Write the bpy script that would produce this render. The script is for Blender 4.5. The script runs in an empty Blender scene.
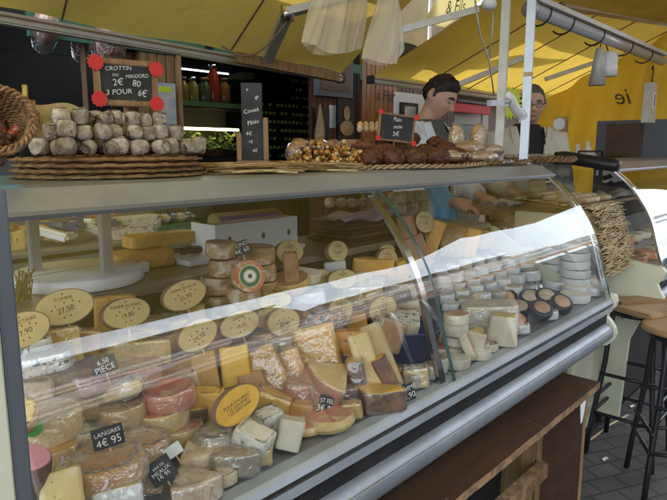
import bpy, bmesh, math, random
from mathutils import Vector, Matrix, Euler, noise
random.seed(7)
R = math.radians
S = bpy.context.scene
COL = S.collection

# ------------------------------------------------------------------ camera, world, sun, exposure
F_PX, YAW, PITCH, CAMZ = 600.0, 0.833, 0.165, 1.5
cam = bpy.data.objects.new('camera', bpy.data.cameras.new('camera'))
COL.objects.link(cam); S.camera = cam
cam.data.sensor_width = 36; cam.data.lens = 36 * F_PX / 667.0
cam.data.clip_end = 500; cam.data.clip_start = 0.02
cam.location = (0, 0, CAMZ)
cam.rotation_euler = (R(90) - PITCH, 0, -YAW)
W = bpy.data.worlds.new('World'); S.world = W; W.use_nodes = True
nt = W.node_tree; bg = nt.nodes['Background']
sky = nt.nodes.new('ShaderNodeTexSky'); sky.sky_type = 'NISHITA'; sky.sun_disc = False
SUN_EL, SUN_ROT = R(52), R(-25)
sky.sun_elevation = SUN_EL; sky.sun_rotation = SUN_ROT
_tc = nt.nodes.new('ShaderNodeTexCoord'); _cn = nt.nodes.new('ShaderNodeTexNoise'); _cn.inputs['Scale'].default_value = 2.2; _cn.inputs['Detail'].default_value = 6
_cr = nt.nodes.new('ShaderNodeMapRange'); _cr.inputs['From Min'].default_value = .36; _cr.inputs['From Max'].default_value = .56; _cr.inputs['To Min'].default_value = .25
_cm = nt.nodes.new('ShaderNodeMix'); _cm.data_type = 'RGBA'; _cm.inputs['B'].default_value = (10.6, 11.8, 13.2, 1)
nt.links.new(_tc.outputs['Generated'], _cn.inputs['Vector']); nt.links.new(_cn.outputs['Fac'], _cr.inputs['Value']); nt.links.new(_cr.outputs[0], _cm.inputs['Factor'])
nt.links.new(sky.outputs[0], _cm.inputs['A']); nt.links.new(_cm.outputs['Result'], bg.inputs[0]); bg.inputs[1].default_value = 0.15
sun = bpy.data.objects.new('sun', bpy.data.lights.new('sun', 'SUN'))
COL.objects.link(sun); sun.data.energy = 2.3; sun.data.angle = R(0.5); sun.data.color = (1, .95, .86)
to_sun = Vector((math.sin(SUN_ROT) * math.cos(SUN_EL), math.cos(SUN_ROT) * math.cos(SUN_EL), math.sin(SUN_EL)))
sun.rotation_euler = to_sun.to_track_quat('Z', 'Y').to_euler()
sun.location = (0, 6, 9)
S.view_settings.view_transform = 'Standard'; S.view_settings.look = 'None'
S.view_settings.exposure = 1.3; S.view_settings.gamma = 1
try: S.view_settings.use_curve_mapping = False
except Exception: pass
try:
    S.cycles.max_bounces = 10; S.cycles.transparent_max_bounces = 24; S.cycles.glossy_bounces = 4
    S.cycles.diffuse_bounces = 4; S.cycles.transmission_bounces = 4
except Exception: pass

# ------------------------------------------------------------------ layout helpers (pixel of the photo -> point on a real plane)
_F = Vector((math.sin(YAW) * math.cos(PITCH), math.cos(YAW) * math.cos(PITCH), -math.sin(PITCH)))
_R = Vector((math.cos(YAW), -math.sin(YAW), 0)); _U = _R.cross(_F)
def ray(u, v): return _F * F_PX + _R * (u - 333.5) - _U * (v - 250)
def ax(u, v, x): d = ray(u, v); return d * (x / d.x) + Vector((0, 0, CAMZ))
def ay(u, v, y): d = ray(u, v); return d * (y / d.y) + Vector((0, 0, CAMZ))
def az(u, v, z): d = ray(u, v); return d * ((z - CAMZ) / d.z) + Vector((0, 0, CAMZ))
def deckz(y): return .92 + max(0, min(y, 1.27) - .97) * .45
def dk(u, v, h=0):
    z = .92
    for _ in range(12):
        p = az(u, v, z + h); z = deckz(p.y)
    p.z = z + h
    return p

# ------------------------------------------------------------------ materials
def rnd_offset(t, src):
    oi = t.nodes.new('ShaderNodeObjectInfo'); ml = t.nodes.new('ShaderNodeMath'); ml.operation = 'MULTIPLY'; ml.inputs[1].default_value = 31.7
    va = t.nodes.new('ShaderNodeVectorMath'); va.operation = 'ADD'
    t.links.new(oi.outputs['Random'], ml.inputs[0]); t.links.new(src, va.inputs[0]); t.links.new(ml.outputs[0], va.inputs[1]); return va.outputs[0]
def vary(m, amt=.3):
    """piece-to-piece difference in lightness and hue"""
    t = m.node_tree; b = t.nodes['Principled BSDF']; oi = t.nodes.new('ShaderNodeObjectInfo')
    mr = t.nodes.new('ShaderNodeMapRange'); mr.inputs['To Min'].default_value = 1 - amt; mr.inputs['To Max'].default_value = 1 + amt * .55
    m2 = t.nodes.new('ShaderNodeMapRange'); m2.inputs['To Min'].default_value = .49; m2.inputs['To Max'].default_value = .508
    ml = t.nodes.new('ShaderNodeMath'); ml.operation = 'MULTIPLY'; ml.inputs[1].default_value = 7.3; fr = t.nodes.new('ShaderNodeMath'); fr.operation = 'FRACT'
    t.links.new(oi.outputs['Random'], mr.inputs['Value']); t.links.new(oi.outputs['Random'], ml.inputs[0]); t.links.new(ml.outputs[0], fr.inputs[0]); t.links.new(fr.outputs[0], m2.inputs['Value'])
    h = t.nodes.new('ShaderNodeHueSaturation'); t.links.new(mr.outputs[0], h.inputs['Value']); t.links.new(m2.outputs[0], h.inputs['Hue'])
    if b.inputs['Base Color'].links: t.links.new(b.inputs['Base Color'].links[0].from_socket, h.inputs['Color'])
    else: h.inputs['Color'].default_value = b.inputs['Base Color'].default_value
    t.links.new(h.outputs[0], b.inputs['Base Color']); return m
def mat(name, col, rough=.6, metal=0, var=0, vscale=8, col2=None, bump=0, bscale=40, spec=.5, sss=0, coat=0, stretch=None, lo=.4, hi=.6, detail=4):
    m = bpy.data.materials.new(name); m.use_nodes = True
    t = m.node_tree; b = t.nodes['Principled BSDF']
    b.inputs['Base Color'].default_value = (*col, 1); b.inputs['Roughness'].default_value = rough
    b.inputs['Metallic'].default_value = metal; b.inputs['Specular IOR Level'].default_value = spec
    if coat: b.inputs['Coat Weight'].default_value = coat; b.inputs['Coat Roughness'].default_value = .15
    if sss:
        b.inputs['Subsurface Weight'].default_value = sss; b.inputs['Subsurface Radius'].default_value = (.01, .006, .003)
    tc = t.nodes.new('ShaderNodeTexCoord'); src = rnd_offset(t, tc.outputs['Object'])
    if stretch:
        mp = t.nodes.new('ShaderNodeMapping'); mp.inputs['Scale'].default_value = stretch
        t.links.new(src, mp.inputs[0]); src = mp.outputs[0]
    if col2 is not None or var:
        if col2 is None: col2 = tuple(c * (1 - var) for c in col)
        n = t.nodes.new('ShaderNodeTexNoise'); n.inputs['Scale'].default_value = vscale; n.inputs['Detail'].default_value = detail
        n.inputs['Roughness'].default_value = .62
        t.links.new(src, n.inputs['Vector'])
        r = t.nodes.new('ShaderNodeValToRGB'); r.color_ramp.elements[0].position = lo; r.color_ramp.elements[1].position = hi
        r.color_ramp.elements[0].color = (*col2, 1); r.color_ramp.elements[1].color = (*col, 1)
        t.links.new(n.outputs['Fac'], r.inputs[0]); t.links.new(r.outputs[0], b.inputs['Base Color'])
    if bump:
        n2 = t.nodes.new('ShaderNodeTexNoise'); n2.inputs['Scale'].default_value = bscale; n2.inputs['Detail'].default_value = 5
        t.links.new(src, n2.inputs['Vector'])
        bp = t.nodes.new('ShaderNodeBump'); bp.inputs['Strength'].default_value = bump; bp.inputs['Distance'].default_value = .01
        t.links.new(n2.outputs['Fac'], bp.inputs['Height']); t.links.new(bp.outputs[0], b.inputs['Normal'])
    return m
def overlay(m, col, scale, lo, hi, kind='noise', stretch=None, seed=0):
    """adds a second patch colour over a material's base colour"""
    t = m.node_tree; b = t.nodes['Principled BSDF']; tc = t.nodes.new('ShaderNodeTexCoord')
    mp = t.nodes.new('ShaderNodeMapping'); mp.inputs['Location'].default_value = (seed, seed * .7, 0)
    if stretch: mp.inputs['Scale'].default_value = stretch
    t.links.new(rnd_offset(t, tc.outputs['Object']), mp.inputs[0])
    if kind == 'voronoi':
        n = t.nodes.new('ShaderNodeTexVoronoi'); n.feature = 'DISTANCE_TO_EDGE'; out = n.outputs['Distance']
    elif kind == 'cells':
        n = t.nodes.new('ShaderNodeTexVoronoi'); out = n.outputs['Distance']
    else:
        n = t.nodes.new('ShaderNodeTexNoise'); n.inputs['Detail'].default_value = 5; out = n.outputs['Fac']
    n.inputs['Scale'].default_value = scale; t.links.new(mp.outputs[0], n.inputs['Vector'])
    r = t.nodes.new('ShaderNodeMapRange'); r.inputs['From Min'].default_value = lo; r.inputs['From Max'].default_value = hi
    t.links.new(out, r.inputs['Value'])
    mx = t.nodes.new('ShaderNodeMix'); mx.data_type = 'RGBA'
    t.links.new(r.outputs[0], mx.inputs['Factor'])
    if b.inputs['Base Color'].links: t.links.new(b.inputs['Base Color'].links[0].from_socket, mx.inputs['A'])
    else: mx.inputs['A'].default_value = b.inputs['Base Color'].default_value
    mx.inputs['B'].default_value = (*col, 1)
    t.links.new(mx.outputs['Result'], b.inputs['Base Color'])
    return m
def film(name, tint=(1, 1, 1), f0=.08, rough=.0, bump=0, bscale=30, haze=0, hazecol=(.9, .9, .95)):
    """thin clear sheet: see-through plus a view-angle dependent mirror part (the same from both sides)"""
    m = bpy.data.materials.new(name); m.use_nodes = True; t = m.node_tree; t.nodes.clear()
    out = t.nodes.new('ShaderNodeOutputMaterial'); tr = t.nodes.new('ShaderNodeBsdfTransparent'); tr.inputs[0].default_value = (*tint, 1)
    gl = t.nodes.new('ShaderNodeBsdfGlossy'); gl.inputs['Roughness'].default_value = rough; gl.inputs['Color'].default_value = (1, 1, 1, 1)
    g = t.nodes.new('ShaderNodeNewGeometry'); d = t.nodes.new('ShaderNodeVectorMath'); d.operation = 'DOT_PRODUCT'
    t.links.new(g.outputs['Incoming'], d.inputs[1])
    if bump:
        n = t.nodes.new('ShaderNodeTexNoise'); n.inputs['Scale'].default_value = bscale; n.inputs['Detail'].default_value = 2; n.inputs['Distortion'].default_value = 1.2
        tc = t.nodes.new('ShaderNodeTexCoord'); t.links.new(tc.outputs['Object'], n.inputs['Vector'])
        bp = t.nodes.new('ShaderNodeBump'); bp.inputs['Strength'].default_value = bump; bp.inputs['Distance'].default_value = .01
        t.links.new(n.outputs['Fac'], bp.inputs['Height']); t.links.new(bp.outputs[0], gl.inputs['Normal']); t.links.new(bp.outputs[0], d.inputs[0])
    else: t.links.new(g.outputs['Normal'], d.inputs[0])
    def M(op, a, b=None):
        k = t.nodes.new('ShaderNodeMath'); k.operation = op
        for i, x in enumerate((a, b)):
            if x is None: continue
            if isinstance(x, (int, float)): k.inputs[i].default_value = x
            else: t.links.new(x, k.inputs[i])
        return k.outputs[0]
    c = M('ABSOLUTE', d.outputs['Value']); c = M('MINIMUM', c, 1.0); c = M('SUBTRACT', 1.0, c); c = M('POWER', c, 5.0)
    c = M('MULTIPLY', c, 1 - f0); c = M('ADD', c, f0)
    mx = t.nodes.new('ShaderNodeMixShader'); t.links.new(c, mx.inputs[0])
    base = tr.outputs[0]
    if haze:
        df = t.nodes.new('ShaderNodeBsdfDiffuse'); df.inputs[0].default_value = (*hazecol, 1)
        m2 = t.nodes.new('ShaderNodeMixShader'); m2.inputs[0].default_value = haze
        t.links.new(tr.outputs[0], m2.inputs[1]); t.links.new(df.outputs[0], m2.inputs[2]); base = m2.outputs[0]
    t.links.new(base, mx.inputs[1]); t.links.new(gl.outputs[0], mx.inputs[2]); t.links.new(mx.outputs[0], out.inputs[0])
    return m
def cloth(name, col, trans=.5, var=.25, stretch=(1, 1, 1), vscale=1.2):
    m = bpy.data.materials.new(name); m.use_nodes = True; t = m.node_tree; t.nodes.clear()
    out = t.nodes.new('ShaderNodeOutputMaterial'); df = t.nodes.new('ShaderNodeBsdfDiffuse'); tl = t.nodes.new('ShaderNodeBsdfTranslucent')
    tc = t.nodes.new('ShaderNodeTexCoord'); mp = t.nodes.new('ShaderNodeMapping'); mp.inputs['Scale'].default_value = stretch
    n = t.nodes.new('ShaderNodeTexNoise'); n.inputs['Scale'].default_value = vscale; n.inputs['Detail'].default_value = 6
    r = t.nodes.new('ShaderNodeValToRGB'); r.color_ramp.elements[0].position = .3; r.color_ramp.elements[1].position = .65
    r.color_ramp.elements[0].color = (*[c * (1 - var) for c in col], 1); r.color_ramp.elements[1].color = (*col, 1)
    t.links.new(tc.outputs['Object'], mp.inputs[0]); t.links.new(mp.outputs[0], n.inputs['Vector']); t.links.new(n.outputs['Fac'], r.inputs[0])
    t.links.new(r.outputs[0], df.inputs[0]); t.links.new(r.outputs[0], tl.inputs[0])
    n3 = t.nodes.new('ShaderNodeTexNoise'); n3.inputs['Scale'].default_value = 2.6; n3.inputs['Detail'].default_value = 8; n3.inputs['Distortion'].default_value = 1.5
    wv_ = t.nodes.new('ShaderNodeTexNoise'); wv_.inputs['Scale'].default_value = 420; ad = t.nodes.new('ShaderNodeMath'); ad.operation = 'MULTIPLY_ADD'; ad.inputs[1].default_value = .06
    t.links.new(tc.outputs['Object'], n3.inputs['Vector']); t.links.new(tc.outputs['Object'], wv_.inputs['Vector']); t.links.new(wv_.outputs['Fac'], ad.inputs[0]); t.links.new(n3.outputs['Fac'], ad.inputs[2])
    bp = t.nodes.new('ShaderNodeBump'); bp.inputs['Strength'].default_value = .7; bp.inputs['Distance'].default_value = .06
    t.links.new(ad.outputs[0], bp.inputs['Height']); t.links.new(bp.outputs[0], df.inputs['Normal']); t.links.new(bp.outputs[0], tl.inputs['Normal'])
    mx = t.nodes.new('ShaderNodeMixShader'); mx.inputs[0].default_value = trans
    t.links.new(df.outputs[0], mx.inputs[1]); t.links.new(tl.outputs[0], mx.inputs[2]); t.links.new(mx.outputs[0], out.inputs[0])
    return m
def emit(name, col, s):
    m = bpy.data.materials.new(name); m.use_nodes = True; b = m.node_tree.nodes['Principled BSDF']
    b.inputs['Base Color'].default_value = (*col, 1); b.inputs['Emission Color'].default_value = (*col, 1); b.inputs['Emission Strength'].default_value = s
    return m

MT = {}
MT['steel'] = mat('brushed steel', (.42, .44, .47), .32, 1, bump=.05, bscale=60, stretch=(1, 30, 30))
MT['alu'] = mat('dull aluminium', (.33, .36, .40), .5, .6, var=.2, vscale=7, bump=.05, bscale=50)
MT['rimalu'] = mat('pale aluminium', (.44, .48, .53), .42, .35, var=.12, vscale=7)
MT['alu_dark'] = mat('grey aluminium edge', (.22, .24, .27), .4, .7)
MT['plate'] = mat('grey top plate', (.28, .30, .33), .28, .12, var=.25, vscale=3, bump=.04, bscale=90)
MT['deck'] = mat('grey steel deck', (.33, .34, .37), .42, .55, var=.2, vscale=9, bump=.06, bscale=30)
MT['worktop'] = mat('beige steel worktop', (.30, .27, .21), .35, .5, var=.2, vscale=3)
MT['darkpanel'] = mat('dark brown front panel', (.022, .02, .02), .6, spec=.25, bump=.1, bscale=10, var=.3)
MT['cream'] = mat('cream plastic', (.62, .62, .47), .5, var=.12, vscale=4)
MT['glass'] = film('counter glass', (.96, .975, .96), .11)
MT['glass_edge'] = mat('glass edge', (.03, .08, .07), .1)
MT['chrome'] = mat('chrome', (.55, .56, .58), .15, 1)
MT['wrap'] = film('cling film', (.97, .97, .98), .09, .05, bump=.9, bscale=26, haze=.02)
MT['wrap_heavy'] = film('crumpled cling film', (.96, .96, .97), .12, .07, bump=1.0, bscale=38, haze=.07)
MT['plastic_bag'] = film('clear bag', (.93, .92, .88), .05, .25, bump=.35, bscale=7, haze=.42, hazecol=(.75, .68, .52))
MT['ply'] = mat('worn plywood', (.085, .045, .027), .45, col2=(.05, .027, .017), vscale=3, stretch=(1.2, 6, 6), bump=.08, bscale=30, lo=.3, hi=.75)
overlay(MT['ply'], (.25, .2, .17), 60, .7, .74)
MT['plyedge'] = mat('plywood edge', (.32, .19, .09), .7, col2=(.16, .09, .045), vscale=30, bump=.5, bscale=80)
MT['wood'] = mat('light wood', (.34, .2, .09), .55, col2=(.22, .12, .05), vscale=6, stretch=(8, 8, 1), bump=.15)
MT['woodh'] = mat('light wood grain', (.36, .23, .12), .5, col2=(.24, .14, .07), vscale=6, stretch=(1, 10, 10), bump=.1)
MT['pine'] = mat('pine planks', (.26, .17, .075), .55, col2=(.17, .1, .045), vscale=5, stretch=(12, 12, 1), bump=.2)
MT['orangewood'] = mat('varnished planks', (.33, .14, .04), .4, col2=(.22, .085, .025), vscale=5, stretch=(12, 12, 1), bump=.2)
MT['brownwood'] = mat('brown panelling', (.10, .035, .015), .45, col2=(.06, .02, .01), vscale=5, stretch=(12, 12, 1), bump=.2)
MT['wicker'] = mat('wicker', (.33, .19, .075), .6, col2=(.16, .08, .03), vscale=50, bump=.5, bscale=120)
MT['wicker_pale'] = mat('pale wicker', (.45, .33, .19), .65, col2=(.28, .18, .09), vscale=60, bump=.5, bscale=120)
MT['straw'] = mat('straw', (.62, .50, .28), .7, col2=(.42, .31, .15), vscale=25)
MT['strawdark'] = mat('dry stalks', (.36, .24, .09), .7, col2=(.17, .1, .035), vscale=25)
MT['black'] = mat('black paint', (.012, .012, .014), .4)
MT['slate'] = mat('chalkboard', (.022, .024, .027), .75, col2=(.04, .042, .045), vscale=12)
MT['chalk'] = mat('chalk', (.75, .75, .72), .9)
MT['ink'] = mat('ink', (.03, .025, .02), .6)
MT['red'] = mat('red card', (.62, .03, .025), .6)
MT['white'] = mat('white plastic', (.72, .72, .72), .35)
MT['whiteboard'] = mat('white cutting board', (.72, .71, .72), .4, var=.08, vscale=14)
MT['paper'] = mat('white paper', (.68, .68, .68), .7, var=.08, vscale=20, bump=.2, bscale=20)
MT['poststeel'] = mat('pole paint', (.5, .48, .43), .45, .2, var=.12, vscale=15)
MT['pole_grey'] = mat('galvanised pole', (.45, .48, .52), .4, .5, var=.12, vscale=15)
MT['greenboard'] = mat('green fascia', (.05, .17, .12), .6, var=.3, vscale=6)
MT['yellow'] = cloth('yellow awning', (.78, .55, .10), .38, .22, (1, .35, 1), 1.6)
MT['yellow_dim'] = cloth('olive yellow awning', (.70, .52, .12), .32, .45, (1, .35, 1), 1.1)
MT['yellow_back'] = cloth('yellow curtain', (.82, .54, .06), .4, .25, (1, 1, .5), 1.2)
MT['beige'] = cloth('beige awning', (.42, .36, .25), .25, .2)
MT['peach'] = cloth('peach awning', (.85, .42, .2), .3, .1)
MT['whitecloth'] = cloth('white awning', (.85, .85, .84), .5, .05)
MT['navy'] = mat('dark blue glaze', (.01, .025, .12), .2, coat=.4)
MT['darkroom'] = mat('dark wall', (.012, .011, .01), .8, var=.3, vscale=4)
MT['bluepl'] = mat('bright blue plastic', (.02, .32, .8), .35)
MT['green'] = mat('green sticker', (.06, .3, .05), .5)
MT['purple'] = mat('purple stripe', (.16, .09, .35), .4)
MT['pink'] = mat('pink stripe', (.65, .3, .42), .4)
MT['knife'] = mat('knife handle', (.02, .02, .02), .35)
# cheeses
MT['tomme'] = mat('pale tomme paste', (.64, .44, .16), .5, col2=(.56, .36, .11), vscale=14, bump=.4, bscale=70, sss=.1)
MT['comte'] = mat('yellow hard paste', (.66, .40, .09), .48, col2=(.58, .32, .06), vscale=10, bump=.3, bscale=60, sss=.1)
MT['yellowp'] = mat('bright yellow paste', (.68, .42, .06), .45, col2=(.60, .35, .04), vscale=10, bump=.25, bscale=60, sss=.1)
MT['palep'] = mat('pale cream paste', (.66, .51, .23), .5, col2=(.58, .41, .16), vscale=12, bump=.4, bscale=60, sss=.1)
MT['whitep'] = mat('white paste', (.70, .66, .55), .6, col2=(.60, .54, .42), vscale=20, bump=.2, bscale=80, sss=.1)
MT['tan'] = mat('tan rind', (.42, .26, .12), .65, col2=(.28, .15, .06), vscale=20, bump=.3, bscale=60)
MT['pinktan'] = mat('pinkish rind', (.48, .28, .17), .6, col2=(.36, .18, .09), vscale=16, bump=.25, bscale=50)
MT['brownr'] = mat('dark brown rind', (.10, .05, .03), .5, col2=(.2, .1, .05), vscale=24, bump=.35, bscale=60)
MT['greyr'] = mat('grey mouldy rind', (.42, .36, .27), .85, col2=(.24, .19, .13), vscale=34, bump=.6, bscale=80)
MT['bloom'] = mat('white bloomy rind', (.55, .47, .36), .8, col2=(.38, .27, .16), vscale=22, bump=.4, bscale=60, lo=.3, hi=.55)
overlay(MT['bloom'], (.40, .24, .14), 34, .58, .68, stretch=(1, 3, 1))
MT['washed'] = mat('orange washed rind', (.60, .28, .06), .35, col2=(.62, .42, .2), vscale=14, bump=.6, bscale=38, coat=.2)
overlay(MT['washed'], (.66, .56, .4), 22, .56, .66)
MT['redr'] = mat('red orange rind', (.50, .12, .045), .35, col2=(.55, .24, .12), vscale=16, bump=.4, bscale=40, coat=.2)
MT['pinkr'] = mat('pink orange rind', (.55, .19, .09), .4, col2=(.5, .28, .16), vscale=14, bump=.4, bscale=40, coat=.15)
MT['camem'] = mat('wheel side', (.42, .27, .13), .7, col2=(.28, .16, .07), vscale=16, bump=.4, bscale=50, stretch=(1, 1, 3))
MT['goat'] = mat('crottin rind', (.52, .46, .37), .9, col2=(.24, .19, .15), vscale=50, bump=.8, bscale=70)
overlay(MT['goat'], (.09, .085, .09), 42, .6, .66)
MT['goatw'] = mat('pale crottin rind', (.60, .54, .44), .9, col2=(.32, .26, .2), vscale=45, bump=.8, bscale=70)
MT['ash'] = mat('ashed rind', (.60, .58, .52), .85, col2=(.14, .14, .14), vscale=40, bump=.6, bscale=80, lo=.36, hi=.46)
MT['blue'] = mat('blue veined paste', (.66, .63, .54), .5, bump=.2, bscale=60)
overlay(MT['blue'], (.06, .10, .14), 95, .56, .62); overlay(MT['blue'], (.2, .26, .26), 45, .6, .7, seed=3)
MT['orangeblue'] = mat('orange blue paste', (.66, .30, .03), .45, bump=.2, bscale=60)
overlay(MT['orangeblue'], (.10, .16, .12), 75, .56, .62); overlay(MT['orangeblue'], (.75, .55, .2), 60, .6, .7, seed=5)
MT['ovalboard'] = mat('cream label board', (.60, .46, .20), .45, var=.08, vscale=20)
MT['ovalrim'] = mat('label board edge', (.22, .14, .08), .6)
MT['bread'] = mat('brown crust', (.17, .06, .025), .6, col2=(.07, .025, .012), vscale=45, bump=1, bscale=60)
MT['loaf'] = mat('golden crust', (.50, .28, .10), .6, col2=(.6, .45, .25), vscale=20, bump=.4, bscale=40)
MT['herb'] = mat('dried herbs', (.5, .23, .04), .7, col2=(.05, .02, .04), vscale=60, bump=.8, bscale=60)
MT['skin'] = mat('skin', (.56, .33, .24), .5, sss=.1, var=.08, vscale=20)
MT['hair'] = mat('dark hair', (.008, .006, .006), .55, bump=.8, bscale=120, stretch=(1, 1, .3))
MT['hairgrey'] = mat('grey hair', (.11, .10, .09), .7, bump=.8, bscale=120)
MT['coat'] = mat('white coat', (.62, .66, .74), .8, bump=.3, bscale=14, var=.08, vscale=6)
MT['apron'] = mat('off white coat', (.55, .52, .44), .85, bump=.3, bscale=14, var=.1)
MT['shirt'] = mat('grey shirt', (.09, .09, .085), .85)
MT['darkshirt'] = mat('black shirt', (.015, .015, .016), .85)
MT['trousers'] = mat('dark trousers', (.03, .035, .05), .9)
MT['starcard'] = mat('yellow green card', (.62, .72, .05), .6)
MT['label_white'] = mat('white label', (.75, .78, .78), .5)
MT['woodseat'] = mat('stool seat', (.42, .27, .15), .35, col2=(.3, .18, .09), vscale=5, stretch=(1, 8, 1), coat=.3)
MT['mat'] = mat('dark floor mat', (.012, .012, .014), .9, bump=.3)
MT['greyframe'] = mat('grey blue frame', (.09, .10, .12), .5)
MT['brownbox'] = mat('brown panel', (.085, .05, .03), .6, var=.3)

for k_ in ('tomme', 'palep', 'comte'): overlay(MT[k_], tuple(c * .45 for c in MT[k_].node_tree.nodes['Principled BSDF'].inputs['Base Color'].default_value[:3]), 70 if k_ != 'comte' else 38, .15, .08, 'cells')
for k_ in ('palep', 'whitep', 'washed', 'redr', 'pinkr'): overlay(MT[k_], (.66, .58, .44), 26, .56, .70, seed=4)
overlay(MT['ovalboard'], (.40, .27, .11), 16, .56, .72); overlay(MT['washed'], (.42, .14, .02), 17, .56, .66, seed=9); overlay(MT['redr'], (.26, .05, .02), 24, .58, .68, seed=9); overlay(MT['camem'], (.58, .5, .38), 30, .5, .62, seed=2); overlay(MT['tan'], (.5, .36, .2), 30, .54, .66, seed=2)
for k_ in ('tomme', 'comte', 'yellowp', 'palep', 'whitep', 'tan', 'pinktan', 'brownr', 'greyr', 'bloom', 'washed', 'redr', 'pinkr', 'camem', 'goat', 'goatw', 'ash', 'blue', 'ovalboard', 'bread', 'loaf', 'wicker', 'paper'): vary(MT[k_], .3 if k_ not in ('ovalboard', 'blue', 'ash', 'paper') else .16)
# ------------------------------------------------------------------ object helpers
def tag(o, label=None, cat=None, group=None, kind=None):
    if label: o['label'] = label
    if cat: o['category'] = cat
    if group: o['group'] = group
    if kind: o['kind'] = kind
    return o
def empty(name, loc=(0, 0, 0), label=None, cat=None, group=None, rz=0):
    o = bpy.data.objects.new(name, None); COL.objects.link(o); o.location = loc; o.rotation_euler = (0, 0, rz); o.empty_display_size = .05
    return tag(o, label, cat, group)
def link(name, me, mats, parent=None, loc=None, rot=None):
    if not isinstance(mats, (list, tuple)): mats = [mats]
    for m in mats: me.materials.append(MT[m] if isinstance(m, str) else m)
    o = bpy.data.objects.new(name, me); COL.objects.link(o)
    if loc is not None: o.location = loc
    if rot is not None: o.rotation_euler = rot
    if parent: o.parent = parent
    return o
class MB:
    def __init__(s): s.v = []; s.f = []; s.m = []; s.sm = []
    def add(s, vs, fs, mi=0, smooth=False):
        k = len(s.v); s.v += [tuple(v) for v in vs]
        s.f += [tuple(i + k for i in f) for f in fs]
        s.m += ([mi] * len(fs) if isinstance(mi, int) else list(mi)); s.sm += [smooth] * len(fs); return s
    def box(s, x0, x1, y0, y1, z0, z1, mi=0, bev=0):
        if not bev:
            vs = [(x, y, z) for z in (z0, z1) for y in (y0, y1) for x in (x0, x1)]
            return s.add(vs, [(0, 2, 3, 1), (4, 5, 7, 6), (0, 1, 5, 4), (2, 6, 7, 3), (0, 4, 6, 2), (1, 3, 7, 5)], mi)
        bm = bmesh.new(); bmesh.ops.create_cube(bm, size=1)
        for v in bm.verts: v.co = Vector(((x0 + x1) / 2 + v.co.x * (x1 - x0), (y0 + y1) / 2 + v.co.y * (y1 - y0), (z0 + z1) / 2 + v.co.z * (z1 - z0)))
        bmesh.ops.bevel(bm, geom=bm.edges[:], offset=bev, segments=2, affect='EDGES', clamp_overlap=True)
        bm.verts.index_update(); s.add([v.co for v in bm.verts], [[v.index for v in f.verts] for f in bm.faces], mi); bm.free(); return s
    def bar(s, a, b, w, h=None, mi=0):
        a = Vector(a); b = Vector(b); h = h or w; d = (b - a).normalized()
        up = Vector((0, 0, 1)) if abs(d.z) < .95 else Vector((0, 1, 0))
        x = d.cross(up).normalized() * (w / 2); y = x.cross(d).normalized() * (h / 2)
        vs = [p + i * x + j * y for p in (a, b) for i, j in ((-1, -1), (1, -1), (1, 1), (-1, 1))]
        return s.add(vs, [(3, 2, 1, 0), (4, 5, 6, 7), (0, 1, 5, 4), (1, 2, 6, 5), (2, 3, 7, 6), (3, 0, 4, 7)], mi)
    def tube(s, pts, r, n=10, mi=0, caps=True, closed=False):
        pts = [Vector(p) for p in pts]; N = len(pts); vs = []; fs = []; prev = None
        for i, p in enumerate(pts):
            if closed: d = (pts[(i + 1) % N] - pts[i - 1])
            else: d = pts[min(i + 1, N - 1)] - pts[max(i - 1, 0)]
            d = d.normalized() if d.length > 1e-9 else Vector((0, 0, 1))
            if prev is None: x = d.orthogonal().normalized()
            else:
                x = prev - d * prev.dot(d); x = x.normalized() if x.length > 1e-6 else d.orthogonal().normalized()
            prev = x; y = d.cross(x); rr = r[i] if isinstance(r, (list, tuple)) else r
            vs += [p + (x * math.cos(2 * math.pi * k / n) + y * math.sin(2 * math.pi * k / n)) * rr for k in range(n)]
        for i in range(N if closed else N - 1):
            j = (i + 1) % N
            fs += [(i * n + k, i * n + (k + 1) % n, j * n + (k + 1) % n, j * n + k) for k in range(n)]
        if caps and not closed: fs += [tuple(range(n - 1, -1, -1)), tuple((N - 1) * n + k for k in range(n))]
        return s.add(vs, fs, mi, True)
    def lathe(s, prof, n=32, mi=0, c=(0, 0, 0)):
        vs = [(c[0] + r * math.cos(2 * math.pi * k / n), c[1] + r * math.sin(2 * math.pi * k / n), c[2] + z) for r, z in prof for k in range(n)]
        fs = [(i * n + k, i * n + (k + 1) % n, (i + 1) * n + (k + 1) % n, (i + 1) * n + k) for i in range(len(prof) - 1) for k in range(n)]
        mis = mi if isinstance(mi, int) else [mi[i] for i in range(len(prof) - 1) for k in range(n)]
        return s.add(vs, fs, mis, True)
    def xf(s, M, a=0):
        s.v = s.v[:a] + [tuple(M @ Vector(v)) for v in s.v[a:]]; return s
    def mesh(s, name):
        me = bpy.data.meshes.new(name); me.from_pydata(s.v, [], s.f); me.polygons.foreach_set('material_index', s.m); me.polygons.foreach_set('use_smooth', s.sm); me.update(); return me
    def build(s, name, mats, parent=None, loc=None, rot=None): return link(name, s.mesh(name), mats, parent, loc, rot)
def wave_sheet(P, nu, nv):
    """grid of points P(u,v) -> verts, faces"""
    vs = [P(i / nu, j / nv) for j in range(nv + 1) for i in range(nu + 1)]
    fs = [(j * (nu + 1) + i, j * (nu + 1) + i + 1, (j + 1) * (nu + 1) + i + 1, (j + 1) * (nu + 1) + i) for j in range(nv) for i in range(nu)]
    return vs, fs
_tc = {}
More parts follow.
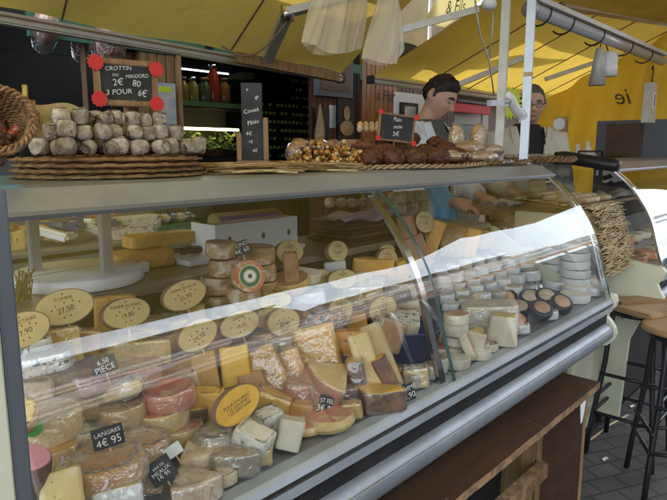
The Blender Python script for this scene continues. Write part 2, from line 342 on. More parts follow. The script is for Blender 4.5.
def text_mesh(s, size=1.0, align='CENTER', jitter=0, shear=0, weight=0):
    cu = bpy.data.curves.new('t', 'FONT'); cu.body = s; cu.size = size; cu.align_x = align; cu.align_y = 'CENTER'; cu.shear = shear; cu.offset = weight
    cu.resolution_u = 3; cu.space_line = .9
    o = bpy.data.objects.new('t', cu); COL.objects.link(o)
    dg = bpy.context.evaluated_depsgraph_get(); me = bpy.data.meshes.new_from_object(o.evaluated_get(dg))
    bpy.data.objects.remove(o); bpy.data.curves.remove(cu)
    if jitter:
        sd = random.random() * 50
        for v in me.vertices:
            q = noise.noise_vector(Vector((v.co.x / size * 1.3 + sd, v.co.y / size * 1.3, 0))); v.co.x += q.x * jitter * size; v.co.y += q.y * jitter * size
    me.materials.clear(); return me
def lettering(s, size, m, parent, loc, rot=(R(90), 0, 0), jitter=0, shear=0, weight=0, name='lettering'):
    me = text_mesh(s, size, jitter=jitter, shear=shear, weight=weight); return link(name, me, m, parent, loc, rot)

def outline_wheel(r, n=40): return [(r * math.cos(2 * math.pi * k / n), r * math.sin(2 * math.pi * k / n), 0) for k in range(n)]
def dense(poly, step):
    out = []
    for i in range(len(poly)):
        a = poly[i]; b = poly[(i + 1) % len(poly)]; L = math.hypot(b[0] - a[0], b[1] - a[1]); n = max(1, round(L / step))
        for k in range(n): out.append((a[0] + (b[0] - a[0]) * k / n, a[1] + (b[1] - a[1]) * k / n, a[2]))
    # round the corners a little
    N = len(out); res = []
    for i in range(N):
        p, q, r = out[i - 1], out[i], out[(i + 1) % N]; res.append((q[0] * .6 + .2 * (p[0] + r[0]), q[1] * .6 + .2 * (p[1] + r[1]), q[2]))
    return res
def outline_box(l, w):
    return dense([(-l / 2, -w / 2, 1), (l / 2, -w / 2, 1), (l / 2, w / 2, 0), (-l / 2, w / 2, 1)], min(l, w) / 5)
def outline_wedge(r, ang, r0=0):
    a = R(ang); arc = [(r * math.cos(-a / 2 + a * k / 8), r * math.sin(-a / 2 + a * k / 8), 0) for k in range(9)]
    arc[-1] = (arc[-1][0], arc[-1][1], 1)
    tip = [(r0, 0.004, 1), (r0, -.004, 1)] if r0 == 0 else [(r0 * math.cos(a / 2), r0 * math.sin(a / 2), 1), (r0 * math.cos(a / 2), -r0 * math.sin(a / 2), 1)]
    pts = dense(arc + tip, r / 9); cx = r * .55
    return [(x - cx, y, t) for x, y, t in pts]
def loft_mesh(name, outl, h, bev=.004, bulge=0, amp=.0015, seed=0, slots=(0, 1, 2), dish=0, taper=0, scale=1, freq=18):
    """slots: rind side, cut side, top.  returns mesh"""
    Rm = sum(math.hypot(x, y) for x, y, _ in outl) / len(outl)
    prof = [(.0, 0, 'b'), (.5, 0, 'b'), (.85, 0, 'b')]
    for k in range(4):
        a = math.pi / 2 * k / 3; prof.append((1 - bev / Rm * (1 - math.sin(a)), bev * (1 - math.cos(a)), 's'))
    for k in range(1, 5): prof.append((1 + bulge * math.sin(math.pi * k / 5), bev + (h - 2 * bev) * k / 5, 's'))
    for k in range(4):
        a = math.pi / 2 * k / 3; prof.append((1 - bev / Rm * (1 - math.cos(a)), h - bev + bev * math.sin(a), 's' if k < 3 else 't'))
    prof += [(.85, h - dish * .3, 't'), (.6, h - dish * .8, 't'), (.3, h - dish, 't'), (0, h - dish, 't')]
    n = len(outl); vs = []; fs = []; ms = []
    for s_, z, _ in prof:
        tp = 1 - taper * z / h
        for x, y, t in outl:
            q = Vector((x * s_ * tp * scale, y * s_ * tp * scale, z * scale))
            d = noise.noise_vector(q * freq + Vector((seed * 3.1, seed, 0))) + noise.noise_vector(q * freq * 3 + Vector((seed, 0, 0))) * .35
            vs.append(q + d * amp)
    for i in range(len(prof) - 1):
        z = prof[i + 1][2] if prof[i + 1][2] != 'b' else 'b'
        for k in range(n):
            fs.append((i * n + k, i * n + (k + 1) % n, (i + 1) * n + (k + 1) % n, (i + 1) * n + k))
            ms.append(slots[2] if z in 'tb' else (slots[1] if outl[k][2] else slots[0]))
    me = bpy.data.meshes.new(name); me.from_pydata(vs, [], fs); me.polygons.foreach_set('material_index', ms)
    me.polygons.foreach_set('use_smooth', [True] * len(fs)); me.update(); return me
_seed = [0]
def settle(o, z):
    """drop the object so that its lowest vertex touches height z"""
    M = Euler(o.rotation_euler).to_matrix(); lo = min((M @ v.co).z for v in o.data.vertices); o.location.z = z - lo
CH = 'cheeses laid out in the glass counter'
def cheese(kind, pos, dims, mats, label, name='cheese', rot=(0, 0, 0), wrap=None, cat='cheese', group=CH, amp=.0018, **kw):
    """mats = rind, cut face, top"""
    _seed[0] += 1; sd = _seed[0] * 1.37
    if kind == 'wheel': ol = outline_wheel(dims[0]); h = dims[1]
    elif kind == 'wedge': ol = outline_wedge(dims[0], dims[2]); h = dims[1]
    elif kind == 'slab': ol = outline_box(dims[0], dims[1]); h = dims[2]
    kw.setdefault('bev', min(.005, h * .2)); kw.setdefault('bulge', .03 if kind == 'wheel' else .0)
    me = loft_mesh(name, ol, h, amp=amp, seed=sd, **kw)
    o = link(name, me, mats, None, pos, tuple(R(a) for a in rot)); settle(o, pos[2])
    tag(o, label, cat, group)
    if wrap:
        kw2 = dict(kw); kw2['bev'] = kw['bev'] * 1.3
        c = sum(1 for _ in ol)
        ol2 = [(x * (1 + .0025 / max(.01, math.hypot(x, y))), y * (1 + .0025 / max(.01, math.hypot(x, y))), t) for x, y, t in ol]
        w = loft_mesh('wrap', ol2, h + .005, amp=.0022, seed=sd + 5, freq=40, **kw2)
        wo = link('wrap', w, wrap if isinstance(wrap, str) else 'wrap', o, (0, 0, -.0025))
    return o

# ------------------------------------------------------------------ the setting
def wb(mb, name, mats, parent=None, label=None):
    """world-coordinate mesh under a (translated, unrotated) parent"""
    o = mb.build(name, mats, parent, -parent.location if parent else None)
    if label: o['label'] = label
    return o
def wtag(mb, name, mats, label, cat, group=None, kind=None):
    return tag(mb.build(name, mats), label, cat, group, kind)

# pavement of small dark pavers
pm = mat('pavers', (.06, .062, .07), .7, col2=(.045, .048, .058), vscale=3, bump=.25, bscale=25)
t = pm.node_tree; bn = t.nodes['Principled BSDF']; tc = t.nodes.new('ShaderNodeTexCoord'); mp = t.nodes.new('ShaderNodeMapping')
mp.inputs['Rotation'].default_value = (0, 0, R(28)); br = t.nodes.new('ShaderNodeTexBrick'); br.inputs['Scale'].default_value = 1
br.inputs['Brick Width'].default_value = .15; br.inputs['Row Height'].default_value = .1; br.inputs['Mortar Size'].default_value = .006
br.inputs['Color1'].default_value = (.11, .10, .092, 1); br.inputs['Color2'].default_value = (.065, .058, .054, 1); br.inputs['Mortar'].default_value = (.03, .03, .032, 1)
t.links.new(tc.outputs['Object'], mp.inputs[0]); t.links.new(mp.outputs[0], br.inputs['Vector'])
mx = t.nodes.new('ShaderNodeMix'); mx.data_type = 'RGBA'; mx.blend_type = 'MULTIPLY'; mx.inputs['Factor'].default_value = .6
old = bn.inputs['Base Color'].links[0].from_socket
ng = t.nodes.new('ShaderNodeTexNoise'); ng.inputs['Scale'].default_value = 5; ng.inputs['Detail'].default_value = 7
rr = t.nodes.new('ShaderNodeValToRGB'); rr.color_ramp.elements[0].color = (.45, .45, .45, 1); rr.color_ramp.elements[0].position = .35; rr.color_ramp.elements[1].position = .65
t.links.new(tc.outputs['Object'], ng.inputs['Vector']); t.links.new(ng.outputs['Fac'], rr.inputs[0])
t.links.new(br.outputs['Color'], mx.inputs['A']); t.links.new(rr.outputs[0], mx.inputs['B']); t.links.new(mx.outputs['Result'], bn.inputs['Base Color'])
bp = t.nodes.new('ShaderNodeBump'); bp.inputs['Strength'].default_value = .6; bp.inputs['Distance'].default_value = .006; bp.invert = True
t.links.new(br.outputs['Fac'], bp.inputs['Height']); t.links.new(bp.outputs[0], bn.inputs['Normal'])
MT['pavers'] = pm
wtag(MB().add([(-60, -60, 0), (90, -60, 0), (90, 60, 0), (-60, 60, 0)], [(0, 1, 2, 3)]), 'pavement', 'pavers', None, None, kind='structure')

# --- awnings
BY = 2.8
b1 = ay(343, 76, BY); b1l = ay(0, 13, BY); z1 = (b1.z + b1l.z) / 2
def awn1(y): return z1 + .02 + (BY - y) * .33
def awn2(y): return 2.02 + (BY - y) * .47
def on_awn(u, v, x_fn, off=0):
    d = ray(u, v); t_ = 3.0
    for _ in range(60):
        p = d * (t_ / d.length) + Vector((0, 0, CAMZ)); e = x_fn(p.y) - off - p.z; t_ += e * .8
    return p
X1R = b1.x - .02; X2L = ay(368, 79, BY).x + .03
YW = 0
def awning(name, x0, x1, y0, zf, clothm, label, nseam=5, fold=.03, kx=0):
    e = empty(name, ((x0 + x1) / 2, BY, zf(BY)), label, 'awning')
    def P(a, b):
        y = BY + (y0 - BY) * b; x = x0 + (x1 - kx * min(BY - y, BY - YW) + (min(2.6, (YW - y) * 6) if kx and y < YW else 0) - x0) * a
        return (x, y, zf(y) - .05 * math.sin(b * math.pi) * (1 + .3 * math.sin(x * 2.1)) + fold * .3 * math.sin(x * 7 + b * 2))
    vs, fs = wave_sheet(P, 60, 30); m = MB().add(vs, fs, 0, True)
    wb(m, 'canopy', clothm, e)
    m = MB()
    for k in range(1, nseam):
        a = k / nseam; m.tube([Vector(P(a, b / 14)) - Vector((0, 0, .004)) for b in range(15)], .005, 5)
    wb(m, 'seams', 'ovalrim', e)
    return e
_e = on_awn(404, 0, awn1); YW = min(_e.y, on_awn(500, -4, awn1).y, on_awn(470, -4, awn1).y) - .08; KX = max(0, (X1R - _e.x) / (BY - _e.y))
SL1 = (b1l.z - b1.z) / (b1.x - b1l.x)
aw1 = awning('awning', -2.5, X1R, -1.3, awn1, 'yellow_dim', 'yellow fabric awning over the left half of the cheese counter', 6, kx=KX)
def bar_profile(e, x0, x1, z, y):
    m = MB(); m.box(x0, x1, y - .03, y + .03, z - .045, z + .005, 0, .008); wb(m, 'front_bar', 'poststeel', e)
    m = MB(); m.box(x0, x1, y - .036, y - .0325, z - .018, z - .010); wb(m, 'bar_groove', 'ovalrim', e)
    for x in (x0, x1):
        m = MB().box(x - .012, x + .012, y - .035, y + .035, z - .05, z + .01, 0, .006); wb(m, 'end_cap', 'black', e)
bar_profile(aw1, -2.5, X1R, z1, BY)
a = ay(236, 57, BY - .1); b = ay(338, 77, BY - .1); m = MB(); m.bar(a, b, .03, .055); tag(m.build('tan_rail', 'wood'), 'tan wooden rail hanging just under the left awning bar', 'rail')
m = MB(); a = ay(266, 62, BY - .06); b = on_awn(287, 12, awn1, .07); c_ = on_awn(345, -4, awn1, .07)
m.bar(a, b, .06, .035); wb(m, 'arm', 'poststeel', aw1)
m = MB(); m.bar(b, c_ + (c_ - b) * 1.5, .07, .035); wb(m, 'arm', 'poststeel', aw1)
m = MB(); m.tube([b + Vector((0, 0, .03)), b - Vector((0, 0, .04))], .035, 14); wb(m, 'arm_joint', 'chrome', aw1)
aw1.rotation_euler = (0, math.atan(SL1), 0); aw1.location.z += SL1 * ((b1.x + b1l.x) / 2 - aw1.location.x)
# drooping cord under the cloth
m = MB(); A_ = on_awn(287, 9, awn1, .05); B_ = on_awn(222, 36, awn1, .03)
m.tube([A_.lerp(B_, k / 12) - Vector((0, 0, .10 * math.sin(math.pi * k / 12))) for k in range(13)], .006, 6)
wb(m, 'cord', 'ovalrim', aw1)

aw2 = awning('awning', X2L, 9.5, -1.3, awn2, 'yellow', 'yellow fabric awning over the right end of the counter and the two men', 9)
bar_profile(aw2, X2L, 6.4, awn2(BY), BY)
for p, q, w in (((445, 90), (528, 56), .07), ((546, 79), (596, 62), .07), ((560, 5), (690, 26), .09), ((400, 30), (478, 9), .03)):
    m = MB(); m.bar(on_awn(*p, awn2, .06), on_awn(*q, awn2, .06), w, .04); wb(m, 'arm', 'poststeel', aw2)
# higher beige awning closing the gap between the two, with the name valance
e = empty('high_awning', (4.5, 3.4, 3.1), 'dull beige awning seen high up between the two yellow ones', 'awning')
vs, fs = wave_sheet(lambda a, b: (1.0 + 9 * a, 2.8 - 4.1 * b, 3.3 + 1.0 * b + .02 * math.sin(a * 40)), 40, 10)
wb(MB().add(vs, fs, 0, True), 'canopy', 'beige', e)
pts = [ay(424, 22, 2.76), ay(445, 27, 2.76), ay(482, 0, 2.76), ay(500, -30, 2.76), ay(455, -30, 2.76)]
m = MB(); n_ = len(pts); vs = [p for p in pts] + [p + Vector((0, .012, 0)) for p in pts]
m.add(vs, [tuple(range(n_))[::-1], tuple(range(n_, 2 * n_))] + [(i, (i + 1) % n_, n_ + (i + 1) % n_, n_ + i) for i in range(n_)])
xv = ay(432, 20, 2.79).x; vs2, fs2 = wave_sheet(lambda a, b: (2.4 + (xv - 2.4) * a, 2.80 + .03 * math.sin(a * 21), 2.30 + 1.05 * b), 40, 6); wtag(MB().add(vs2, fs2, 0, True), 'side_cloth', 'beige', 'dull beige cloth hanging between the two yellow awnings left of the banner', 'cloth')
sg = wtag(m, 'name_banner', cloth('cream banner', (.85, .8, .55), .6, .05), 'cream cloth banner with black script reading & Fils above the awnings', 'banner')
p = ay(455, 7, 2.745); lettering('& Fils', .14, 'ink', sg, p, (R(90), R(-12), 0), shear=.5)

# --- shop front behind the counter
FY = 3.0
def P3(u, v, y=FY): return ay(u, v, y)
sf = empty('shop_front', (2.5, FY + .2, 0), 'dark shop front with pine and varnished plank piers behind the counter', 'building')
m = MB(); z0 = 1.95; xL = -2.5
g0 = P3(28, 17).x; g1 = P3(205, 50).x; g2 = P3(216, 50).x; g3 = P3(345, 80).x
zt = z1 + .1; zb = P3(205, 58).z - .005
MT['greenboard']
m.box(g0, g1, FY, FY + .03, zb, zt); m.box(g2, g3 + .2, FY, FY + .03, zb - .0, zt); wb(m, 'fascia', 'greenboard', sf)
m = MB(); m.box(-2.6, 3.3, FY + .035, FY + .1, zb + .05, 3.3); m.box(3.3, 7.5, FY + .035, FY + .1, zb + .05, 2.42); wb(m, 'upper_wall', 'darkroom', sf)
def planks(name, u0, u1, matn, z0=0, z1_=None, w=.055, y=FY + .01):
    xa = P3(u0, 100, y).x; xb = P3(u1, 100, y).x; m = MB(); x = xa
    while x < xb - .005:
        e_ = min(x + w, xb); m.box(x + .002, e_ - .002, y + random.uniform(0, .003), y + .03, z0, z1_ or zb + .04, 0, .003); x = e_
    m.box(xa, xb, y + .02, y + .034, z0, z1_ or zb + .04); return wb(m, name, matn, sf)
planks('plank_pier', 141, 178, 'pine')
planks('door_post', 126, 140, 'brownwood', y=FY + .04)
planks('door_post', 86, 89, 'ovalrim', y=FY + .03)
planks('panelled_pier', 312, 351, 'brownwood')
planks('door_post', 352, 361, 'darkroom', y=FY - .02)
planks('plank_pier', 362, 398, 'orangewood', z1_=2.4)
planks('panelled_wall', 398, 455, 'brownwood', z1_=2.4, y=FY + .05)
m = MB(); xa = P3(178, 100, FY).x; m.box(xa - .0, xa + .025, FY - .01, FY + .05, 0, zb + .04); wb(m, 'pier_edge', 'wood', sf)
# the interior: back wall, floor and ceiling of the dark room
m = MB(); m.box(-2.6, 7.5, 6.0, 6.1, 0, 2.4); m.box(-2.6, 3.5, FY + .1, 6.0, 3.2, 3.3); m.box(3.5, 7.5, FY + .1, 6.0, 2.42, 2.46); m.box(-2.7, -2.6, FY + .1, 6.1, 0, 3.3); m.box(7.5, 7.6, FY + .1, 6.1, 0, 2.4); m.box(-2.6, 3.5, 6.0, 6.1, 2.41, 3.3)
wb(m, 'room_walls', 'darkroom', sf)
# lettering on the varnished planks
p = P3(385, 96, FY - .004); lettering('à Par', .12, 'ink', sf, p - sf.location, (R(90), 0, 0), shear=.3, jitter=.04)
p = P3(381, 114, FY - .004); lettering('dix', .12, 'ink', sf, p - sf.location, (R(90), 0, 0), shear=.3, jitter=.04)

# white wall with framed picture and the red blind door under the right awning
q0 = P3(395, 90); q1 = P3(420, 90)
wp = tag(MB().box(q0.x, q1.x + .3, FY - .0, FY + .02, 1.2, P3(400, 92).z).build('wall_board', 'paper'), 'white wall board hung behind the young man with dark hair', 'board')
a = P3(401, 102, FY - .02); b = P3(417, 122, FY - .02)
e = empty('picture', (a.x, FY, b.z), 'small framed green picture on the white board beside the young man', 'picture')
m = MB(); m.box(a.x, b.x, FY - .03, FY - .004, b.z, a.z); wb(m, 'frame', 'black', e)
m = MB(); m.box(a.x + .04, b.x - .04, FY - .034, FY - .0305, b.z + .03, a.z - .03); wb(m, 'print', mat('green print', (.2, .25, .2), .5, col2=(.5, .5, .45), vscale=9), e)
# mirror-dark framed picture over the brown panelling
a = P3(315, 79, FY - .02); b = P3(351, 93, FY - .02)
e = empty('picture', (a.x, FY, b.z), 'wide dark picture in a grey frame high on the brown panelling', 'picture')
m = MB(); m.box(a.x, b.x, FY - .04, FY - .004, b.z - .04, a.z + .2); wb(m, 'frame', 'greyframe', e)
m = MB(); m.box(a.x + .04, b.x - .04, FY - .045, FY - .0405, b.z - .0, a.z + .16); wb(m, 'print', 'brownwood', e)
# portrait card (plain generic stand-in)
a = P3(337, 98, FY - .25); b = P3(353, 140, FY - .25)
e = empty('portrait_card', (a.x, FY - .25, b.z), 'dark tall card with a pale head and shoulders standing behind the breads', 'card')
m = MB(); m.box(a.x, b.x, FY - .26, FY - .24, b.z - .1, a.z); wb(m, 'backing', 'black', e)
cx = (a.x + b.x) / 2; m = MB()
def disc(m, cx, cz, rx, rz, y, n=24, mi=0, dy=.002):
    vs = [(cx + rx * math.cos(2 * math.pi * k / n), y, cz + rz * math.sin(2 * math.pi * k / n)) for k in range(n)]
    vs += [(x, yy + dy, z) for x, yy, z in vs]
    return m.add(vs, [tuple(range(n)), tuple(range(2 * n - 1, n - 1, -1))] + [(i, n + i, n + (i + 1) % n, (i + 1) % n) for i in range(n)], mi)
disc(m, cx, P3(345, 113, 2.73).z, .032, .048, 2.733); disc(m, cx, P3(345, 128, 2.73).z, .07, .05, 2.733); wb(m, 'figure', mat('pale figure', (.42, .27, .15), .6, var=.3, vscale=20), e)
# white leaflet and pale wooden paddle beside it
a = P3(329, 105, 2.8); b = P3(336, 128, 2.8)
wtag(MB().box(a.x, b.x, 2.79, 2.80, b.z, a.z), 'leaflet', 'label_white', 'narrow white leaflet pinned behind the dried fruit tray', 'leaflet')
p0 = P3(321, 108, 2.7); p1 = P3(321, 150, 2.7)
pb = MB(); pb.box(p0.x - .05, p0.x + .09, 2.71, 2.73, p1.z - .1, p0.z + .0)
wtag(pb, 'menu_board', 'black', 'plain black board leaning behind the pale wooden paddle', 'board')
pd = MB(); pd.tube([(p0.x - .04, 2.68, p1.z - .1), (p0.x - .035, 2.68, p1.z + .1), (p0.x - .03, 2.68, p0.z - .12), (p0.x - .03, 2.68, p0.z + .02)], [.022, .035, .03, .006], 10)
wtag(pd, 'wooden_paddle', 'wicker_pale', 'pale pointed wooden paddle standing against the black board', 'paddle')

# poster on the pine pier
a = P3(154, 82, FY - .02); b = P3(177, 150, FY - .02)
e = empty('poster', (a.x, FY - .02, b.z), 'pale blue poster of sky and clouds on the pine pier', 'poster')
m = MB(); m.box(a.x, b.x, FY - .03, FY - .022, b.z, a.z)
wb(m, 'sheet', mat('poster sky', (.12, .26, .5), .4, col2=(.5, .52, .5), vscale=4, stretch=(.6, 1, 2.2)), e)
m = MB(); m.box(a.x + .02, b.x - .03, FY - .033, FY - .0305, a.z - .05, a.z - .02); wb(m, 'title_strip', 'starcard', e)
# glimpses inside the dark room at the left
def glow_tube(u0, v0, u1, v1, y, r, col, s, label):
    e = empty('ceiling_lamp', ay(u0, v0, y), label, 'lamp'); a, b = ay(u0, v0, y), ay(u1, v1, y)
    m = MB().tube([a, b], r, 12); wb(m, 'tube', emit('lamp ' + label[:8], col, s), e)
    m = MB().box(min(a.x, b.x) - .05, max(a.x, b.x) + .05, y - .05, y + .05, max(a.z, b.z) + r, max(a.z, b.z) + r + .05); wb(m, 'housing', 'darkroom', e)
glow_tube(-30, 14, 20, 18.5, 4.6, .022, (.1, .85, 1), 3.0, 'lit cyan tube lamp in the dark room at far left')
# hams hanging in nets under the fascia
def ham(u, v, y, s, label, rz=0):
    p = ay(u, v, y); e = empty('hanging_ham', p, label, 'ham', 'hams hanging behind the counter')
    m = MB(); prof = [(0, .16), (.012, .155), (.02, .12), (.045, .08), (.075, .02), (.08, -.04), (.06, -.10), (.025, -.13), (0, -.135)]
    m.lathe([(r * s, z * s) for r, z in prof], 20); o = m.build('ham', mat('ham', (.15, .055, .03), .45, col2=(.38, .2, .13), vscale=12, bump=.4), e); o.rotation_euler = (0, R(12), 0)
    m = MB(); m.lathe([(.01 * s, .19 * s), (.03 * s, .14 * s), (.09 * s, .03 * s), (.085 * s, -.08 * s), (.06 * s, -.17 * s), (.02 * s, -.20 * s)], 20); o = m.build('net', 'wrap', e); o.rotation_euler = (0, R(12), 0)
    m = MB(); m.tube([(0, 0, .15 * s), (0, 0, .15 * s + .15)], .003, 5); m.build('string', 'straw', e)
ham(46, 23, 2.95, .72, 'wrapped ham hanging from the fascia at far left'); ham(110, 37, 2.9, .95, 'large wrapped ham hanging above the framed chalkboard')
ham(82, 40, 3.3, .6, 'small dark ham hanging between the two wrapped ones')

# interior: lit cold cabinet with greens, wine rack
cb = empty('cold_cabinet', (2.6, 4.4, 0), 'dark shop cabinet with a lit shelf of leafy greens', 'cabinet')
YC = 4.3
def I(u, v): return ay(u, v, YC)
xa, xb = I(178, 100).x, I(246, 100).x
m = MB(); m.box(xa, xb, YC + .3, YC + .5, 0, I(200, 108).z + .02); m.box(xa, xb, YC - .0, YC + .5, I(200, 166).z - .6, I(200, 155).z); wb(m, 'body', 'darkroom', cb)
m = MB(); m.box(xa, xb, YC, YC + .4, I(210, 107).z, I(210, 102).z); wb(m, 'canopy', mat('green canopy', (.08, .16, .07), .4), cb)
m = MB(); m.box(xa, xb, YC - .01, YC + .3, I(210, 109).z, I(210, 108).z); m.box(xa, xb, YC - .02, YC, I(210, 156).z, I(210, 150).z); wb(m, 'trim', 'chrome', cb)
m = MB(); m.tube([(xa + .02, YC + .12, I(210, 128.5).z), (xb, YC + .12, I(210, 128.5).z)], .012, 8); wb(m, 'tube_lamp', emit('cabinet lamp', (1, .85, .35), 5), cb)
m = MB(); rnd = random.Random(3)
for k in range(160):
    p = Vector((rnd.uniform(xa, xb), YC + rnd.uniform(.03, .22), rnd.uniform(I(210, 150).z, I(210, 132).z)))
    for q in range(3):
        d = Vector((rnd.gauss(0, 1), rnd.gauss(0, 1), rnd.gauss(0, 1))).normalized() * .035; s_ = d.orthogonal().normalized() * .018
        m.add([p, p + d * .5 + s_, p + d, p + d * .5 - s_], [(0, 1, 2, 3)], rnd.choice((0, 0, 1)))
wtag(m, 'leafy_greens', [mat('leaf', (.06, .13, .02), .6), mat('pale leaf', (.25, .3, .06), .6)], 'pile of leafy greens glowing under the cabinet lamp', 'greens', kind='stuff')
for k, (u, v, c, l) in enumerate(((190, 84, (.16, .09, .02), 'amber jar, leftmost on the cabinet top'), (200, 86, (.16, .14, .03), 'yellow lidded jar second from left on the cabinet top'), (212, 84, (.05, .07, .03), 'dark green jar in the middle of the cabinet top'), (221, 82, (.22, .03, .015), 'tall red bottle on the cabinet top'), (232, 86, (.16, .07, .02), 'orange jar right of the red bottle'))):
    p = I(u, 102); p.y = YC + .1; h = .19 if k != 3 else .3
    e = empty('jar', p, l, 'jar', 'jars on the cabinet in the shop'); m = MB(); m.lathe([(0, 0), (.045, 0), (.05, .02), (.05, h * .75), (.03, h * .9), (.03, h)], 16); m.build('glass', mat('jar %d' % k, c, .2), e)
    m = MB(); m.lathe([(.034, h - .005), (.036, h - .005), (.036, h + .02), (0, h + .02)], 14); m.build('lid', 'chrome' if k % 2 else 'brownr', e)
wr = empty('wine_rack', (3.6, 4.6, 0), 'tall dark rack filled with lying wine bottles', 'rack')
YR = 4.6
xa, xb = ay(256, 100, YR).x, ay(313, 100, YR).x; za, zb_ = ay(280, 160, YR).z, ay(280, 66, YR).z
m = MB(); m.box(xa - .05, xb + .05, YR + .3, YR + .35, 0, zb_ + .1); wb(m, 'back', 'black', wr)
m = MB(); nx, nz = 15, 11
for i in range(nx + 1): m.box(xa + (xb - xa) * i / nx - .005, xa + (xb - xa) * i / nx + .005, YR, YR + .3, 0, zb_)
for j in range(nz + 1): m.box(xa, xb, YR + .002, YR + .298, za + (zb_ - za) * j / nz - .005, za + (zb_ - za) * j / nz + .005)
wb(m, 'lattice', 'black', wr)
glassg = mat('bottle glass', (.02, .06, .02), .08); capm = [mat('capsule green', (.22, .32, .06), .3), mat('capsule gold', (.42, .38, .16), .3), mat('capsule dark', (.03, .05, .03), .3)]
bme = MB(); bme.xf(Matrix()); bme.lathe([(0, .0), (.035, 0), (.037, .01), (.037, .17), (.015, .22), (.0145, .28), (0, .28)], 12)
bm_me = bme.mesh('bottle'); bm_me.materials.append(glassg)
cps = []
for c in capm:
    q = MB(); q.lathe([(.0155, .235), (.0165, .235), (.0165, .288), (0, .288)], 12); cm = q.mesh('capsule'); cm.materials.append(c); cps.append(cm)
ordn = ['first', 'second', 'third', 'fourth', 'fifth', 'sixth', 'seventh', 'eighth', 'ninth', 'tenth', 'eleventh', 'twelfth', 'thirteenth', 'fourteenth', 'fifteenth', 'sixteenth']
for j in range(nz):
    for i in range(nx):
        if j > 6 and i < 9: continue
        if random.random() < .12: continue
        o = bpy.data.objects.new('wine_bottle', bm_me); COL.objects.link(o)
        o.location = (xa + (xb - xa) * (i + .5) / nx, YR + .28, za + (zb_ - za) * (j + .5) / nz); o.rotation_euler = (R(90), 0, 0)
        tag(o, 'wine bottle in the rack, %s from left, %s row from the bottom' % (ordn[i], ordn[j]), 'bottle', 'bottles lying in the wine rack')
        c = bpy.data.objects.new('capsule', cps[0 if random.random() < .6 else random.choice((1, 2))]); COL.objects.link(c); c.parent = o
# shelf boxes over the rack, lit by the added lamp strip
for k, (u, v, w_) in enumerate(((245, 77, 10), (272, 76, 14), (287, 78, 9))):
    a = ay(u, v, YR); e_ = MB().box(a.x - .0, a.x + w_ * .014, YR + .02, YR + .25, a.z, a.z + .05, 0, .004)
    wtag(e_, 'carton', mat('pale carton %d' % k, (.2, .3, .22), .6), ['small pale green carton left on top of the wine rack', 'widest pale green carton on top of the wine rack', 'small pale green carton right on top of the wine rack'][k], 'carton')
# unseen lamp strip added inside the shop so the rack reads
lt = empty('ceiling_lamp', (3.1, 4.0, 3.0), 'shop ceiling lamp above the wine rack, hidden by the awning', 'lamp')
m = MB().box(2.6, 3.8, 3.95, 4.05, 3.0, 3.04); wb(m, 'tube', emit('added rack lamp', (1, .9, .65), 5), lt)
m = MB().box(2.55, 3.85, 3.93, 4.07, 3.045, 3.09); wb(m, 'housing', 'darkroom', lt)

# doorway scene between the two men: red blind over a white framed door with greenery
a = P3(450, 99, 3.1); b = P3(487, 115, 3.1)
rb = empty('door_blind', (a.x, 3.1, b.z), 'red roller blind with a black top band over the glazed door', 'blind')
m = MB().box(a.x, b.x, 3.06, 3.1, b.z, (a.z + b.z) / 2 + .03, 0, .005); wb(m, 'blind', 'red', rb)
m = MB().box(a.x - .02, b.x + .02, 3.04, 3.11, (a.z + b.z) / 2 + .032, a.z, 0, .005); wb(m, 'roller_box', 'black', rb)
dr = empty('glazed_door', (a.x, 3.2, 0), 'white framed door with dark green panes under the red blind', 'door')
m = MB(); zt_ = b.z + .02
for u in (452, 483): x = P3(u, 120, 3.2).x; m.box(x - .06, x + .06, 3.17, 3.23, 0, zt_)
m.box(a.x, b.x, 3.172, 3.228, zt_ - .12, zt_); wb(m, 'frame', 'paper', dr)
m = MB().box(a.x + .1, b.x - .1, 3.2, 3.21, .3, zt_ - .12); wb(m, 'pane', mat('dark green pane', (.03, .06, .03), .2, col2=(.1, .16, .08), vscale=7), dr)
m = MB().box(P3(428, 100, 3.35).x, P3(600, 100, 3.35).x, 3.33, 3.36, 0, 3.0)
wtag(m, 'rear_wall', mat('grey plaster', (.30, .27, .24), .8, var=.2, vscale=3), 'pale grey plaster wall behind the two stallholders', 'wall')

# yellow curtain closing the right end, lettering mirrored
XC = 6.0
c0 = ax(527, 100, XC).y; c1 = .6
def PC(a, b):
    y = c0 + (c1 - c0) * a; zt_ = awn2(y) - .12; z = zt_ + (.9 - zt_) * b
    return (XC + .10 * math.sin(a * 17 + b * 1.8) * (.4 + b) + .05 * math.sin(a * 41 + b * 6) + .35 * b * (1 - a), y, z)
vs, fs = wave_sheet(PC, 90, 30)
cu = wtag(MB().add(vs, fs, 0, True), 'stall_curtain', 'yellow_back', 'yellow cloth curtain hanging behind the right end with mirrored script', 'curtain')
p = ax(625, 97, XC - .2); lt_ = lettering('ie', .2, 'ink', cu, p, (0, 0, 0), shear=.4)
lt_.rotation_euler = (R(90), 0, R(-90)); lt_.scale = (-1, 1, 1)

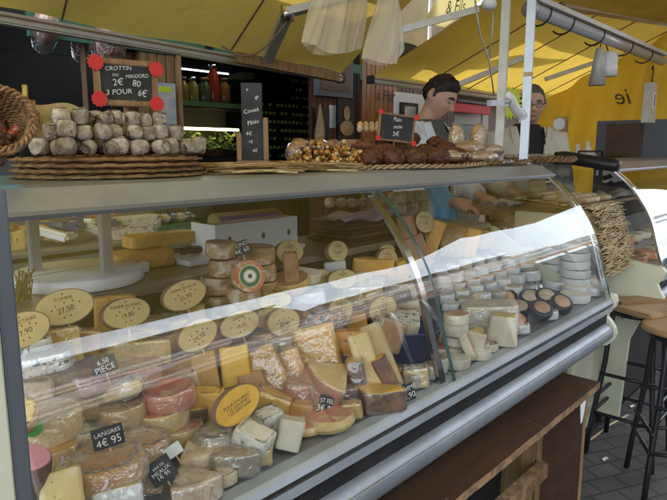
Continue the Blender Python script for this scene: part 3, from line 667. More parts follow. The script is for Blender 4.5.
# --- across the lane (seen only mirrored in the glass and the steel)
def facade(name, x0, x1, y, h, col, label, shutters):
    e = empty(name, ((x0 + x1) / 2, y, 0), label, 'building'); m = MB().box(x0, x1, y - 3, y, 0, h); wb(m, 'wall', col, e)
    m = MB(); m2 = MB(); x = x0 + 1.2
    while x < x1 - 1.5:
        for z in (4.3, 7.3, 10.2):
            if z + 2 < h: m.box(x, x + 1.1, y - .05, y + .03, z, z + 1.9); m2.box(x - .15, x - .01, y, y + .06, z - .1, z + 2)
        x += 2.6
    if m.v: wb(m, 'window', 'greyframe', e); wb(m2, 'shutter', shutters, e)
    m = MB().box(x0, x1, y - 3.2, y + .4, h, h + .25); wb(m, 'roof', 'ovalrim', e)
limew = mat('lime wash', (.34, .32, .29), .85, var=.3, vscale=.6); ochre = mat('ochre wash', (.26, .21, .15), .85, var=.15, vscale=.6); rosew = mat('rose wash', (.26, .18, .15), .85, var=.15, vscale=.6)
facade('town_house', -12, 3, -14, 12.5, limew, 'lime washed house across the lane, out of view behind the camera', 'greyframe')
facade('town_house', 3.2, 17, -14.5, 13.0, ochre, 'ochre house across the lane, out of view behind the camera', 'ovalrim')
facade('town_house', 17.2, 34, -14, 9.5, rosew, 'rose house across the lane, out of view behind the camera', 'greyframe')
def opp(x0, x1, y0, z0, y1, z1_, cm, label, nr=6):
    e = empty('market_awning', ((x0 + x1) / 2, y0, 0), label, 'awning')
    vs, fs = wave_sheet(lambda a, b: (x0 + (x1 - x0) * a, y0 + (y1 - y0) * b, z0 + (z1_ - z0) * b - .04 * math.sin(b * 3.14)), 20, 4)
    wb(MB().add(vs, fs, 0, True), 'canopy', cm, e)
    vs, fs = wave_sheet(lambda a, b: (x0 + (x1 - x0) * a, y0 + .01, z0 - .22 * b - .03 * b * abs(math.sin(a * 40))), 60, 2)
    wb(MB().add(vs, fs, 0, True), 'valance', cm, e)
    m = MB().box(x0, x1, y0 + .02, y0 + .05, z0 - .02, z0 + .09); wb(m, 'streak_board', mat('white gloss paint', (.85, .86, .88), .4), e)  # added white board, mirrored in the glass as a bright streak
    for x in (x0 + .1, x1 - .1):
        m = MB().tube([(x, y0 - .1, 0), (x, y0 - .1, z0 - .02)], .03, 8); wb(m, 'pole', 'pole_grey', e)
    m = MB()
    for k in range(nr + 1): x = x0 + (x1 - x0) * k / nr; m.bar((x, y0 - .05, z0 - .04), (x, y1, z1_ - .04), .04)
    wb(m, 'rafters', 'pole_grey', e)
def stall_body(x0, x1, label):
    e = empty('market_stall', ((x0 + x1) / 2, -5, 0), label, 'stall')
    m = MB().box(x0, x1, -6.1, -6.0, 0, 2.6); wb(m, 'back_cloth', 'greyframe', e)
    m = MB().box(x0 + .1, x1 - .1, -4.4, -3.6, 0, .9); wb(m, 'table', 'darkpanel', e)
stall_body(-3, 1.2, 'dark stall under the left white awning across the lane'); stall_body(1.5, 6.5, 'dark stall under the middle awning across the lane'); stall_body(6.9, 14, 'dark stall under the peach awning across the lane'); stall_body(14.4, 24, 'dark stall under the far white awning across the lane')
def slats(x0, x1, label, seed):  # unseen slats added so the counter glass mirrors white streaks
    e = empty('streak_slats', ((x0 + x1) / 2, -5.5, 0), label, 'canopy'); rn = random.Random(seed)
    y = -4.2; z = 3.5
    while y > -8.5:
        w = rn.uniform(.08, .34); m = MB().box(x0 + rn.uniform(0, .4), x1 - rn.uniform(0, .6), y - w, y, z, z + rn.uniform(.03, .16)); wb(m, 'slat', 'whitecloth', e); y -= w + rn.uniform(.12, .55); z += rn.uniform(.03, .12)
    for x in (x0 + .2, x1 - .2):
        for yy in (-4.3, -8.4): m = MB().box(x - .04, x + .04, yy - .04, yy + .04, 0, 3.6); wb(m, 'post', 'pole_grey', e)
        m = MB().bar((x, -4.1, 3.45), (x, -8.6, 4.3), .06); wb(m, 'rail', 'pole_grey', e)
slats(-2, 5.2, 'white slatted canopy across the lane, left, behind the camera', 3); slats(6, 15, 'white slatted canopy across the lane, right, behind the camera', 5); slats(16, 30, 'white slatted canopy far along the lane, behind the camera', 8)
opp(14.4, 24, -3.3, 2.4, -6.0, 3.2, 'whitecloth', 'white market awning across the lane, far right, behind the camera', 8)
opp(-3, 1.2, -3.2, 2.35, -6.0, 3.1, 'whitecloth', 'white market awning across the lane, left one, behind the camera')
opp(1.5, 6.5, -3.4, 2.3, -6.2, 3.0, 'whitecloth', 'white market awning across the lane, middle one, behind the camera')
opp(6.9, 14, -3.2, 2.45, -6.0, 3.2, 'peach', 'peach market awning across the lane, behind the camera')

# ------------------------------------------------------------------ glass counter
PR = [(.745, .922), (.757, .965), (.772, 1.01), (.79, 1.073), (.813, 1.15), (.85, 1.225), (.92, 1.322), (1.005, 1.398)]
def cr(P, t_):
    n = len(P) - 1; i = min(int(t_ * n), n - 1); f = t_ * n - i
    p = [P[max(0, min(n, i + k))] for k in (-1, 0, 1, 2)]
    return tuple(.5 * (2 * p[1][c] + (p[2][c] - p[0][c]) * f + (2 * p[0][c] - 5 * p[1][c] + 4 * p[2][c] - p[3][c]) * f * f + (3 * p[1][c] - p[0][c] - 3 * p[2][c] + p[3][c]) * f ** 3) for c in (0, 1))
PROF = [cr(PR, k / 40) for k in range(41)]
XE = 2.457
def counter(name, x0, x1, seams, label, left_frame=False, right_panel=True):
    e = empty(name, ((x0 + x1) / 2, 1.1, 0), label, 'counter')
    def extr(prof, xa, xb, mi=0, closed=True, sm=False, m=None):
        m = m or MB(); n = len(prof); vs = [(xa, y, z) for y, z in prof] + [(xb, y, z) for y, z in prof]
        fs = [(i, (i + 1) % n, n + (i + 1) % n, n + i) for i in range(n if closed else n - 1)]
        m.add(vs, fs, mi, sm)
        if closed: m.add(vs, [tuple(range(n))[::-1], tuple(range(n, 2 * n))], mi)
        return m
    # glass panes
    xs = [x0] + seams + [x1]
    for a, b in zip(xs[:-1], xs[1:]):
        m = MB(); n = len(PROF); nx = 24
        vs = [(a + .002 + (b - a - .004) * i / nx, y + .00012 * math.sin(i * 1.3 + k * .35), z) for i in range(nx + 1) for k, (y, z) in enumerate(PROF)]
        fs = [(i * n + k, (i + 1) * n + k, (i + 1) * n + k + 1, i * n + k + 1) for i in range(nx) for k in range(n - 1)]
        m.add(vs, fs, 0, True); wb(m, 'glass_pane', 'glass', e)
        for x in (a + .003, b - .003):
            m = MB(); m.tube([(x, y + .002, z) for y, z in PROF], .0028, 6); wb(m, 'glass_edge', 'glass_edge', e)
    # rim, panel, bumper
    m = extr([(.735, .868), (.731, .90), (.738, .918), (.748, .9215), (.775, .9215), (.775, .868)], x0, x1, sm=False); wb(m, 'rim', MT['rimalu'], e)
    m = extr([(.7315, .893), (.7295, .899), (.7315, .905)], x0, x1); wb(m, 'rim_bead', 'chrome', e)
    m = MB().box(x0, x1, .755, .79, .80, .868); wb(m, 'front_panel', 'darkpanel', e)
    pr = [(.766 + .042 * math.cos(R(a)), .778 + .040 * math.sin(R(a))) for a in range(80, 281, 12)]; pr += [(.80, .738), (.80, .818)]
    m = extr(pr, x0, x1, sm=False); m.sm = [True] * len(m.sm); wb(m, 'bumper', 'alu', e)
    m = MB().box(x0, x1, .729, .7335, .796, .7985); wb(m, 'bumper_groove', 'ovalrim', e)
    m = MB().box(x0 + .01, x1 - .01, .80, 1.5, .70, .868); wb(m, 'tank', 'darkpanel', e)
    # decks
    dp = [(.776, .874), (.776, .9195), (.97, .9195), (1.27, deckz(1.27) - .001), (1.27, .874)]
    m = extr(dp, x0 + .012, x1 - .012); wb(m, 'display_deck', 'deck', e)
    m = MB().box(x0 + .01, x1 - .01, 1.272, 1.285, .872, 1.155); wb(m, 'rear_wall', 'darkroom', e)
    m = MB().box(x0 + .01, x1 - .01, 1.272, 1.60, 1.157, 1.18, 0, .003); wb(m, 'worktop', 'worktop', e)
    m = MB().box(x0 + .01, x1 - .01, 1.52, 1.58, .1, 1.156); wb(m, 'back_panel', 'darkpanel', e)
    # top plate
    tp = [(1.003, 1.394), (1.001, 1.402), (1.06, 1.437), (1.10, 1.441), (1.52, 1.441), (1.52, 1.425), (1.10, 1.425), (1.06, 1.42), (1.012, 1.392)]
    m = extr(tp, x0, x1); wb(m, 'top_plate', 'plate', e)
    m = extr([(1.0, 1.390), (.996, 1.397), (1.0005, 1.4035), (1.008, 1.394)], x0, x1); wb(m, 'plate_trim', 'alu_dark', e)
    return e, extr
case, extr = counter('display_counter', .10, XE, [1.278], 'long curved glass cheese counter with grey top plate and aluminium bumper')
# curved steel bracket behind the seam and at the right end
def bracket(e, x, w=.012, name='bracket', mt='chrome', off=.02):
    m = MB(); pts = [(y + off, z) for y, z in PROF]; d = []
    n = len(pts); vs = []
    for y, z in pts: vs += [(x - w, y - .006, z), (x + w, y - .006, z), (x + w, y + .006, z), (x - w, y + .006, z)]
    fs = [(i * 4 + k, i * 4 + (k + 1) % 4, i * 4 + 4 + (k + 1) % 4, i * 4 + 4 + k) for i in range(n - 1) for k in range(4)] + [(3, 2, 1, 0), tuple((n - 1) * 4 + k for k in range(4))]
    m.add(vs, fs, 0, False); return wb(m, name, mt, e)
bracket(case, 1.245); bracket(case, XE - .02, .008)
m = MB()
vsn = len(PROF); vs = [(XE - .004, y, z) for y, z in PROF] + [(XE - .004, 1.27, 1.398), (XE - .004, 1.27, .922)]
m.add(vs, [tuple(range(len(vs)))]); wb(m, 'end_glass', 'glass', case)
# S-shaped cream end panel
sp = [(.735, .935), (.727, .928), (.722, .91), (.728, .885), (.748, .862), (.755, .84), (.740, .826), (.722, .80), (.716, .775), (.724, .748), (.745, .725), (.78, .715), (.82, .66), (1.0, .6), (1.55, .6), (1.55, 1.15), (1.27, 1.16), (1.0, 1.0), (.80, .945)]
wb(extr(sp, XE + .001, XE + .028), 'end_panel', 'cream', case)
wb(extr(sp, .075, .099), 'end_panel', 'cream', case)
for x in (.585, .70 - .0, 1.9):
    pass
# posts carrying the top plate from the worktop, and stand legs
for u in (37, 108):
    p = az(u, 283, 1.18); y = min(p.y, 1.50); x = ay(u, 240, 1.50).x if p.y > 1.5 else p.x
    m = MB().box(x - .012, x + .012, y - .012, y + .012, 1.18, 1.425, 0, .002); wb(m, 'plate_post', 'alu', case)
for x in (1.9,): 
    m = MB().box(x - .012, x + .012, 1.49, 1.514, 1.18, 1.425, 0, .002); wb(m, 'plate_post', 'alu', case)
m = MB()
for k in range(5): m.box(2.14 + k * .045, 2.182 + k * .045, .86, .88, .0, .7, 0, .003)
m.box(2.13, 2.37, .882, 1.3, .02, .7); wb(m, 'base_boards', 'pine', case)
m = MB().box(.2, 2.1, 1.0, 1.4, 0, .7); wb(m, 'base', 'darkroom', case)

# cream and grey upright at the left edge of the view
po = empty('stall_post', (.19, .62, 0), 'cream upright post with a grey metal edge at far left', 'post')
xr = .2085
m = MB().box(xr - .07, xr - .0155, .60, .64, 0, 1.462, 0, .002); wb(m, 'post', 'cream', po)
m = MB().box(xr - .015, xr, .598, .642, 0, 1.465, 0, .002); wb(m, 'metal_edge', 'alu_dark', po)

# second counter to the right
c2 = empty('display_counter', (4.4, 1.1, 0), 'second curved glass counter with black end cap beyond the straw mat', 'counter')
case2, _ = counter('display_counter', 3.2, 5.6, [], 'second curved glass counter with black end cap beyond the straw mat')
bpy.data.objects.remove(c2)
bracket(case2, 3.215, .016, off=0.0); bracket(case2, 3.32, .006, off=.02)
m = MB(); m.tube([(3.19, 1.30, 1.462), (3.19, 1.25, 1.462), (3.19, 1.0, 1.425), (3.19, .975, 1.42)], [.03, .033, .033, .026], 14); m.box(3.17, 3.3, 1.0, 1.3, 1.425, 1.445)
wb(m, 'end_cap', 'black', case2)
m = MB(); vs = [(3.204, y, z) for y, z in PROF] + [(3.204, 1.5, 1.40), (3.204, 1.5, .922)]; m.add(vs, [tuple(range(len(vs)))]); wb(m, 'end_glass', 'glass', case2)
sp2 = [(y, z) for y, z in sp]; sp2[13:16] = [(1.0, .35), (1.55, .3), (1.55, 1.15)]
wb(extr([(.735, .94), (.722, .92), (.728, .885), (.752, .855), (.740, .826), (.718, .79), (.724, .748), (.80, .70), (.86, .55), (.88, .12), (1.56, .12), (1.56, 1.17), (1.27, 1.165), (.9, .96)], 3.165, 3.199), 'end_panel', 'cream', case2)
m = MB().box(3.15, 3.164, .80, .84, .55, .93); 
m = MB().box(3.3, 5.5, 1.0, 1.4, 0, .7); wb(m, 'base', 'darkroom', case2)

# ------------------------------------------------------------------ bench, stools, floor clutter
bn_ = empty('wooden_bench', (1.3, .87, 0), 'worn brown plywood bench under the front of the counter', 'bench')
m = MB(); nx = 200; y0, y1, zt, zb2 = .690, 1.02, .65, .626; vs = []
rn = random.Random(5)
for i in range(nx + 1):
    x = .32 + (2.235 - .32) * i / nx; j = .003 * noise.noise((x * 9, 0, 0)) + (.0025 * rn.random() if rn.random() < .25 else 0)
    vs += [(x, y0 + j, zb2), (x, y0 + j * .4 + .001, (zb2 + zt) / 2), (x, y0 + j + .001, zt), (x, y1, zt), (x, y1, zb2)]
fs = []; ms = []
for i in range(nx):
    for k in range(5): fs.append((i * 5 + k, i * 5 + (k + 1) % 5, i * 5 + 5 + (k + 1) % 5, i * 5 + 5 + k)); ms.append(1 if k < 2 else 0)
fs += [(4, 3, 2, 1, 0), tuple(nx * 5 + k for k in range(5))]; ms += [1, 1]
m.add(vs, fs, ms); wb(m, 'bench_top', ['ply', 'plyedge'], bn_)
for x in (.45, 2.15):
    m = MB().box(x, x + .024, .715, 1.0, 0, .625); m.v = list(m.v); o = wb(m, 'end_board', 'ply', bn_)
    m = MB().box(x - .0005, x + .0245, .7125, .7148, 0, .625); wb(m, 'board_edge', 'wood', bn_)
m = MB().box(.474, 2.149, .83, .87, .25, .31, 0, .003); wb(m, 'stretcher', 'plyedge', bn_)
p = ay(583, 406, .686)
m = MB(); m.add([(p.x - .022, .684, .626), (p.x + .022, .684, .630), (p.x + .008, .687, .555), (p.x - .004, .687, .553), (p.x - .022, .688, .626), (p.x + .022, .688, .630), (p.x + .008, .689, .555), (p.x - .004, .689, .553)], [(0, 1, 2, 3), (7, 6, 5, 4), (0, 4, 5, 1), (1, 5, 6, 2), (2, 6, 7, 3), (3, 7, 4, 0)])
wtag(m, 'plastic_clip', 'label_white', 'pointed white plastic clip hanging from the bench edge', 'clip')

def stool(cx, cy, h, feet_r, rot, label, square=False):
    e = empty('bar_stool', (cx, cy, 0), label, 'stool'); 
    if square:
        m = MB(); pts = [(.17, -.15), (.17, .15), (-.16, .16), (-.18, -.12)]
        m.box(-.18, .18, -.165, .165, h - .028, h, 0, .01)
    else: m = MB().lathe([(0, h - .03), (.15, h - .03), (.168, h - .024), (.172, h - .012), (.166, h - .003), (.15, h), (0, h)], 48)
    o = m.build('seat', 'woodseat', e); o.rotation_euler = (0, 0, rot * .5)
    m = MB(); m.tube([(.135 * math.cos(a * .1309), .135 * math.sin(a * .1309), h - .045) for a in range(48)], .011, 8, closed=True); m.build('seat_ring', 'black', e)
    for k in range(4):
        a = rot + k * math.pi / 2; ca, sa = math.cos(a), math.sin(a)
        pts = [(.11, h - .04), (.128, h - .06), (.137, h - .12), (.15, h - .3), (feet_r * .93, .15), (feet_r + .0, 0.004)]
        m = MB().tube([(r * ca, r * sa, z) for r, z in pts], .0125, 10); m.build('leg', 'black', e)
    for z, rr in ((.30, .185), (.42, .172)):
        for k in range(4):
            a = rot + k * math.pi / 2; b = a + math.pi / 2
            if (z == .42) == (k % 2 == 0):
                m = MB().tube([(rr * math.cos(a), rr * math.sin(a), z), (rr * math.cos(b), rr * math.sin(b), z)], .009, 8); m.build('rung', 'black', e)
    for k in range(4):
        a = rot + k * math.pi / 2; b = a + math.pi / 2
        m = MB().tube([(.195 * math.cos(a), .195 * math.sin(a), .22), (.195 * math.cos(b), .195 * math.sin(b), .22)], .009, 8); m.build('rung', 'black', e)
    return e
stool(3.08, .80, .775, .215, R(135), 'tall black stool with squarish wooden seat next to the second counter', True)
stool(2.86, .555, .755, .205, R(165), 'tall black stool with round wooden seat, nearest at right edge')
# thin board lying on the far stool
p = az(655, 300, .815); m = MB().box(-.16, .2, -.05, .05, 0, .012, 0, .003); o = m.build('wood_offcut', 'woodh', None, (3.13, .80, .7755), (0, 0, R(-35))); tag(o, 'thin wooden board lying across the squarish stool seat', 'board')
wtag(MB().box(2.9, 5.8, 1.0, 1.9, .004, .018, 0, .003), 'floor_mat', 'mat', 'black rubber mat on the paving beside the second counter', 'mat')
p = az(618, 377, .18); m = MB().box(2.62, 3.05, 1.03, 1.10, .20, .245, 0, .004); m.box(2.64, 2.68, 1.04, 1.09, 0, .2); m.box(2.98, 3.02, 1.04, 1.09, 0, .2)
wtag(m, 'low_trestle', 'cream', 'low cream plastic trestle on the floor behind the bench end', 'trestle')
m = MB(); rn = random.Random(8)
for k in range(14):
    a = rn.random() * 6.28; m.tube([(2.55 + .07 * math.cos(a + q * .5), 1.0 + .06 * math.sin(a + q * .5), .03 + .012 * k + .01 * q) for q in range(9)], .009, 6)
wtag(m, 'cable_coil', 'black', 'heap of coiled black cable under the counter end by the bench', 'cable')
A_ = az(590, 440, .006); B_ = az(628, 415, .006)
wtag(MB().tube([A_, A_.lerp(B_, .5) + Vector((.02, .01, 0)), B_], .006, 6), 'cord', 'straw', 'thin straw coloured cord lying on the paving by the stool feet', 'cord')
rn = random.Random(2)
for k, (u, v, l) in enumerate(((606, 457, 'pale scrap of paper on the paving beside the stool foot'), (633, 405, 'small white speck of litter between the stools'), (658, 372, 'flat grey paper scrap under the far stool'), (549, 470, 'tiny wood chip on the paving under the bench'))):
    p = az(u, v, .006); m = MB().add([(0, 0, 0), (.04, .005, .004), (.045, .02, 0), (.005, .018, .003), (0, 0, .002), (.04, .005, .006), (.045, .02, .002), (.005, .018, .005)], [(3, 2, 1, 0), (4, 5, 6, 7), (0, 1, 5, 4), (1, 2, 6, 5), (2, 3, 7, 6), (3, 0, 4, 7)])
    o = m.build('litter_scrap', 'label_white', None, p, (0, 0, rn.random() * 3)); tag(o, l, 'litter')

# ------------------------------------------------------------------ wicker helpers
def braid(m, c, r, tr, tilt=0, turns=26, rx=None, mi=0, seed=0, n=5):
    """two strands twisting round each other along a ring"""
    ry = r; rx = rx or r; N = turns * 8
    for s_ in (0, math.pi):
        pts = []
        for k in range(N):
            a = 2 * math.pi * k / N; tw = a * turns + s_; rr = tr * (.75 + .15 * noise.noise((a * 3 + seed, s_, 0)))
            dr_ = math.cos(tw) * rr; dz = math.sin(tw) * rr
            pts.append((c[0] + (rx + dr_) * math.cos(a), c[1] + (ry + dr_) * math.sin(a), c[2] + dz + .0015 * math.sin(a * 5 + seed)))
        m.tube(pts, tr * .72, n, mi, closed=True)
def wicker_tray(cx, cy, z, rx, ry, label, mt='wicker', rim=.007, name='wicker_tray', group=None, dish=.012, smooth=False):
    e = empty(name, (cx, cy, z), label, 'tray', group); m = MB()
    for k in range(9):
        f = (k + 1) / 10; m.tube([(rx * f * math.cos(a * .1571), ry * f * math.sin(a * .1571), .004 + .0016 * math.sin(a * 20 * .1571 + k * 3)) for a in range(40)], .006, 5, closed=True)
    m.lathe([(0, .002), (1, .002), (1, .006), (0, .006)], 40); vs = m.v; k0 = len(vs) - 160
    m.v = vs[:k0] + [(x * rx * .98, y * ry * .98, z_) for x, y, z_ in vs[k0:]]
    m.build('base', mt, e)
    m = MB(); 
    if smooth:
        for q in range(3):
            m.tube([((rx + .002 * math.sin(a * .7 + q * 2)) * math.cos(a * .07854), (ry + .002 * math.sin(a * .7 + q * 2)) * math.sin(a * .07854), rim * (.55 + .62 * q) + .0011 * math.sin(a * .5 + q * 2.1)) for a in range(80)], rim * .5, 6, closed=True)
    else: braid(m, (0, 0, rim + .001), ry, rim, rx=rx, turns=int(90 * rx)); m.build('rim', mt, e)
    return e

# --- things standing on the top plate (z 1.441)
ZT = 1.442
a = ay(20, 170, 1.14); b = ay(216, 170, 1.14)
tcx = (a.x + b.x) / 2 + .045; tr_ = (b.x - a.x) / 2 * 1.0; tcy = 1.115 + tr_ * .85
names = ['bottom', 'second', 'third', 'top']
for k in range(4):
    wicker_tray(tcx, tcy + .004 * (k % 2), ZT + .0115 * k, tr_ * (1 + (.0, .02, -.01, .015)[k]), tr_ * .85, '%s round wicker tray of the stack under the small goat cheeses' % names[k], rim=.0056, group='stacked wicker trays', smooth=True)
# heap of crottins
def crottin(x, y, z, r, h, label, mt, rot=(0, 0, 0)):
    _seed[0] += 1; me = loft_mesh('goat_cheese', outline_wheel(r, 24), h, bev=.0095, bulge=.05, amp=.0034, seed=_seed[0] * 1.7, freq=38)
    o = link('goat_cheese', me, [mt] * 3, None, (x, y, z), rot); settle(o, z); tag(o, label, 'cheese', 'small round goat cheeses heaped on the trays'); return o
zc = ZT + .046; rn = random.Random(11)
rowsC = [(0, 9, .0), (1, 8, .0), (2, 8, 0)]
def row(n, v_y, z, x0, x1, lay, extra=''):
    for k in range(n):
        x = x0 + (x1 - x0) * (k + .5) / n + rn.uniform(-.003, .003); r = (x1 - x0) / n / 2 * rn.uniform(.9, 1.0)
        l = '%s goat cheese from left in the %s row of the heap%s' % (ordn[k].capitalize(), lay, extra)
        tp_ = rn.random() < .18
        crottin(x, v_y + rn.uniform(-.008, .008), z + rn.uniform(0, .002), r * (.85 if tp_ else 1), .034 * rn.uniform(.88, 1.08), l, 'goat' if rn.random() < .45 else 'goatw', (R(rn.uniform(-9, 9)) if not tp_ else R(80), R(rn.uniform(-9, 9)), rn.random() * 3))
xa, xb = tcx - tr_ * .80, tcx + tr_ * .80
row(9, tcy - tr_ * .52, zc, xa, xb, 'front bottom'); row(9, tcy - tr_ * .30, zc, xa - .01, xb + .01, 'second bottom')
row(9, tcy - tr_ * .05, zc, xa - .01, xb + .02, 'third bottom'); row(8, tcy + tr_ * .25, zc, xa, xb, 'rear bottom')
row(8, tcy - tr_ * .42, zc + .030, xa + .01, xb - .045, 'front middle'); row(8, tcy - tr_ * .14, zc + .030, xa + .01, xb - .03, 'rear middle')
row(7, tcy - tr_ * .30, zc + .059, xa + .02, xb - .07, 'front top'); row(6, tcy - tr_ * .0, zc + .059, xa + .04, xb - .07, 'rear top')
# sheet of parchment standing behind the heap, left
def crumple(name, P, nu, nv, mt, label, cat, th=.0015):
    vs, fs = wave_sheet(P, nu, nv); n = len(vs); m = MB().add(vs, fs, 0, True); return wtag(m, name, mt, label, cat)
MT['parch'] = cloth('parchment', (.6, .48, .25), .3, .15)
crumple('parchment_sheet', lambda a, b: (tcx - tr_ * .9 + 1.05 * tr_ * a, tcy - .01 + .015 * math.sin(a * 9) + .03 * b, zc + .02 + .098 * b + .006 * math.sin(a * 13 + 2) - .028 * a * b), 30, 8, 'parch', 'creased sheet of brown parchment standing behind the goat cheese heap', 'paper')
# second shallow basket behind, with a steel knob
e = wicker_tray(.80, 1.50, ZT, .10, .03, 'small round basket with a metal peg behind the goat cheeses', rim=.01)
m = MB(); [braid(m, (0, 0, .02 + .012 * k), .03, .006, rx=.1, turns=14) for k in range(11)]; m.build('wall', 'wicker', e)
m = MB().lathe([(0, .12), (.006, .12), (.006, .17), (.009, .172), (.009, .18), (0, .182)], 12); m.build('peg', 'chrome', e)
# upright basket at far left, mouth turned to the viewer
bx = empty('wicker_basket', ay(4, 128, 1.10), 'round wicker basket lying on its side at far left with a twisted handle', 'basket')
m = MB()
for k in range(13):
    f = k / 12; r = .062 - .035 * f ** 2; braid(m, (0, 0, -.09 * f), r, .0042, turns=18 - k // 2, seed=k)
m.build('wall', 'wicker', bx)
m = MB(); braid(m, (0, 0, .003), .064, .0052, turns=18); m.build('rim', 'wicker', bx)
m = MB()
for k in range(26):
    a = k * 2 * math.pi / 26; m.tube([(.062 * math.cos(a), .062 * math.sin(a), .0), (.053 * math.cos(a), .053 * math.sin(a), -.05), (.028 * math.cos(a), .028 * math.sin(a), -.094)], .0025, 5)
m.lathe([(0, -.095), (.03, -.094)], 20); m.build('stakes', 'wicker', bx)
m = MB()
for s_ in (0, 2.1, 4.2):
    m.tube([(.062 * math.cos(a * .1) + .004 * math.cos(a * .9 + s_), .004 * math.sin(a * .9 + s_), .0 + .115 * math.sin(a * .1) + .0) for a in range(0, 32)], .0036, 6)
o = m.build('handle', 'wicker', bx); o.rotation_euler = (R(90), 0, R(0)); o.location = (0, .04, .0)
bx.rotation_euler = (R(68), R(0), R(-18)); bx.scale = (.86,) * 3; bx.location.z += .015; bx.location.x -= .008
m = MB(); rn = random.Random(4)
for k in range(40):
    p = Vector((rn.gauss(0, .018), rn.gauss(0, .018), 0)); m.tube([p + Vector((0, 0, -.08)), p + Vector((rn.uniform(-.02, .02), rn.uniform(-.02, .02), -.05 - .02 * rn.random()))], rn.uniform(.004, .009), 6, rn.choice((0, 0, 1)))
o = m.build('basket_filling', ['brownr', 'redr'], None, bx.location, bx.rotation_euler); tag(o, 'dark dried sausages and tags inside the leftmost basket', 'food', kind='stuff')
p = ay(24, 103, 1.30)
m = MB().box(p.x - .03, p.x + .03, 1.3, 1.33, p.z - .045, p.z - .012, 0, .004); m.box(p.x - .01, p.x + .01, 1.31, 1.32, ZT, p.z - .0455, 2); m.tube([(p.x, 1.29, p.z - .05), (p.x, 1.29, p.z + .035)], .006, 8, 1)
wtag(m, 'cork_block', ['wood', 'chrome', 'black'], 'small pale wooden block with an upright steel pin behind the far left basket', 'block')

# framed chalkboard with red scalloped discs
def chalkboard(u0, v0, u1, v1, y, frame, label, rot=(0, 0, 0), name='chalkboard', thick=.012, frame_mt='wood'):
    a = ay(u0, v0, y); b = ay(u1, v1, y); w = b.x - a.x; h = a.z - b.z
    e = empty(name, ((a.x + b.x) / 2, y, b.z), label, 'chalkboard'); e.rotation_euler = rot
    m = MB().box(-w / 2 + frame * .9, w / 2 - frame * .9, -.002, .006, frame * .9, h - frame * .9); m.build('slate', 'slate', e)
    if frame:
        m = MB(); f = frame
        m.box(-w / 2, w / 2, -thick / 2, thick / 2, 0, f, 0, .002); m.box(-w / 2, w / 2, -thick / 2, thick / 2, h - f, h, 0, .002)
        m.box(-w / 2, -w / 2 + f, -thick / 2 + .0005, thick / 2, f, h - f); m.box(w / 2 - f, w / 2, -thick / 2 + .0005, thick / 2, f, h - f); m.build('frame', frame_mt, e)
    return e, w, h
def scallop(e, x, z, r, y=-.012, wave=.1):
    n = 48; m = MB(); vs = [(x + r * (1 + wave * math.sin(k * math.pi * 2 / n * 12)) * math.cos(2 * math.pi * k / n), y, z + r * (1 + wave * math.sin(k * math.pi * 2 / n * 12)) * math.sin(2 * math.pi * k / n)) for k in range(n)]
    vs += [(a_, b_ + .002, c_) for a_, b_, c_ in vs]; m.add(vs, [tuple(range(n)), tuple(range(2 * n - 1, n - 1, -1))] + [(i, n + i, n + (i + 1) % n, (i + 1) % n) for i in range(n)])
    return m.build('red_disc', 'red', e)
def write(e, lines, y=-.0035, m='chalk', k=1.0):
    for s_, x, z, sz, rr in lines: lettering(s_, sz * k, m, e, (x, y, z), (R(90), R(rr), 0), jitter=.10, shear=.12)
e, w, h = chalkboard(95, 56, 155, 108, 1.36, .014, 'framed chalkboard reading crottin du Périgord with four red discs', (0, 0, R(-14)))
write(e, [('CROTTIN', -.12 * w, h * .80, .095 * w, -4), ('DU', -.17 * w, h * .66, .065 * w, 0), ('PERIGORD', .17 * w, h * .66, .078 * w, -6), ('2€', -.14 * w, h * .50, .15 * w, -8), ('80', .15 * w, h * .50, .14 * w, 6), ('3 POUR', -.13 * w, h * .30, .12 * w, -6), ('6€', .24 * w, h * .29, .14 * w, 5)])
for x, z in ((-w / 2, h - .012), (w / 2, h - .018), (-w / 2 + .004, .014), (w / 2 - .002, .008)): scallop(e, x + (.004 if x < 0 else -.004), z, .0175)
m = MB().tube([(0, .012, .02), (0, .03, -(e.location.z - ZT - .05))], .006, 6); m.build('prop', 'wood', e)

# tall menu slate in a wooden stand, on a bed of dry stalks
e = empty('menu_slate', ay(253, 163, 1.28), 'tall narrow black slate in a pale wooden slotted stand', 'chalkboard'); e.location.z = ZT + .02; e.rotation_euler = (0, 0, R(-38))
k_ = 1.28; zt2 = ay(253, 83, 1.28).z - e.location.z
m = MB().box(-.028, .028, -.004, .004, .008, zt2, 0, .001); m.build('slate', 'slate', e)
m = MB().box(-.045, .045, -.022, .022, 0, .010, 0, .002); m.build('foot', 'woodh', e)
for x, hh in ((-.036, .082), (.036, .125)):
    m = MB().box(x - .007, x + .007, -.009, .009, .0102, hh, 0, .002); m.build('upright', 'wood', e)
write(e, [('Comté', -.002, zt2 * .66, .015, -12), ('Pâtés', .002, zt2 * .52, .015, -14), ('4€', -.010, zt2 * .38, .014, 0), ('10', -.006, zt2 * .28, .012, 0), ('6€', .006, zt2 * .17, .012, 0), ('o', -.012, zt2 * .92, .012, -14), ('de', .012, zt2 * .82, .012, -50)], y=-.0055)
e_ = e
m = MB(); rn = random.Random(6)
xa, xb = ay(216, 170, 1.2).x, ay(332, 170, 1.2).x
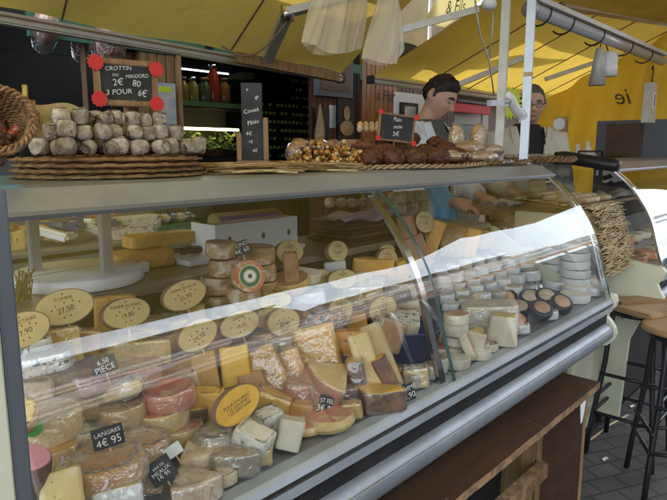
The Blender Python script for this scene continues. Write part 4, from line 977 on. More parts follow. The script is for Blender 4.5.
for k in range(260):
    c = Vector((rn.uniform(xa + .05, xb - .03), rn.uniform(1.12, 1.40), ZT + .004 + rn.random() * .018)); a = R(rn.gauss(-25, 16)); L = rn.uniform(.06, .12)
    d = Vector((math.cos(a), math.sin(a), rn.uniform(-.03, .03))) * L; mid = c + Vector((0, 0, rn.uniform(0, .004)))
    p0 = c - d; p1 = c + d; p0.z = max(p0.z, ZT + .003); p1.z = max(p1.z, ZT + .003)
    m.tube([p0, mid, p1], rn.uniform(.0012, .0026), 5, rn.choice((0, 0, 1)))
wtag(m, 'dry_stalks', ['strawdark', 'straw'], 'bed of dry fennel stalks spread under the tall menu slate', 'stalks', kind='stuff')

# wrapped fruit and nut tray, knobbly brown breads
def lump(name, c, r, sc, mt, label, cat, amp=.25, freq=30, group=None, sub=4, rz=0, wrap=None, parent=None):
    bm = bmesh.new(); bmesh.ops.create_icosphere(bm, subdivisions=sub, radius=1); sd = random.random() * 99
    for v in bm.verts:
        n = v.co.normalized(); d = noise.noise(n * freq * r * 10 + Vector((sd, 0, 0))) * amp + noise.noise(n * freq * r * 30 + Vector((sd, 0, 0))) * amp * .4
        v.co = Vector((n.x * sc[0], n.y * sc[1], n.z * sc[2])) * r * (1 + d)
    me = bpy.data.meshes.new(name); bm.to_mesh(me); bm.free(); me.polygons.foreach_set('use_smooth', [True] * len(me.polygons))
    o = link(name, me, mt, parent, c, (0, 0, rz))
    if not parent: tag(o, label, cat, group)
    if wrap:
        w = me.copy(); w.materials.clear()
        for v in w.vertices: v.co = v.co * 1.06 + noise.noise_vector(v.co * 60) * r * .06
        link('wrap', w, wrap, o)
    return o
def onp(u, v, y, z=None): p = ay(u, v, y); p.z = z if z is not None else p.z; return p
wt = wicker_tray(onp(345, 165, 1.25).x, 1.27, ZT, .20, .13, 'wide woven tray holding the nuts and dried fruit', 'wicker_pale', rim=.006)
m = MB(); rn = random.Random(9)
bm = bmesh.new(); bmesh.ops.create_icosphere(bm, subdivisions=1, radius=1); iv = [v.co.copy() for v in bm.verts]; fi = [[v.index for v in f.verts] for f in bm.faces]; bm.free()
cx = onp(340, 165, 1.22).x
for k in range(520):
    a = rn.random() * 6.28; q = math.sqrt(rn.random()); x = cx + .17 * q * math.cos(a); y = 1.26 + .10 * q * math.sin(a)
    hh = .05 * max(0, 1 - q ** 2) * (1 + .4 * math.sin(x * 40)); z = ZT + .014 + hh * rn.random() + hh * .3; s_ = rn.uniform(.006, .011); rt = Euler((rn.random() * 6, rn.random() * 6, 0)).to_matrix()
    m.add([rt @ Vector((v.x * s_, v.y * s_ * .8, v.z * s_ * .7)) + Vector((x, y, z)) for v in iv], fi, rn.choice((0, 0, 1, 2, 3)), True)
wtag(m, 'dried_fruit', [mat('apricot', (.5, .24, .04), .45), mat('walnut', (.2, .1, .045), .6), mat('date', (.09, .03, .015), .4), mat('banana chip', (.6, .48, .22), .5)], 'heap of walnuts and dried fruit on the wide woven tray', 'dried fruit', kind='stuff')
for k, (u, v, l) in enumerate(((318, 152, 'clear bag of mixed nuts standing at the left of the fruit tray'), (333, 147, 'clear bag of apricots behind the fruit tray'), (300, 158, 'low clear bag of dates beside the menu slate'))):
    p = onp(u, v, 1.36); o = lump('nut_bag', (p.x, p.y, ZT + .045), .05, (1, .7, .95), 'herb', l, 'bag', .15, 12, None, 3, wrap='wrap_heavy')
# brown breads on a shallow tray
bcx = onp(415, 165, 1.22).x
wicker_tray(bcx, 1.22, ZT, onp(474, 165, 1.22).x - bcx, .155, 'shallow pale woven tray under the knobbly brown breads', 'wicker_pale', rim=.006)
br_ = [(372, 158, 1.16, .034), (392, 160, 1.13, .038), (413, 160, 1.12, .036), (437, 160, 1.12, .04), (458, 158, 1.14, .036), (384, 152, 1.22, .036), (403, 148, 1.24, .04), (425, 152, 1.22, .036), (446, 150, 1.22, .036), (366, 146, 1.28, .032), (385, 140, 1.29, .034), (411, 139, 1.30, .03), (436, 143, 1.29, .032), (398, 135, 1.24, .026)]
for k, (u, v, y, r) in enumerate(br_):
    p = onp(u, v, y); o = lump('bread', (p.x, y, max(ZT + .035, p.z)), r, (1.15, 1.0, .8), 'bread', ['knobbly brown bread at the left front of the pale tray', 'second brown bread from left along the front of the tray', 'brown bread in the middle of the front row', 'largest front brown bread right of the middle', 'rightmost brown bread in the front row', 'brown bread in the second row, far left', 'brown bread in the second row below the red cornered sign', 'brown bread in the second row right of the sign', 'brown bread at the right end of the second row', 'small brown bread at rear left near the nuts', 'brown bread at the back, left of the red cornered sign', 'brown bread behind the red cornered sign', 'brown bread at rear right below the young man', 'small brown bread topping the pile under the sign'][k], 'bread', .22, 26, 'brown breads on the tray', 4, rz=k)
e, w, h = chalkboard(383, 113, 406, 142, 1.2, .006, 'small chalkboard with red corner discs among the brown breads', (0, R(6), R(-30)), frame_mt='wood')
write(e, [('Pain', 0, h * .8, h * .2, 0), ('noix', .004, h * .55, h * .2, -5), ('5€', .0, h * .28, h * .24, -6)])
for x, z in ((-w / 2, h), (w / 2, h - .004), (-w / 2, .006), (w / 2, .002)): scallop(e, x, z, .009)
m = MB().tube([(0, .004, .01), (0, .01, -.05)], .003, 6); m.build('pick', 'wood', e)
# small brown eggs in a box behind
for j in range(2):
    for i in range(7):
        p = onp(360 + i * 5.8, 131 - j * 4 - 2, 1.42 + j * .03)
        m = MB().lathe([(0, 0), (.009, .003), (.012, .011), (.009, .021), (.003, .026), (0, .0265)], 12); o = m.build('biscuit', 'loaf' if (i + j) % 3 else 'bloom', None, (p.x, p.y, p.z - .012)); tag(o, '%s small pale biscuit from left in the %s row behind the breads' % (ordn[i].capitalize(), ('front', 'rear')[j]), 'biscuit', 'biscuits in rows on the rack')
pa = onp(358, 135, 1.41); pb_ = onp(400, 135, 1.41)
m = MB().box(pa.x, pb_.x, 1.39, 1.50, ZT, pa.z - .015, 0, .004); wtag(m, 'biscuit_box', 'woodh', 'low wooden rack carrying two rows of small pale biscuits', 'rack')
# wrapped breads in the right tray
rcx = onp(476, 165, 1.22).x
wicker_tray(onp(480, 160, 1.25).x, 1.22, ZT, .27, .13, 'long dark woven tray under the wrapped loaves', 'wicker', rim=.009)
for k, (u, v, y, r, sc, mt, l) in enumerate(((455, 156, 1.15, .05, (1.5, .9, .45), 'loaf', 'flat golden loaf wrapped in film at the left front of the long tray'), (482, 157, 1.15, .055, (1.6, .9, .42), 'loaf', 'flat golden loaf wrapped in film at the right front of the long tray'), (468, 148, 1.22, .055, (1.5, .9, .5), 'loaf', 'pale loaf wrapped in film in the middle of the long tray'), (456, 139, 1.27, .045, (.7, .7, 1.3), 'tan', 'upright tan loaf in clear film behind the flat loaves, left one'), (478, 138, 1.27, .05, (.7, .7, 1.2), 'loaf', 'upright golden loaf in clear film behind the flat loaves, right one'), (493, 150, 1.2, .05, (1.2, .8, .45), 'loaf', 'small golden loaf wrapped in film at the far right of the long tray'))):
    p = onp(u, v, y); lump('wrapped_loaf', (p.x, y, max(ZT + .03, p.z)), r, sc, mt, l, 'loaf', .08, 10, 'wrapped loaves', 4, wrap='wrap_heavy')
ttx = onp(535, 160, 1.3).x
wicker_tray(ttx, 1.26, ZT, .22, .13, 'small brown woven tray at the right end of the top plate', 'wicker', rim=.012)
rn = random.Random(12)
for k in range(8):
    p = onp(508 + k * 6, 153 + rn.uniform(-1, 1), 1.25); lump('dried_sausage', (p.x, p.y, ZT + .03), .018, (1.2, 1, .6), 'goat', '%s small grey dried sausage from left on the right end tray' % ordn[k].capitalize(), 'sausage', .15, 20, 'sausages on the end tray', 3, rz=k)
p = onp(506, 168, 1.08)
m = MB()
for k in range(7): a = k * .8; m.tube([(p.x + .012 * k - .03, 1.075, 1.447), (p.x + .012 * k - .03 + .012 * math.cos(a * 3), 1.08, 1.465), (p.x + .012 * k - .02, 1.07, 1.448)], .0018, 5)
wtag(m, 'wire_clips', 'chrome', 'bunch of thin wire clips lying at the front of the right end tray', 'clips')

# poles standing on the plate
for u, y, mt, l in ((499, 1.2, 'poststeel', 'cream square pole with bolt holes rising from the top plate'), (524, 1.12, 'pole_grey', 'grey square pole rising from the top plate right of the cream one')):
    p = ay(u, 150, y); e = empty('awning_pole', (p.x, y, ZT), l, 'pole'); w_ = .017
    m = MB().box(-w_, w_, -w_, w_, 0, 1.1 if u < 510 else 1.05, 0, .002); m.build('pole', mt, e)
    m = MB()
    for z in (.12, .35, .56): m.tube([(0, -w_ - .001, z), (0, -w_ + .002, z)], .004, 10)
    m.build('bolt_hole', 'black', e)
    m = MB().box(-.03, .03, -.03, .03, 0, .004); m.build('foot_plate', mt, e)
    if u > 510: m = MB().box(-w_ - .001, w_ + .001, -w_ - .001, w_ + .001, .355, .372); m.build('tape_band', 'straw', e); e.rotation_euler = (0, R(1), R(20))
    else: e.rotation_euler = (0, R(2.2), R(20))
p = ay(517, 116, 1.16)
cl = empty('clamp_arm', p, 'white moulded plastic arm clamped across to the cream pole', 'clamp')
q = ay(489, 102, 1.16) - p
m = MB(); P_ = lambda u, v: ay(u, v, 1.13) - p
m.tube([P_(507, 93), P_(510, 98), P_(514, 107), P_(519, 113), P_(524, 117), P_(523, 123)], [.012, .020, .019, .02, .024, .02], 14); m.build('arm', 'white', cl)
m = MB(); m.bar(P_(489, 103), P_(506, 103), .018, .022); m.tube([P_(503, 103), P_(509, 100)], .012, 10); m.build('clamp', 'pole_grey', cl)
sc_ = empty('star_card', ay(510, 103, 1.26), 'yellow green starburst card behind the white clamp arm', 'card'); n = 40; m = MB()
vs = [((.062 if k % 2 else .043) * math.cos(2 * math.pi * k / n) * .95, 0, (.075 if k % 2 else .055) * math.sin(2 * math.pi * k / n)) for k in range(n)]; vs += [(x, .002, z) for x, y, z in vs]
m.add(vs, [tuple(range(n)), tuple(range(2 * n - 1, n - 1, -1))] + [(i, n + i, n + (i + 1) % n, (i + 1) % n) for i in range(n)]); m.build('card', 'starcard', sc_); sc_.rotation_euler = (0, 0, R(-45))

# tube light with hooks under the right awning
a = ay(535, 8, 1.3); b = ay(655, 60, 1.3)
tl = empty('tube_light', a, 'unlit grey tube light hung with black hooks under the right awning', 'lamp'); zf_ = (a.z + b.z) / 2; xa, xb = a.x - .05, b.x + .2
m = MB(); m.tube([(xa, 1.3, zf_), (xb, 1.3, zf_)], .031, 20); wb(m, 'cover', mat('grey acrylic', (.42, .42, .44), .25), tl)
m = MB(); m.box(xa, xb, 1.272, 1.328, zf_ + .038, zf_ + .062); wb(m, 'batten', 'poststeel', tl)
m = MB(); m.tube([(xa - .012, 1.3, zf_), (xa + .02, 1.3, zf_)], .04, 20); wb(m, 'end_cap', 'pole_grey', tl)
for k, u in enumerate((538, 562, 594, 624, 645)):
    p = ay(u, 30, 1.3); x = p.x
    pts = [(x, 1.3 + .062 * math.cos(R(a)), zf_ + .0 + .062 * math.sin(R(a))) for a in range(170, 330, 15)]
    m = MB().tube(pts, .0045, 6); wb(m, 'hook', 'black', tl)
p = ay(598, 70, 1.35)
ub = empty('rolled_cone', (p.x, 1.35, p.z), 'pair of off white plastic funnels hanging below the tube light', 'funnel'); m = MB().lathe([(.018, .13), (.03, .06), (.05, -.09), (.046, -.09), (.028, .05)], 20); m.build('cone', 'poststeel', ub)
m = MB().lathe([(.02, .1), (.05, .09), (.055, .03), (.05, .02), (.056, .01), (.056, -.05), (.0, -.05)], 20, c=(.11, -.02, .02)); m.build('cup', 'white', ub)
m = MB().tube([(0, 0, .12), (.05, 0, .2), (.11, -.02, .11)], .004, 5); m.build('cord', 'black', ub)
p = ay(650, 100, 1.3)
sc2 = empty('hanging_scale', (p.x, 1.3, p.z), 'cream hanging spring scale with a hook at the right edge', 'scale')
m = MB(); m.add([(-.07, -.02, -.16), (.10, -.02, -.16), (.075, -.02, .12), (-.05, -.02, .12), (-.07, .03, -.16), (.10, .03, -.16), (.075, .03, .12), (-.05, .03, .12)], [(0, 1, 2, 3), (7, 6, 5, 4), (0, 4, 5, 1), (1, 5, 6, 2), (2, 6, 7, 3), (3, 7, 4, 0)]); m.build('case', 'poststeel', sc2)
m = MB(); m.box(-.02, .04, -.026, -.021, -.06, .05, 0, .002); m.build('dial', 'label_white', sc2)
m = MB(); m.box(.005, .012, -.03, -.0265, -.05, .04); m.build('pointer', 'black', sc2)
m = MB().tube([(.01, 0, .12), (.01, 0, .17), (.03, 0, .2), (.01, 0, .24), (-.02, 0, .21)], .005, 6); m.build('hook', 'black', sc2)
# cables down from the awning
for k, (pts, l) in enumerate((([(475, 0), (480, 35), (489, 60), (494, 95)], 'thin grey cable hanging left of the cream pole'), ([(530, 0), (532, 40), (528, 95), (529, 148)], 'thin white cable hanging along the grey pole'), ([(491, 0), (493, 20), (489, 60)], 'short thin cable looped above the cream pole'))):
    wtag(MB().tube([ay(u, v, 1.3) for u, v in pts], .0035, 5), 'hanging_cable', 'pole_grey', l, 'cable')
p = ay(489, 4, 1.25); lump('lamp_globe', p, .03, (1.2, 1, .8), 'white', 'small white knob where the awning arm meets the cable', 'knob', .02, 3, None, 3)

# plastic bags hanging from the awning edge, near
def hang_bag(pts_top, pts_bot, y, label, folds, th=.03):
    cxm = sum(p[0] for p in pts_top + pts_bot) / len(pts_top + pts_bot); c = ay(cxm, 20, y)
    e = empty('plastic_bag', (c.x, y, ay(cxm, -25, y).z), label, 'bag', 'clear plastic bags hanging overhead'); m = MB(); off = e.location
    def interp(L, t_):
        n = len(L) - 1; i = min(int(t_ * n), n - 1); f = t_ * n - i; return (L[i][0] + (L[i + 1][0] - L[i][0]) * f, L[i][1] + (L[i + 1][1] - L[i][1]) * f)
    for s_ in (-1, 1):
        def P(a, b):
            t_ = interp(pts_top, a); q = interp(pts_bot, a); u = t_[0] + (q[0] - t_[0]) * b; v = t_[1] + (q[1] - t_[1]) * b
            p = ay(u, v, y); bul = math.sin(math.pi * a) ** .6
            p.y += s_ * th * bul * (.4 + .6 * b) + .012 * math.sin(a * folds + b * 2) * bul + .005 * math.sin(a * folds * 2.7 + b * 9); return p - off
        vs, fs = wave_sheet(P, 40, 24); m.add(vs, fs, 0, True)
    m.build('film', 'plastic_bag', e)
    m = MB().tube([Vector((0, 0, 0)), Vector((0, 0, .3))], .003, 5); m.build('string', 'straw', e)
    return e
hang_bag([(318, -30), (330, -30), (345, -30), (372, -30)], [(302, 42), (312, 48), (328, 55), (345, 53), (362, 48)], 1.45, 'wide milky plastic bag hanging left of the clear cone bag', 16)
hang_bag([(386, -30), (390, -30), (394, -30), (396, -30)], [(362, 58), (378, 65), (394, 64), (402, 40)], 1.35, 'cone shaped clear plastic bag hanging right of the milky bag', 9)

# --- shelf, boxes and papers behind, at the right
m = MB().box(3.45, 5.8, 1.62, 1.9, 1.40, 1.452, 0, .004)
m.box(3.5, 3.56, 1.66, 1.86, 0, 1.4); m.box(5.7, 5.76, 1.66, 1.86, 0, 1.4)
wtag(m, 'side_table', 'brownwood', 'dark brown shelf table behind the gap between the two counters', 'table')
p = ay(590, 147, 1.72); pp = ay(574, 147, 1.72)
for k, (u, sz, l) in enumerate(((578, 1.0, 'left white paper cone standing on the brown shelf'), (588, 1.25, 'middle white paper cone standing on the brown shelf'), (627, .9, 'right white paper cone lying on the brown shelf'))):
    p = ay(u, 152, 1.74); m = MB(); n = 16
    vs = [(.07 * sz * math.cos(2 * math.pi * q / n) * (1 + .2 * math.sin(q * 3)), .05 * sz * math.sin(2 * math.pi * q / n), .003) for q in range(n)] + [(.02, 0, .10 * sz), (-.02, .01, .085 * sz)]
    m.add(vs, [(q, (q + 1) % n, n if q < n // 2 else n + 1) for q in range(n)] + [(0, n, n + 1), (n // 2, n + 1, n)]); o = m.build('paper_cone', 'paper', None, (p.x, 1.74, 1.452)); tag(o, l, 'paper', 'white papers on the brown shelf')
for k, (u0, u1, l) in enumerate(((578, 602, 'black wire handle standing on the brown shelf, left one'), (640, 664, 'black wire handle standing on the brown shelf, right one'))):
    a = ay(u0, 158, 1.64); b = ay(u1, 158, 1.64)
    wtag(MB().tube([(a.x, 1.64, 1.453), (a.x + .01, 1.64, 1.49), (b.x - .01, 1.64, 1.492), (b.x, 1.64, 1.453)], .008, 7), 'bent_wire', 'black', l, 'handle')
XB = 5.4; a = ax(597, 121, XB); b = ax(668, 158, XB)
e = empty('cabinet', (XB, (a.y + b.y) / 2, b.z), 'grey framed cabinet with a brown panel in front of the yellow curtain', 'cabinet')
m = MB(); y1_, y0_ = a.y, b.y - .2; m.box(XB, XB + .3, y0_, y1_, .9, a.z, 0, .006); wb(m, 'frame', 'greyframe', e)
a2 = ax(608, 124, XB); b2 = ax(641, 160, XB); m = MB().box(XB - .02, XB - .001, b2.y, a2.y, b2.z - .2, a2.z); wb(m, 'panel', 'brownbox', e)
a = ax(556, 117, 5.0); b = ax(566, 158, 5.0)
m = MB().box(4.98, 5.0, b.y, a.y, 1.3, a.z); o = wtag(m, 'round_sign_board', 'wicker_pale', 'tan board with a small white round badge behind the grey haired man', 'board')
m = MB(); n = 24; c = ax(559, 124, 4.975); m.add([(4.975, c.y + .05 * math.cos(6.2832 * k / n), c.z + .05 * math.sin(6.2832 * k / n)) for k in range(n)], [tuple(range(n))]); m.build('badge', 'label_white', o)
# straw mat stand between the counters
smt = empty('straw_mat', (2.85, .95, 0), 'ragged straw mat draped over a stand between the counters', 'mat')
m = MB(); rn = random.Random(21)
def matpt(s_, x):   # s_ along the drape: 0 back .. 1 front top .. 2 hanging bottom
    if s_ < 1: return Vector((x, 1.30 - .36 * s_, 1.27 - .03 * s_))
    f = s_ - 1; return Vector((x - .02 * f, .94 - .05 * math.sin(f * 1.5) - .03 * f, 1.24 - .30 * f))
for k in range(900):
    s_ = rn.uniform(0, 2) ** 1.0; x = rn.uniform(2.72, 3.10); L = rn.uniform(.05, .11); a = R(rn.gauss(0, 14))
    if s_ > 1.8 and rn.random() < .4: continue
    p = matpt(s_, x); q = matpt(min(2.1, max(0, s_ + math.sin(a) * L * 2)), x + math.cos(a) * L) + Vector((0, -rn.random() * .008, rn.random() * .006)); p.y -= rn.random() * .006
    m.tube([p, (p + q) / 2 + Vector((0, -.003, .003)), q], rn.uniform(.0018, .0032), 5, rn.choice((0, 0, 1)))
wb(m, 'straws', ['straw', 'wicker_pale'], smt)
vs, fs = wave_sheet(lambda a, b: matpt(b * 1.97, 2.70 + .44 * a) + Vector((0, .012, -.008)), 8, 24); wb(MB().add(vs, fs, 0, True), 'backing', 'strawdark', smt)
m = MB().box(2.74, 3.12, .98, 1.30, .1, 1.21); wb(m, 'stand', 'cream', smt)
rn = random.Random(31)
for j in range(4):
    for i in range(5):
        x = 2.76 + i * .078 + rn.uniform(-.006, .006); y = 1.0 + j * .072; z = 1.262 + .005 * j
        _seed[0] += 1; me = loft_mesh('goat_cheese', outline_wheel(.033, 22), .022, bev=.006, bulge=.05, amp=.0015, seed=_seed[0], freq=40)
        o = link('goat_cheese', me, ['bloom' if (i + j) % 3 else 'tan', 'bloom', 'goatw' if (i * j) % 2 else 'bloom'], None, (x, y, z), (0, 0, i)); tag(o, 'flat goat cheese on the straw mat, %s from left in %s row' % (ordn[i], ('front', 'second', 'third', 'rear')[j]), 'cheese', 'flat goat cheeses on the straw mat')
p = ay(590, 217, 1.05)
m = MB().box(-.05, .05, -.002, .002, 0, .06); o = m.build('price_card', 'parch', None, (3.0, 1.3, 1.29), (R(-15), 0, R(-30))); tag(o, 'blank beige card standing behind the goat cheeses on the straw mat', 'card')
p = Vector((3.12, 1.32, 1.39)); m = MB().tube([(3.05, 1.30, 1.335), (3.14, 1.27, 1.335)], .014, 14); o = wtag(m, 'metal_roll', 'chrome', 'short shiny metal roll behind the beige card', 'roll')
# contents of second counter
rn = random.Random(41)
for k in range(16):
    x = 3.36 + (k % 8) * .16; y = .90 + (k // 8) * .17
    cheese('wheel' if k % 3 else 'slab', (x, y, deckz(y)), (.06, .04) if k % 3 else (.10, .08, .035), [rn.choice(('bloom', 'pinkr', 'whitep'))] * 3, '%s cheese from left in the %s row of the second counter' % (ordn[k % 8].capitalize(), ('front', 'rear')[k // 8]), group='cheeses in the second counter', rot=(0, 0, k * 20))
wtag(MB().add(*wave_sheet(lambda a, b: (3.4 + 1.6 * a, 1.30 + .2 * b, 1.19 + .03 * math.sin(a * 22) * math.sin(b * 9)), 40, 10), 0, True), 'white_paper', 'paper', 'crumpled white paper on the worktop of the second counter', 'paper')
#@@CHEESES@@
# ------------------------------------------------------------------ cheeses: (u, v, y) = photo column and row of the centre, depth on the deck
def depth_of(p): return (p - Vector((0, 0, CAMZ))).dot(_F)
def K(u, v, y, kind, d, mats, label, roll=0, tip=0, turn=0, wrap=None, lift=True, nm=None, flat=False, **kw):
    """d in photo pixels: wheel (diameter, height); slab (width, thickness, height); wedge (radius, height, angle in degrees)"""
    for _ in range(60):                      # slide towards the front until the piece rests on the deck
        p = ay(u, v, y); s_ = depth_of(p) / 600.0
        if y <= .80: break
        th_, to_ = R(abs(tip)), R(abs(roll)); a_, b_, c_ = (d[0], d[0], d[1]) if kind == 'wheel' else (d if kind == 'slab' else (d[0], d[0], d[1]))
        half = (c_ * math.cos(th_) * math.cos(to_) + b_ * math.sin(th_) + a_ * math.sin(to_)) * s_ / 2
        if p.z - half >= deckz(y) - .004: break
        y -= .01
    fc = -math.degrees(math.atan2(p.x, p.y))
    if kind == 'wheel': dims = (d[0] * s_ / 2, d[1] * s_); H = dims[1]
    elif kind == 'slab': dims = tuple(q * s_ for q in d); H = dims[2]
    else: dims = (d[0] * s_, d[1] * s_, d[2]); H = dims[1]
    if isinstance(mats, str): mats = [mats] * 3
    nm = nm or {'wheel': 'round_cheese', 'slab': 'cheese_block', 'wedge': 'cheese_wedge'}[kind]
    o = cheese(kind, p, dims, mats, label, nm, (tip, roll, fc + turn), wrap, **kw)
    M = Euler(o.rotation_euler).to_matrix(); wv = [M @ q.co for q in o.data.vertices]; zs = [q.z for q in wv]
    for ax_ in (0, 1): cs_ = [q[ax_] for q in wv]; o.location[ax_] = p[ax_] - (max(cs_) + min(cs_)) / 2
    mid = (max(zs) + min(zs)) / 2
    z = p.z - mid; base = z + min(zs); dz_ = deckz(y) + .0012
    if base < dz_: z += dz_ - base
    o.location.z = z
    return o
BR = 'brownr'
# --- back left: tommes under the signs
K(28, 349, 1.12, 'slab', (44, 30, 20), ['blue', 'blue', 'blue'], 'blue veined slab under the far left oval sign', roll=-6, turn=10)
K(48, 362, 1.05, 'slab', (46, 26, 18), ['blue', 'blue', 'bloom'], 'low blue veined slab in front of the far left sign', roll=-10, turn=-15, wrap='wrap')
K(65, 345, 1.14, 'slab', (30, 16, 34), ['tan', 'tomme', 'tomme'], 'pale tomme chunk standing directly under the TOMME sign', roll=-4, tip=-8, wrap='wrap')
K(87, 342, 1.15, 'slab', (24, 14, 25), ['tan', 'comte', 'comte'], 'small wrapped yellow chunk right of the pale tomme chunk', roll=6, wrap='wrap')
K(103, 318, 1.24, 'slab', (16, 16, 42), ['comte'] * 3, 'narrow upright yellow slab behind the MARC sign, left one', tip=-6)
K(120, 318, 1.23, 'slab', (30, 16, 46), ['comte'] * 3, 'broad upright yellow slab behind the MARC sign', tip=-6, roll=3)
K(133, 352, 1.12, 'wedge', (62, 26, 50), ['greyr', 'tomme', 'tomme'], 'large pale wedge lying in front of the MARC sign', turn=150, wrap='wrap')
K(153, 327, 1.22, 'wheel', (30, 18), ['greyr'] * 3, 'small grey brown crusted round right of the MARC sign', roll=10)
K(172, 320, 1.24, 'slab', (34, 20, 20), ['greyr', 'greyr', 'greyr'], 'grey crusted block behind the savoie sign')
K(160, 346, 1.16, 'slab', (34, 20, 22), [BR, 'comte', 'greyr'], 'tan block with grey crust below the savoie sign', roll=-12)
K(178, 330, 1.2, 'slab', (22, 14, 20), ['tan', 'tomme', 'tomme'], 'little tan chunk just left under the savoie sign', roll=-8)
K(195, 318, 1.22, 'slab', (22, 16, 28), ['pinktan', 'tomme', 'tomme'], 'upright rounded pale chunk under the savoie sign', roll=-6, bev=.008)
K(222, 314, 1.22, 'slab', (22, 16, 24), ['pinktan', 'tomme', 'tomme'], 'rounded pale chunk left of the wheel pile', roll=8, bev=.009)
K(172, 366, 1.1, 'slab', (44, 20, 20), [BR, 'comte', 'comte'], 'yellow block lying left of the striped signs', roll=-16, turn=20, wrap='wrap')
K(205, 372, 1.1, 'slab', (26, 16, 40), ['pinktan', 'comte', 'comte'], 'upright yellow slab below the left of the two big ovals', roll=-8, tip=-18)
K(216, 350, 1.15, 'slab', (22, 16, 40), ['pinktan', 'pinktan', 'tomme'], 'pink rinded slab between the two big oval signs', roll=24, tip=-10)
K(247, 350, 1.14, 'slab', (40, 20, 22), [BR, 'greyr', 'tan'], 'brown crusted block under the right big oval sign')
# --- wheel pile
for k, (u, v, y, w, h, l) in enumerate(((222, 302, 1.235, 34, 18, 'bottom wheel of the left pile of mottled wheels'), (219, 284, 1.235, 36, 17, 'second wheel up of the left pile of mottled wheels'), (224, 267, 1.23, 30, 17, 'third wheel up of the left pile of mottled wheels'), (221, 249, 1.23, 31, 16, 'top wheel of the left pile of mottled wheels'),
        (262, 306, 1.24, 34, 17, 'bottom wheel of the right pile of mottled wheels'), (261, 289, 1.24, 33, 17, 'second wheel up of the right pile of mottled wheels'), (260, 272, 1.24, 32, 17, 'third wheel up of the right pile of mottled wheels'), (258, 254, 1.24, 34, 17, 'top wheel of the right pile of mottled wheels'),
        (241, 309, 1.17, 38, 18, 'lower front wheel of the pile under the medallion cheese'), (243, 293, 1.17, 34, 16, 'upper front wheel of the pile under the medallion cheese'), (230, 318, 1.25, 36, 20, 'deep brown wheel behind the pile at deck level'))):
    K(u, v, y, 'wheel', (w, h), ['camem', 'camem', 'pinktan'], l, roll=(-3, 2, -2, 3)[k % 4], dish=.003)
o = K(248, 276, 1.13, 'wheel', (33, 11), ['camem', 'camem', 'camem'], 'wheel leaning on the pile with an orange ringed round paper label', tip=78, turn=18, dish=.0)
rr_ = .5 * 33 * depth_of(o.location) / 600; hh_ = 11 * depth_of(o.location) / 600
for nm_, r0, r1, mt_ in (('label_ring', .74, .95, 'redr'), ('label_paper', 0, .70, 'ovalboard'), ('label_band', .42, .62, 'greenboard'), ('label_emblem', 0, .34, 'paper')):
    m = MB(); zz = hh_ + {'label_ring': .0012, 'label_paper': .0012, 'label_band': .0018, 'label_emblem': .0018}[nm_]; m.lathe([(rr_ * r0, zz), (rr_ * r1, zz)], 36); m.sm = [False] * len(m.f); link(nm_, m.mesh(nm_), mt_, o)
m = MB(); m.lathe([(0, 0), (rr_ * .14, 0)], 12); m.sm = [False] * len(m.f); w_ = link('label_mark', m.mesh('label_mark'), 'brownr', o, (0, 0, hh_ + .0026))
# curled rinds right of the pile
K(290, 283, 1.2, 'wheel', (40, 12), ['tomme', 'tomme', 'pinktan'], 'hollowed half cheese lying under the middle back sign', roll=-6, tip=12, dish=.008)
K(291, 268, 1.2, 'slab', (15, 12, 32), ['tan', 'tan', 'tomme'], 'upright rounded wedge standing in the hollowed half cheese', roll=-4, bev=.009)
K(309, 274, 1.22, 'wedge', (32, 10, 60), ['whitep', 'palep', 'whitep'], 'pale flat wedge lying right of the hollowed half cheese', turn=-20, roll=12)
K(322, 280, 1.25, 'wheel', (24, 16), ['tan', 'tan', 'tomme'], 'small tan round behind the middle signs')
K(335, 268, 1.24, 'slab', (22, 14, 14), ['label_white', 'paper', 'paper'], 'small white paper box under the back row sign', roll=-6)
K(372, 266, 1.24, 'slab', (42, 16, 16), ['comte'] * 3, 'long tan yellow block in the back row left of the bracket', roll=4, turn=10)
K(398, 266, 1.24, 'wedge', (36, 16, 50), ['tan', 'comte', 'comte'], 'yellow wedge in the back row behind the steel bracket', turn=-150)
K(360, 292, 1.18, 'slab', (44, 22, 14), ['whitep', 'palep', 'bloom'], 'pale flat cheese below the back row signs', roll=-4, wrap='wrap')
K(396, 290, 1.16, 'slab', (40, 22, 16), ['whitep', 'whitep', 'bloom'], 'white flat cheese right of the round sign by the bracket', roll=-6, wrap='wrap')
K(308, 300, 1.17, 'slab', (34, 18, 16), ['navy', 'paper', 'paper'], 'wrapped white pack with blue ends behind the herb crusted cheese', roll=-10, wrap='wrap')
# --- middle: stripes and chunks
K(320, 325, 1.12, 'wheel', (48, 34), ['herb', 'herb', 'herb'], 'round cheese crusted in orange and purple dried herbs', wrap='wrap_heavy', bulge=.12)
K(275, 318, 1.18, 'slab', (30, 18, 22), ['tan', 'tomme', 'tomme'], 'pale chunk behind the crowded middle signs')
K(283, 348, 1.12, 'slab', (34, 18, 26), ['pinktan', 'bloom', 'tomme'], 'striped pink rinded chunk under the right middle sign', roll=-8, wrap='wrap')
K(345, 350, 1.04, 'slab', (56, 26, 40), ['orangeblue'] * 3, 'orange block with blue green veins', roll=-4, tip=-10)
K(318, 352, 1.02, 'slab', (42, 24, 50), ['tan', 'comte', 'comte'], 'big yellow slab left of the orange veined block', roll=-14, tip=-22, wrap='wrap')
K(293, 372, 1.02, 'slab', (24, 16, 46), ['pinktan', 'comte', 'pinktan'], 'slim yellow slab with pink rind in the middle of the deck', roll=-22, tip=-15, wrap='wrap')
K(268, 374, 1.0, 'slab', (32, 16, 54), ['pinktan', 'comte', 'comte'], 'long yellow slab leaning left in the middle of the deck', roll=-26, tip=-24, wrap='wrap')
